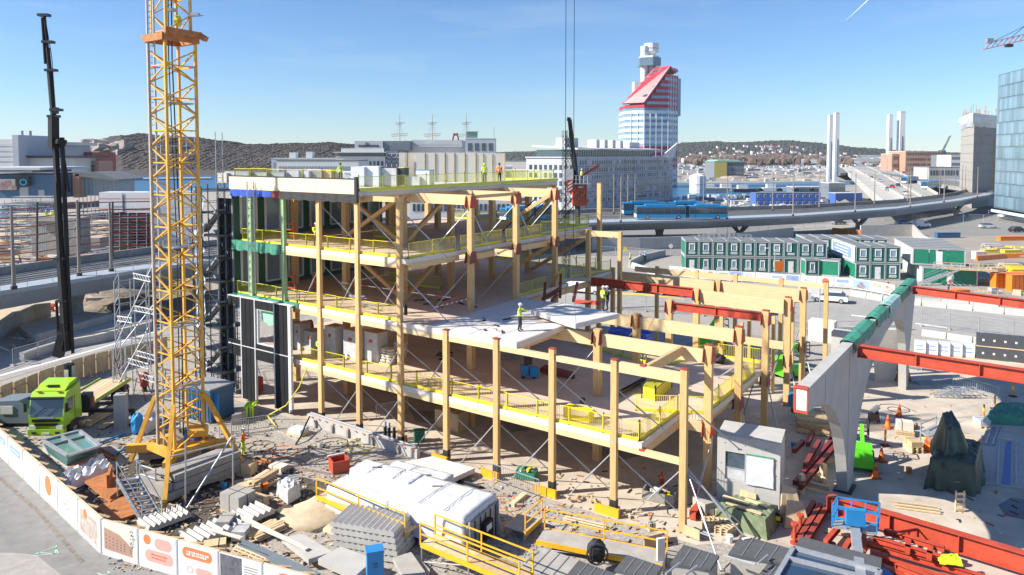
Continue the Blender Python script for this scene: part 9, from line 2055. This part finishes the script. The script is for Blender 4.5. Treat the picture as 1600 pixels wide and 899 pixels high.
# clutter of the site
rr=random.Random(404)
NUM={}
def nth(k):
 NUM[k]=NUM.get(k,0)+1;return ORD[NUM[k]-1]
def pallet(label,p,rz,layers=1,load=None,h=.5,group='loose pallets on the site'):
 t_=thing('pallet',label,'pallet',tuple(p),rz,group)
 for q in range(layers):
  z=.14*q
  for k in range(5):obj('slat',MB().box((-.48+.24*k,0,z+.13),(.12,.8,.02)),M['plank'],t_,**L_)
  for y in(-.35,0,.35):obj('runner',MB().box((0,y,z+.06),(1.2,.1,.1)),M['plank'],t_,**L_)
 if load:obj('load',MB().box((0,0,.14*layers+h/2),(1.05,.72,h)),M[load],t_,**L_);obj('load_strap',MB().box((.2,0,.14*layers+h/2),(.05,.73,h+.01)),M['dark'],t_,**L_)
 return t_
zone=[('beside the crane ballast',(385,470,712,800)),('behind the hoarding',(310,470,812,880)),('by the concrete room',(1095,1140,800,840)),('in the right yard',(1400,1590,590,760)),('below the viaduct',(1500,1600,440,470))]
for nm,(x0,x1,y0,y1)in zone:
 s=sorted(rr.uniform(x0,x1)for _ in range(5))
 for k,x in enumerate(s):
  p=G(x,rr.uniform(y0,y1));w_=rr.choice([None,None,'wrap_d','ply','steel','conc','offwhite'])
  pallet('%s pallet %s, %s from the left'%({None:'bare wooden',**{'wrap_d':'plastic wrapped','ply':'plywood laden','steel':'steel laden','conc':'concrete laden','rust':'rusty laden','offwhite':'cream laden'}}[w_],nm,ORD[k]),p,rr.random()*3,rr.choice([1,1,2,3]),w_,rr.uniform(.25,.7))
def bars(label,px0,px1,n,m,r=.05,z=.08,name='pipe_bundle',cat='pipes',group='pipes and bars lying on the site'):
 a,b=G(*px0),G(*px1);t_=thing(name,label,cat,tuple(a),0,group);n_=Vector((-(b-a).y,(b-a).x,0)).normalized()
 for k in range(n):o=n_*(k-n/2)*r*2.6+Vector((0,0,z+r*1.2*(k%2)));obj('bar',MB().cyl(a+o+(b-a)*rr.uniform(0,.08),b+o-(b-a)*rr.uniform(0,.08),r,6),M[m],t_)
 return t_
for k,(a,b,n,m,lab)in enumerate((((330,742),(375,722),5,'galv','galvanised tubes lying beside the right crane leg'),((395,720),(450,735),4,'rust','rusty bars lying on the gravel past the crane'),((402,742),(470,752),6,'steel','grey steel bars in front of the wrapped bale'),((288,842),(340,822),4,'plank','round poles lying behind the short stair flight'),((470,800),(512,782),5,'conc_l','pale pipes lying left of the amber walkway'),((545,892),(575,868),4,'galv','galvanised tubes beside the blue cabinet'),((690,745),(755,765),3,'dark','black bars lying along the facade feet'),((880,812),(950,828),4,'plank','timber lengths along the white kerb strip'),((1065,822),(1110,842),4,'galv','galvanised tubes before the corner column'),((1395,790),(1470,800),4,'plank','timber lengths on the sunny concrete behind the long girder'),((1425,600),(1490,596),5,'galv','galvanised tubes by the far arch leg'),((1545,700),(1555,668),4,'steel','grey bars beside the pale floor panels'),((1275,640),(1305,655),5,'plank','poles lying under the cantilevered wall end'),((1180,700),(1225,690),4,'darkred','dark red bars behind the concrete room'),((150,705),(180,720),4,'rust','rusty rods beside the roof window'),((100,660),(128,690),4,'galv','tubes beside the lorry wheels'),((235,700),(262,690),3,'blue','blue pipes against the crane leg'))):bars(lab,a,b,n,m,rr.choice([.04,.05,.07]))
for k,(x,y,m,lab)in enumerate(((415,765,'orange','orange bucket beside the bale'),(455,740,'black','black bucket on the gravel'),(500,700,'white','white bucket near the hose'),(350,765,'blue','blue bucket under the crane railing'),(480,855,'yellow','yellow bucket on the flat slab'),(700,772,'black','black bucket by the amber formwork box'),(1140,848,'white','white bucket by the olive tarpaulin'),(1420,740,'orange','orange bucket in the right yard'),(1300,860,'black','black bucket in the red steel'),(1240,700,'blue','blue bucket by the dark red beams'))):
 t_=thing('bucket',lab,'bucket',tuple(G(x,y)),k,'buckets on the site');obj('pail',MB().cyl((0,0,.02),(0,0,.38),.14,10,.19),M[m],t_,**L_);obj('handle',MB().bar((-.19,0,.38),(.19,0,.4),.02),M['steel'],t_,**L_)
for k,(x,y,m)in enumerate(((405,700,'black'),(440,708,'orange'),(520,695,'black'),(560,700,'yellow'),(350,700,'black'),(790,790,'orange'),(1060,800,'black'),(1430,690,'yellow'),(1400,640,'black'),(1510,690,'orange'))):
 p=G(x,y);pts_=[p+Vector((math.cos(q*.7)*(.3+.08*q),math.sin(q*.7)*(.3+.08*q),.03))for q in range(14)];t_=thing('cable_coil','%s cable curling loosely on the ground, %s from the front of the list'%(m,ORD[k])if False else '%s cable coiled on the ground %s'%(m,['past the crane ballast','beside the crowd barriers','behind the red tub','by the plinth foot','beside the crane leg','by the barrier before the fifth column','inside the corner bay','beside the silver trolley','by the core rig','left of the pale floor panels'][k]),'cable',tuple(p),0,'cables lying on the ground');obj('loop',MB().tube(pts_,.025,5),M[m],t_)
M['rut']=mat('churned wet gravel',(.20,.175,.145),.95,var=.4,scale=3,bump=.5,bscale=7,world=True)
M['dust']=mat('pale dried dust',(.42,.385,.33),.95,var=.25,scale=2,bump=.2,bscale=7,world=True)
def strip(pts,w,m,z,nm):
 mb=MB();P=[G(*p)for p in pts]
 for j,(a,b)in enumerate(zip(P[:-1],P[1:])):
  d=(b-a).normalized();n_=Vector((-d.y,d.x,0));L=(b-a).length;n=max(1,int(L/.5))
  for k in range(n):q0,q1=a.lerp(b,k/n),a.lerp(b,(k+.9)/n);w0,w1=w*rr.uniform(.5,1),w*rr.uniform(.5,1);mb.prism([tuple(q0-n_*w0)[:2],tuple(q1-n_*w1)[:2],tuple(q1+n_*w1)[:2],tuple(q0+n_*w0)[:2]],z-.003,z+.0004*(k%3))
 return obj(nm,mb,M[m],kind='structure')
strip([(330,690),(400,705),(480,722),(560,712)],.22,'rut',.0105,'tyre_rut');strip([(322,702),(395,716),(475,734),(540,745)],.22,'rut',.0105,'tyre_rut');strip([(420,668),(470,690),(540,690),(610,706)],.2,'dust',.012,'tyre_rut');strip([(110,700),(160,690),(210,700),(330,690)],.3,'rut',.0105,'tyre_rut');strip([(600,740),(690,770),(800,800),(900,830)],.35,'dust',.012,'tyre_rut')
strip([(1345,700),(1420,668),(1500,640),(1600,615)],.18,'dust',.0215,'tyre_rut');strip([(1360,712),(1440,680),(1520,652),(1620,628)],.18,'dust',.0215,'tyre_rut');strip([(1400,790),(1470,770),(1540,760)],.25,'dust',.0215,'tyre_rut');strip([(1130,850),(1180,800),(1230,760)],.3,'dust',.0215,'tyre_rut')
strip([(-20,730),(60,800),(130,880)],.15,'rut',.0125,'tyre_rut')
chips=MB()
for k in range(1500):
 x,y=rr.choice([(rr.uniform(190,560),rr.uniform(690,890)),(rr.uniform(560,1120),rr.uniform(725,850)),(rr.uniform(1120,1600),rr.uniform(590,890))if k%3==0 else(rr.uniform(200,560),rr.uniform(740,890)),(rr.uniform(30,200),rr.uniform(660,820))]);p=G(x,y)
 q=Vector((p.x,p.y))-G(0,706).xy;dd=(G(158,866)-G(0,706)).xy
 if dd.x*q.y-dd.y*q.x<2:continue
 chips.mat(rr.choice([0,0,0,1,2,3,4])).box((p.x,p.y,.03+rr.random()*.03),(rr.uniform(.08,.5),rr.uniform(.04,.14),.03),rr.random()*3)
tag(obj('site_litter',chips,[M['plank'],M['ply'],M['wrap_d'],M['dark'],M['rust']]),kind='stuff')
for k,(x,y,w,d,h,m)in enumerate(((12,392,9,4,8.5,'plank'),(34,400,8,3,6,'galv'),(62,402,6,3,4.5,'steel'),(140,392,9,4,6.5,'plank'),(160,408,6,3,4,'galv'),(-25,385,9,4,10,'steel'),(20,362,10,4,9,'galv'),(130,362,12,4,7,'steel'),(205,412,8,3,3.5,'plank'))):
 p=G(x,y);scaffold('standing scaffold bay in the left material yard, %s of its scattered group'%ORD[k],[p,p+Vector((w,.8,0)),p+Vector((w,d,0)),p+Vector((0,d,0))],h,1.5,'galv' if k%2 else 'steel',True,'scaffold bays in the left yard','scaffold_bay',m,True,k,.07)
fs=MB();fb=MB()
for k in range(420):
 x,y=rr.uniform(1050,1300),rr.choice([rr.uniform(258,285),rr.uniform(258,268)]);p=G(x,y);s=p.y/600
 fs.mat(rr.choice([0,0,1,2,3,4])).box(p+Vector((0,0,.9*s+.1)),(rr.uniform(1.5,7)*s,2*s,rr.uniform(1,2.6)*s),rr.uniform(-.3,.3))
for k in range(160):
 x,y=rr.uniform(1055,1290),rr.uniform(308,334);p=G(x,y);fs.mat(rr.choice([0,1,2,3,4])).box(p+Vector((0,0,.7)),(rr.uniform(1,4),1.6,rr.uniform(.8,1.8)),rr.uniform(-.4,.4))
for k in range(260):
 x,y=rr.uniform(1310,1560),rr.uniform(252,266);p=G(x,y);s=p.y/600
 (fs.mat(rr.choice([0,1,2,4])).box(p+Vector((0,0,1.5*s)),(rr.uniform(3,12)*s,3*s,rr.uniform(1.5,5)*s),rr.uniform(-.2,.2))if k%2 else fb.ball(p+Vector((0,0,1.6*s)),rr.uniform(1.2,2.2)*s,6,4,(1,1,1.3),.35,rr))
tag(obj('far_clutter',fs,[M['facade_w'],M['facade_s'],M['facade_l'],M['conc_d'],M['roof_l']]),kind='stuff');tag(obj('far_bushes',fb,M['bare']),kind='stuff')
for k,(x,y,m,lab)in enumerate(((977,408,'yellow','yellow triangular warning sign below the viaduct pier'),(1048,404,'white','white round sign near the end of the green cabins'),(1505,350,'blue','blue road sign near the viaduct bend pier'))):
 p=G(x,y);t_=thing('road_sign',lab,'sign',tuple(p),0,'road signs by the viaduct');obj('post',MB().cyl((0,0,0),(0,0,2.6),.05,6),M['galv'],t_,**L_)
 obj('sign_plate',MB().ext([(-.5,-.06,1.9),(.5,-.06,1.9),(0,-.06,2.8)]if k==0 else disc(0,2.4,.42,.42,-.06,14),(0,.04,0)),M[m],t_,**L_)
for k,(x,y,c,s,lab)in enumerate(((1000,409,'redb','work','worker in red beside the barrier curve below the viaduct'),(1008,408,'blue','stand','worker in blue beside the one in red below the viaduct'),(985,411,'hivis','stand','worker in yellow near the warning sign below the viaduct'),(1545,338,'cloth_d','stand','person in dark clothes under the viaduct bend'),(1150,448,'hivis','stand','worker in yellow behind the poster fence'),(1482,455,'hivo','work','worker in orange beside the outside stair'))):person(lab,tuple(G(x,y)),k*1.1,s,c,'cloth_d','white',True)
mesh_fence('grey mesh fence on the bank below the viaduct left of the cabins',[G(x,y)for x,y in((940,396),(985,398),(1030,402))],1.4,3.0);mesh_fence('grey mesh fence in front of the curved retaining wall behind the cabins',[G(x,y)for x,y in((1120,368),(1200,362),(1290,356))],1.6,4.0);mesh_fence('grey mesh fence under the viaduct bend at the right',[G(x,y)for x,y in((1380,345),(1470,342),(1560,346))],1.8,4.0)
for k,(x,y,c,s,lab)in enumerate(((1412,352,carpaint('silver',(.5,.52,.54)),'hatch','silver car parked under the viaduct right of the ramp wall'),(1440,356,carpaint('white',(0,0,0)),'van','white van parked under the viaduct by the bend pier'),(1250,349,carpaint('black',(0,0,0)),'hatch','black car on the sunken road behind the cabin roofs'),(1310,351,carpaint('grey',(0,0,0)),'saloon','grey car on the sunken road right of the pier'),(1570,340,carpaint('white',(0,0,0)),'hatch','white car beyond the bend pier at the right'),(1205,490,carpaint('grey',(0,0,0)),'hatch','grey car passing behind the far timber columns'))):car(lab,tuple(G(x,y)+Vector((0,0,.05))),.1*k,c,s,'cars around the viaduct')
run_barrier('white low barrier row in front of the long green cabins',[G(x,y)for x,y in((1408,470),(1470,474),(1560,482))],.6,rail=False);run_barrier('orange and white barrier row beyond the stacked cabins',[G(x,y)for x,y in((1525,408),(1570,404),(1640,402))],.9,m='orange',rail=False,seg=2.0)
# distant air
hz_=MB().box((0,1600,62),(10400,3800,126));
hm_=bpy.data.materials.new('pale air');hm_.use_nodes=True;ht=hm_.node_tree;ht.nodes.clear()
ho=ht.nodes.new('ShaderNodeOutputMaterial');pv=ht.nodes.new('ShaderNodeVolumePrincipled');pv.inputs['Color'].default_value=(.80,.88,1,1);pv.inputs['Density'].default_value=0.00007;pv.inputs['Anisotropy'].default_value=.2
ht.links.new(pv.outputs[0],ho.inputs['Volume']);hzo=tag(obj('haze',hz_,hm_),kind='stuff')
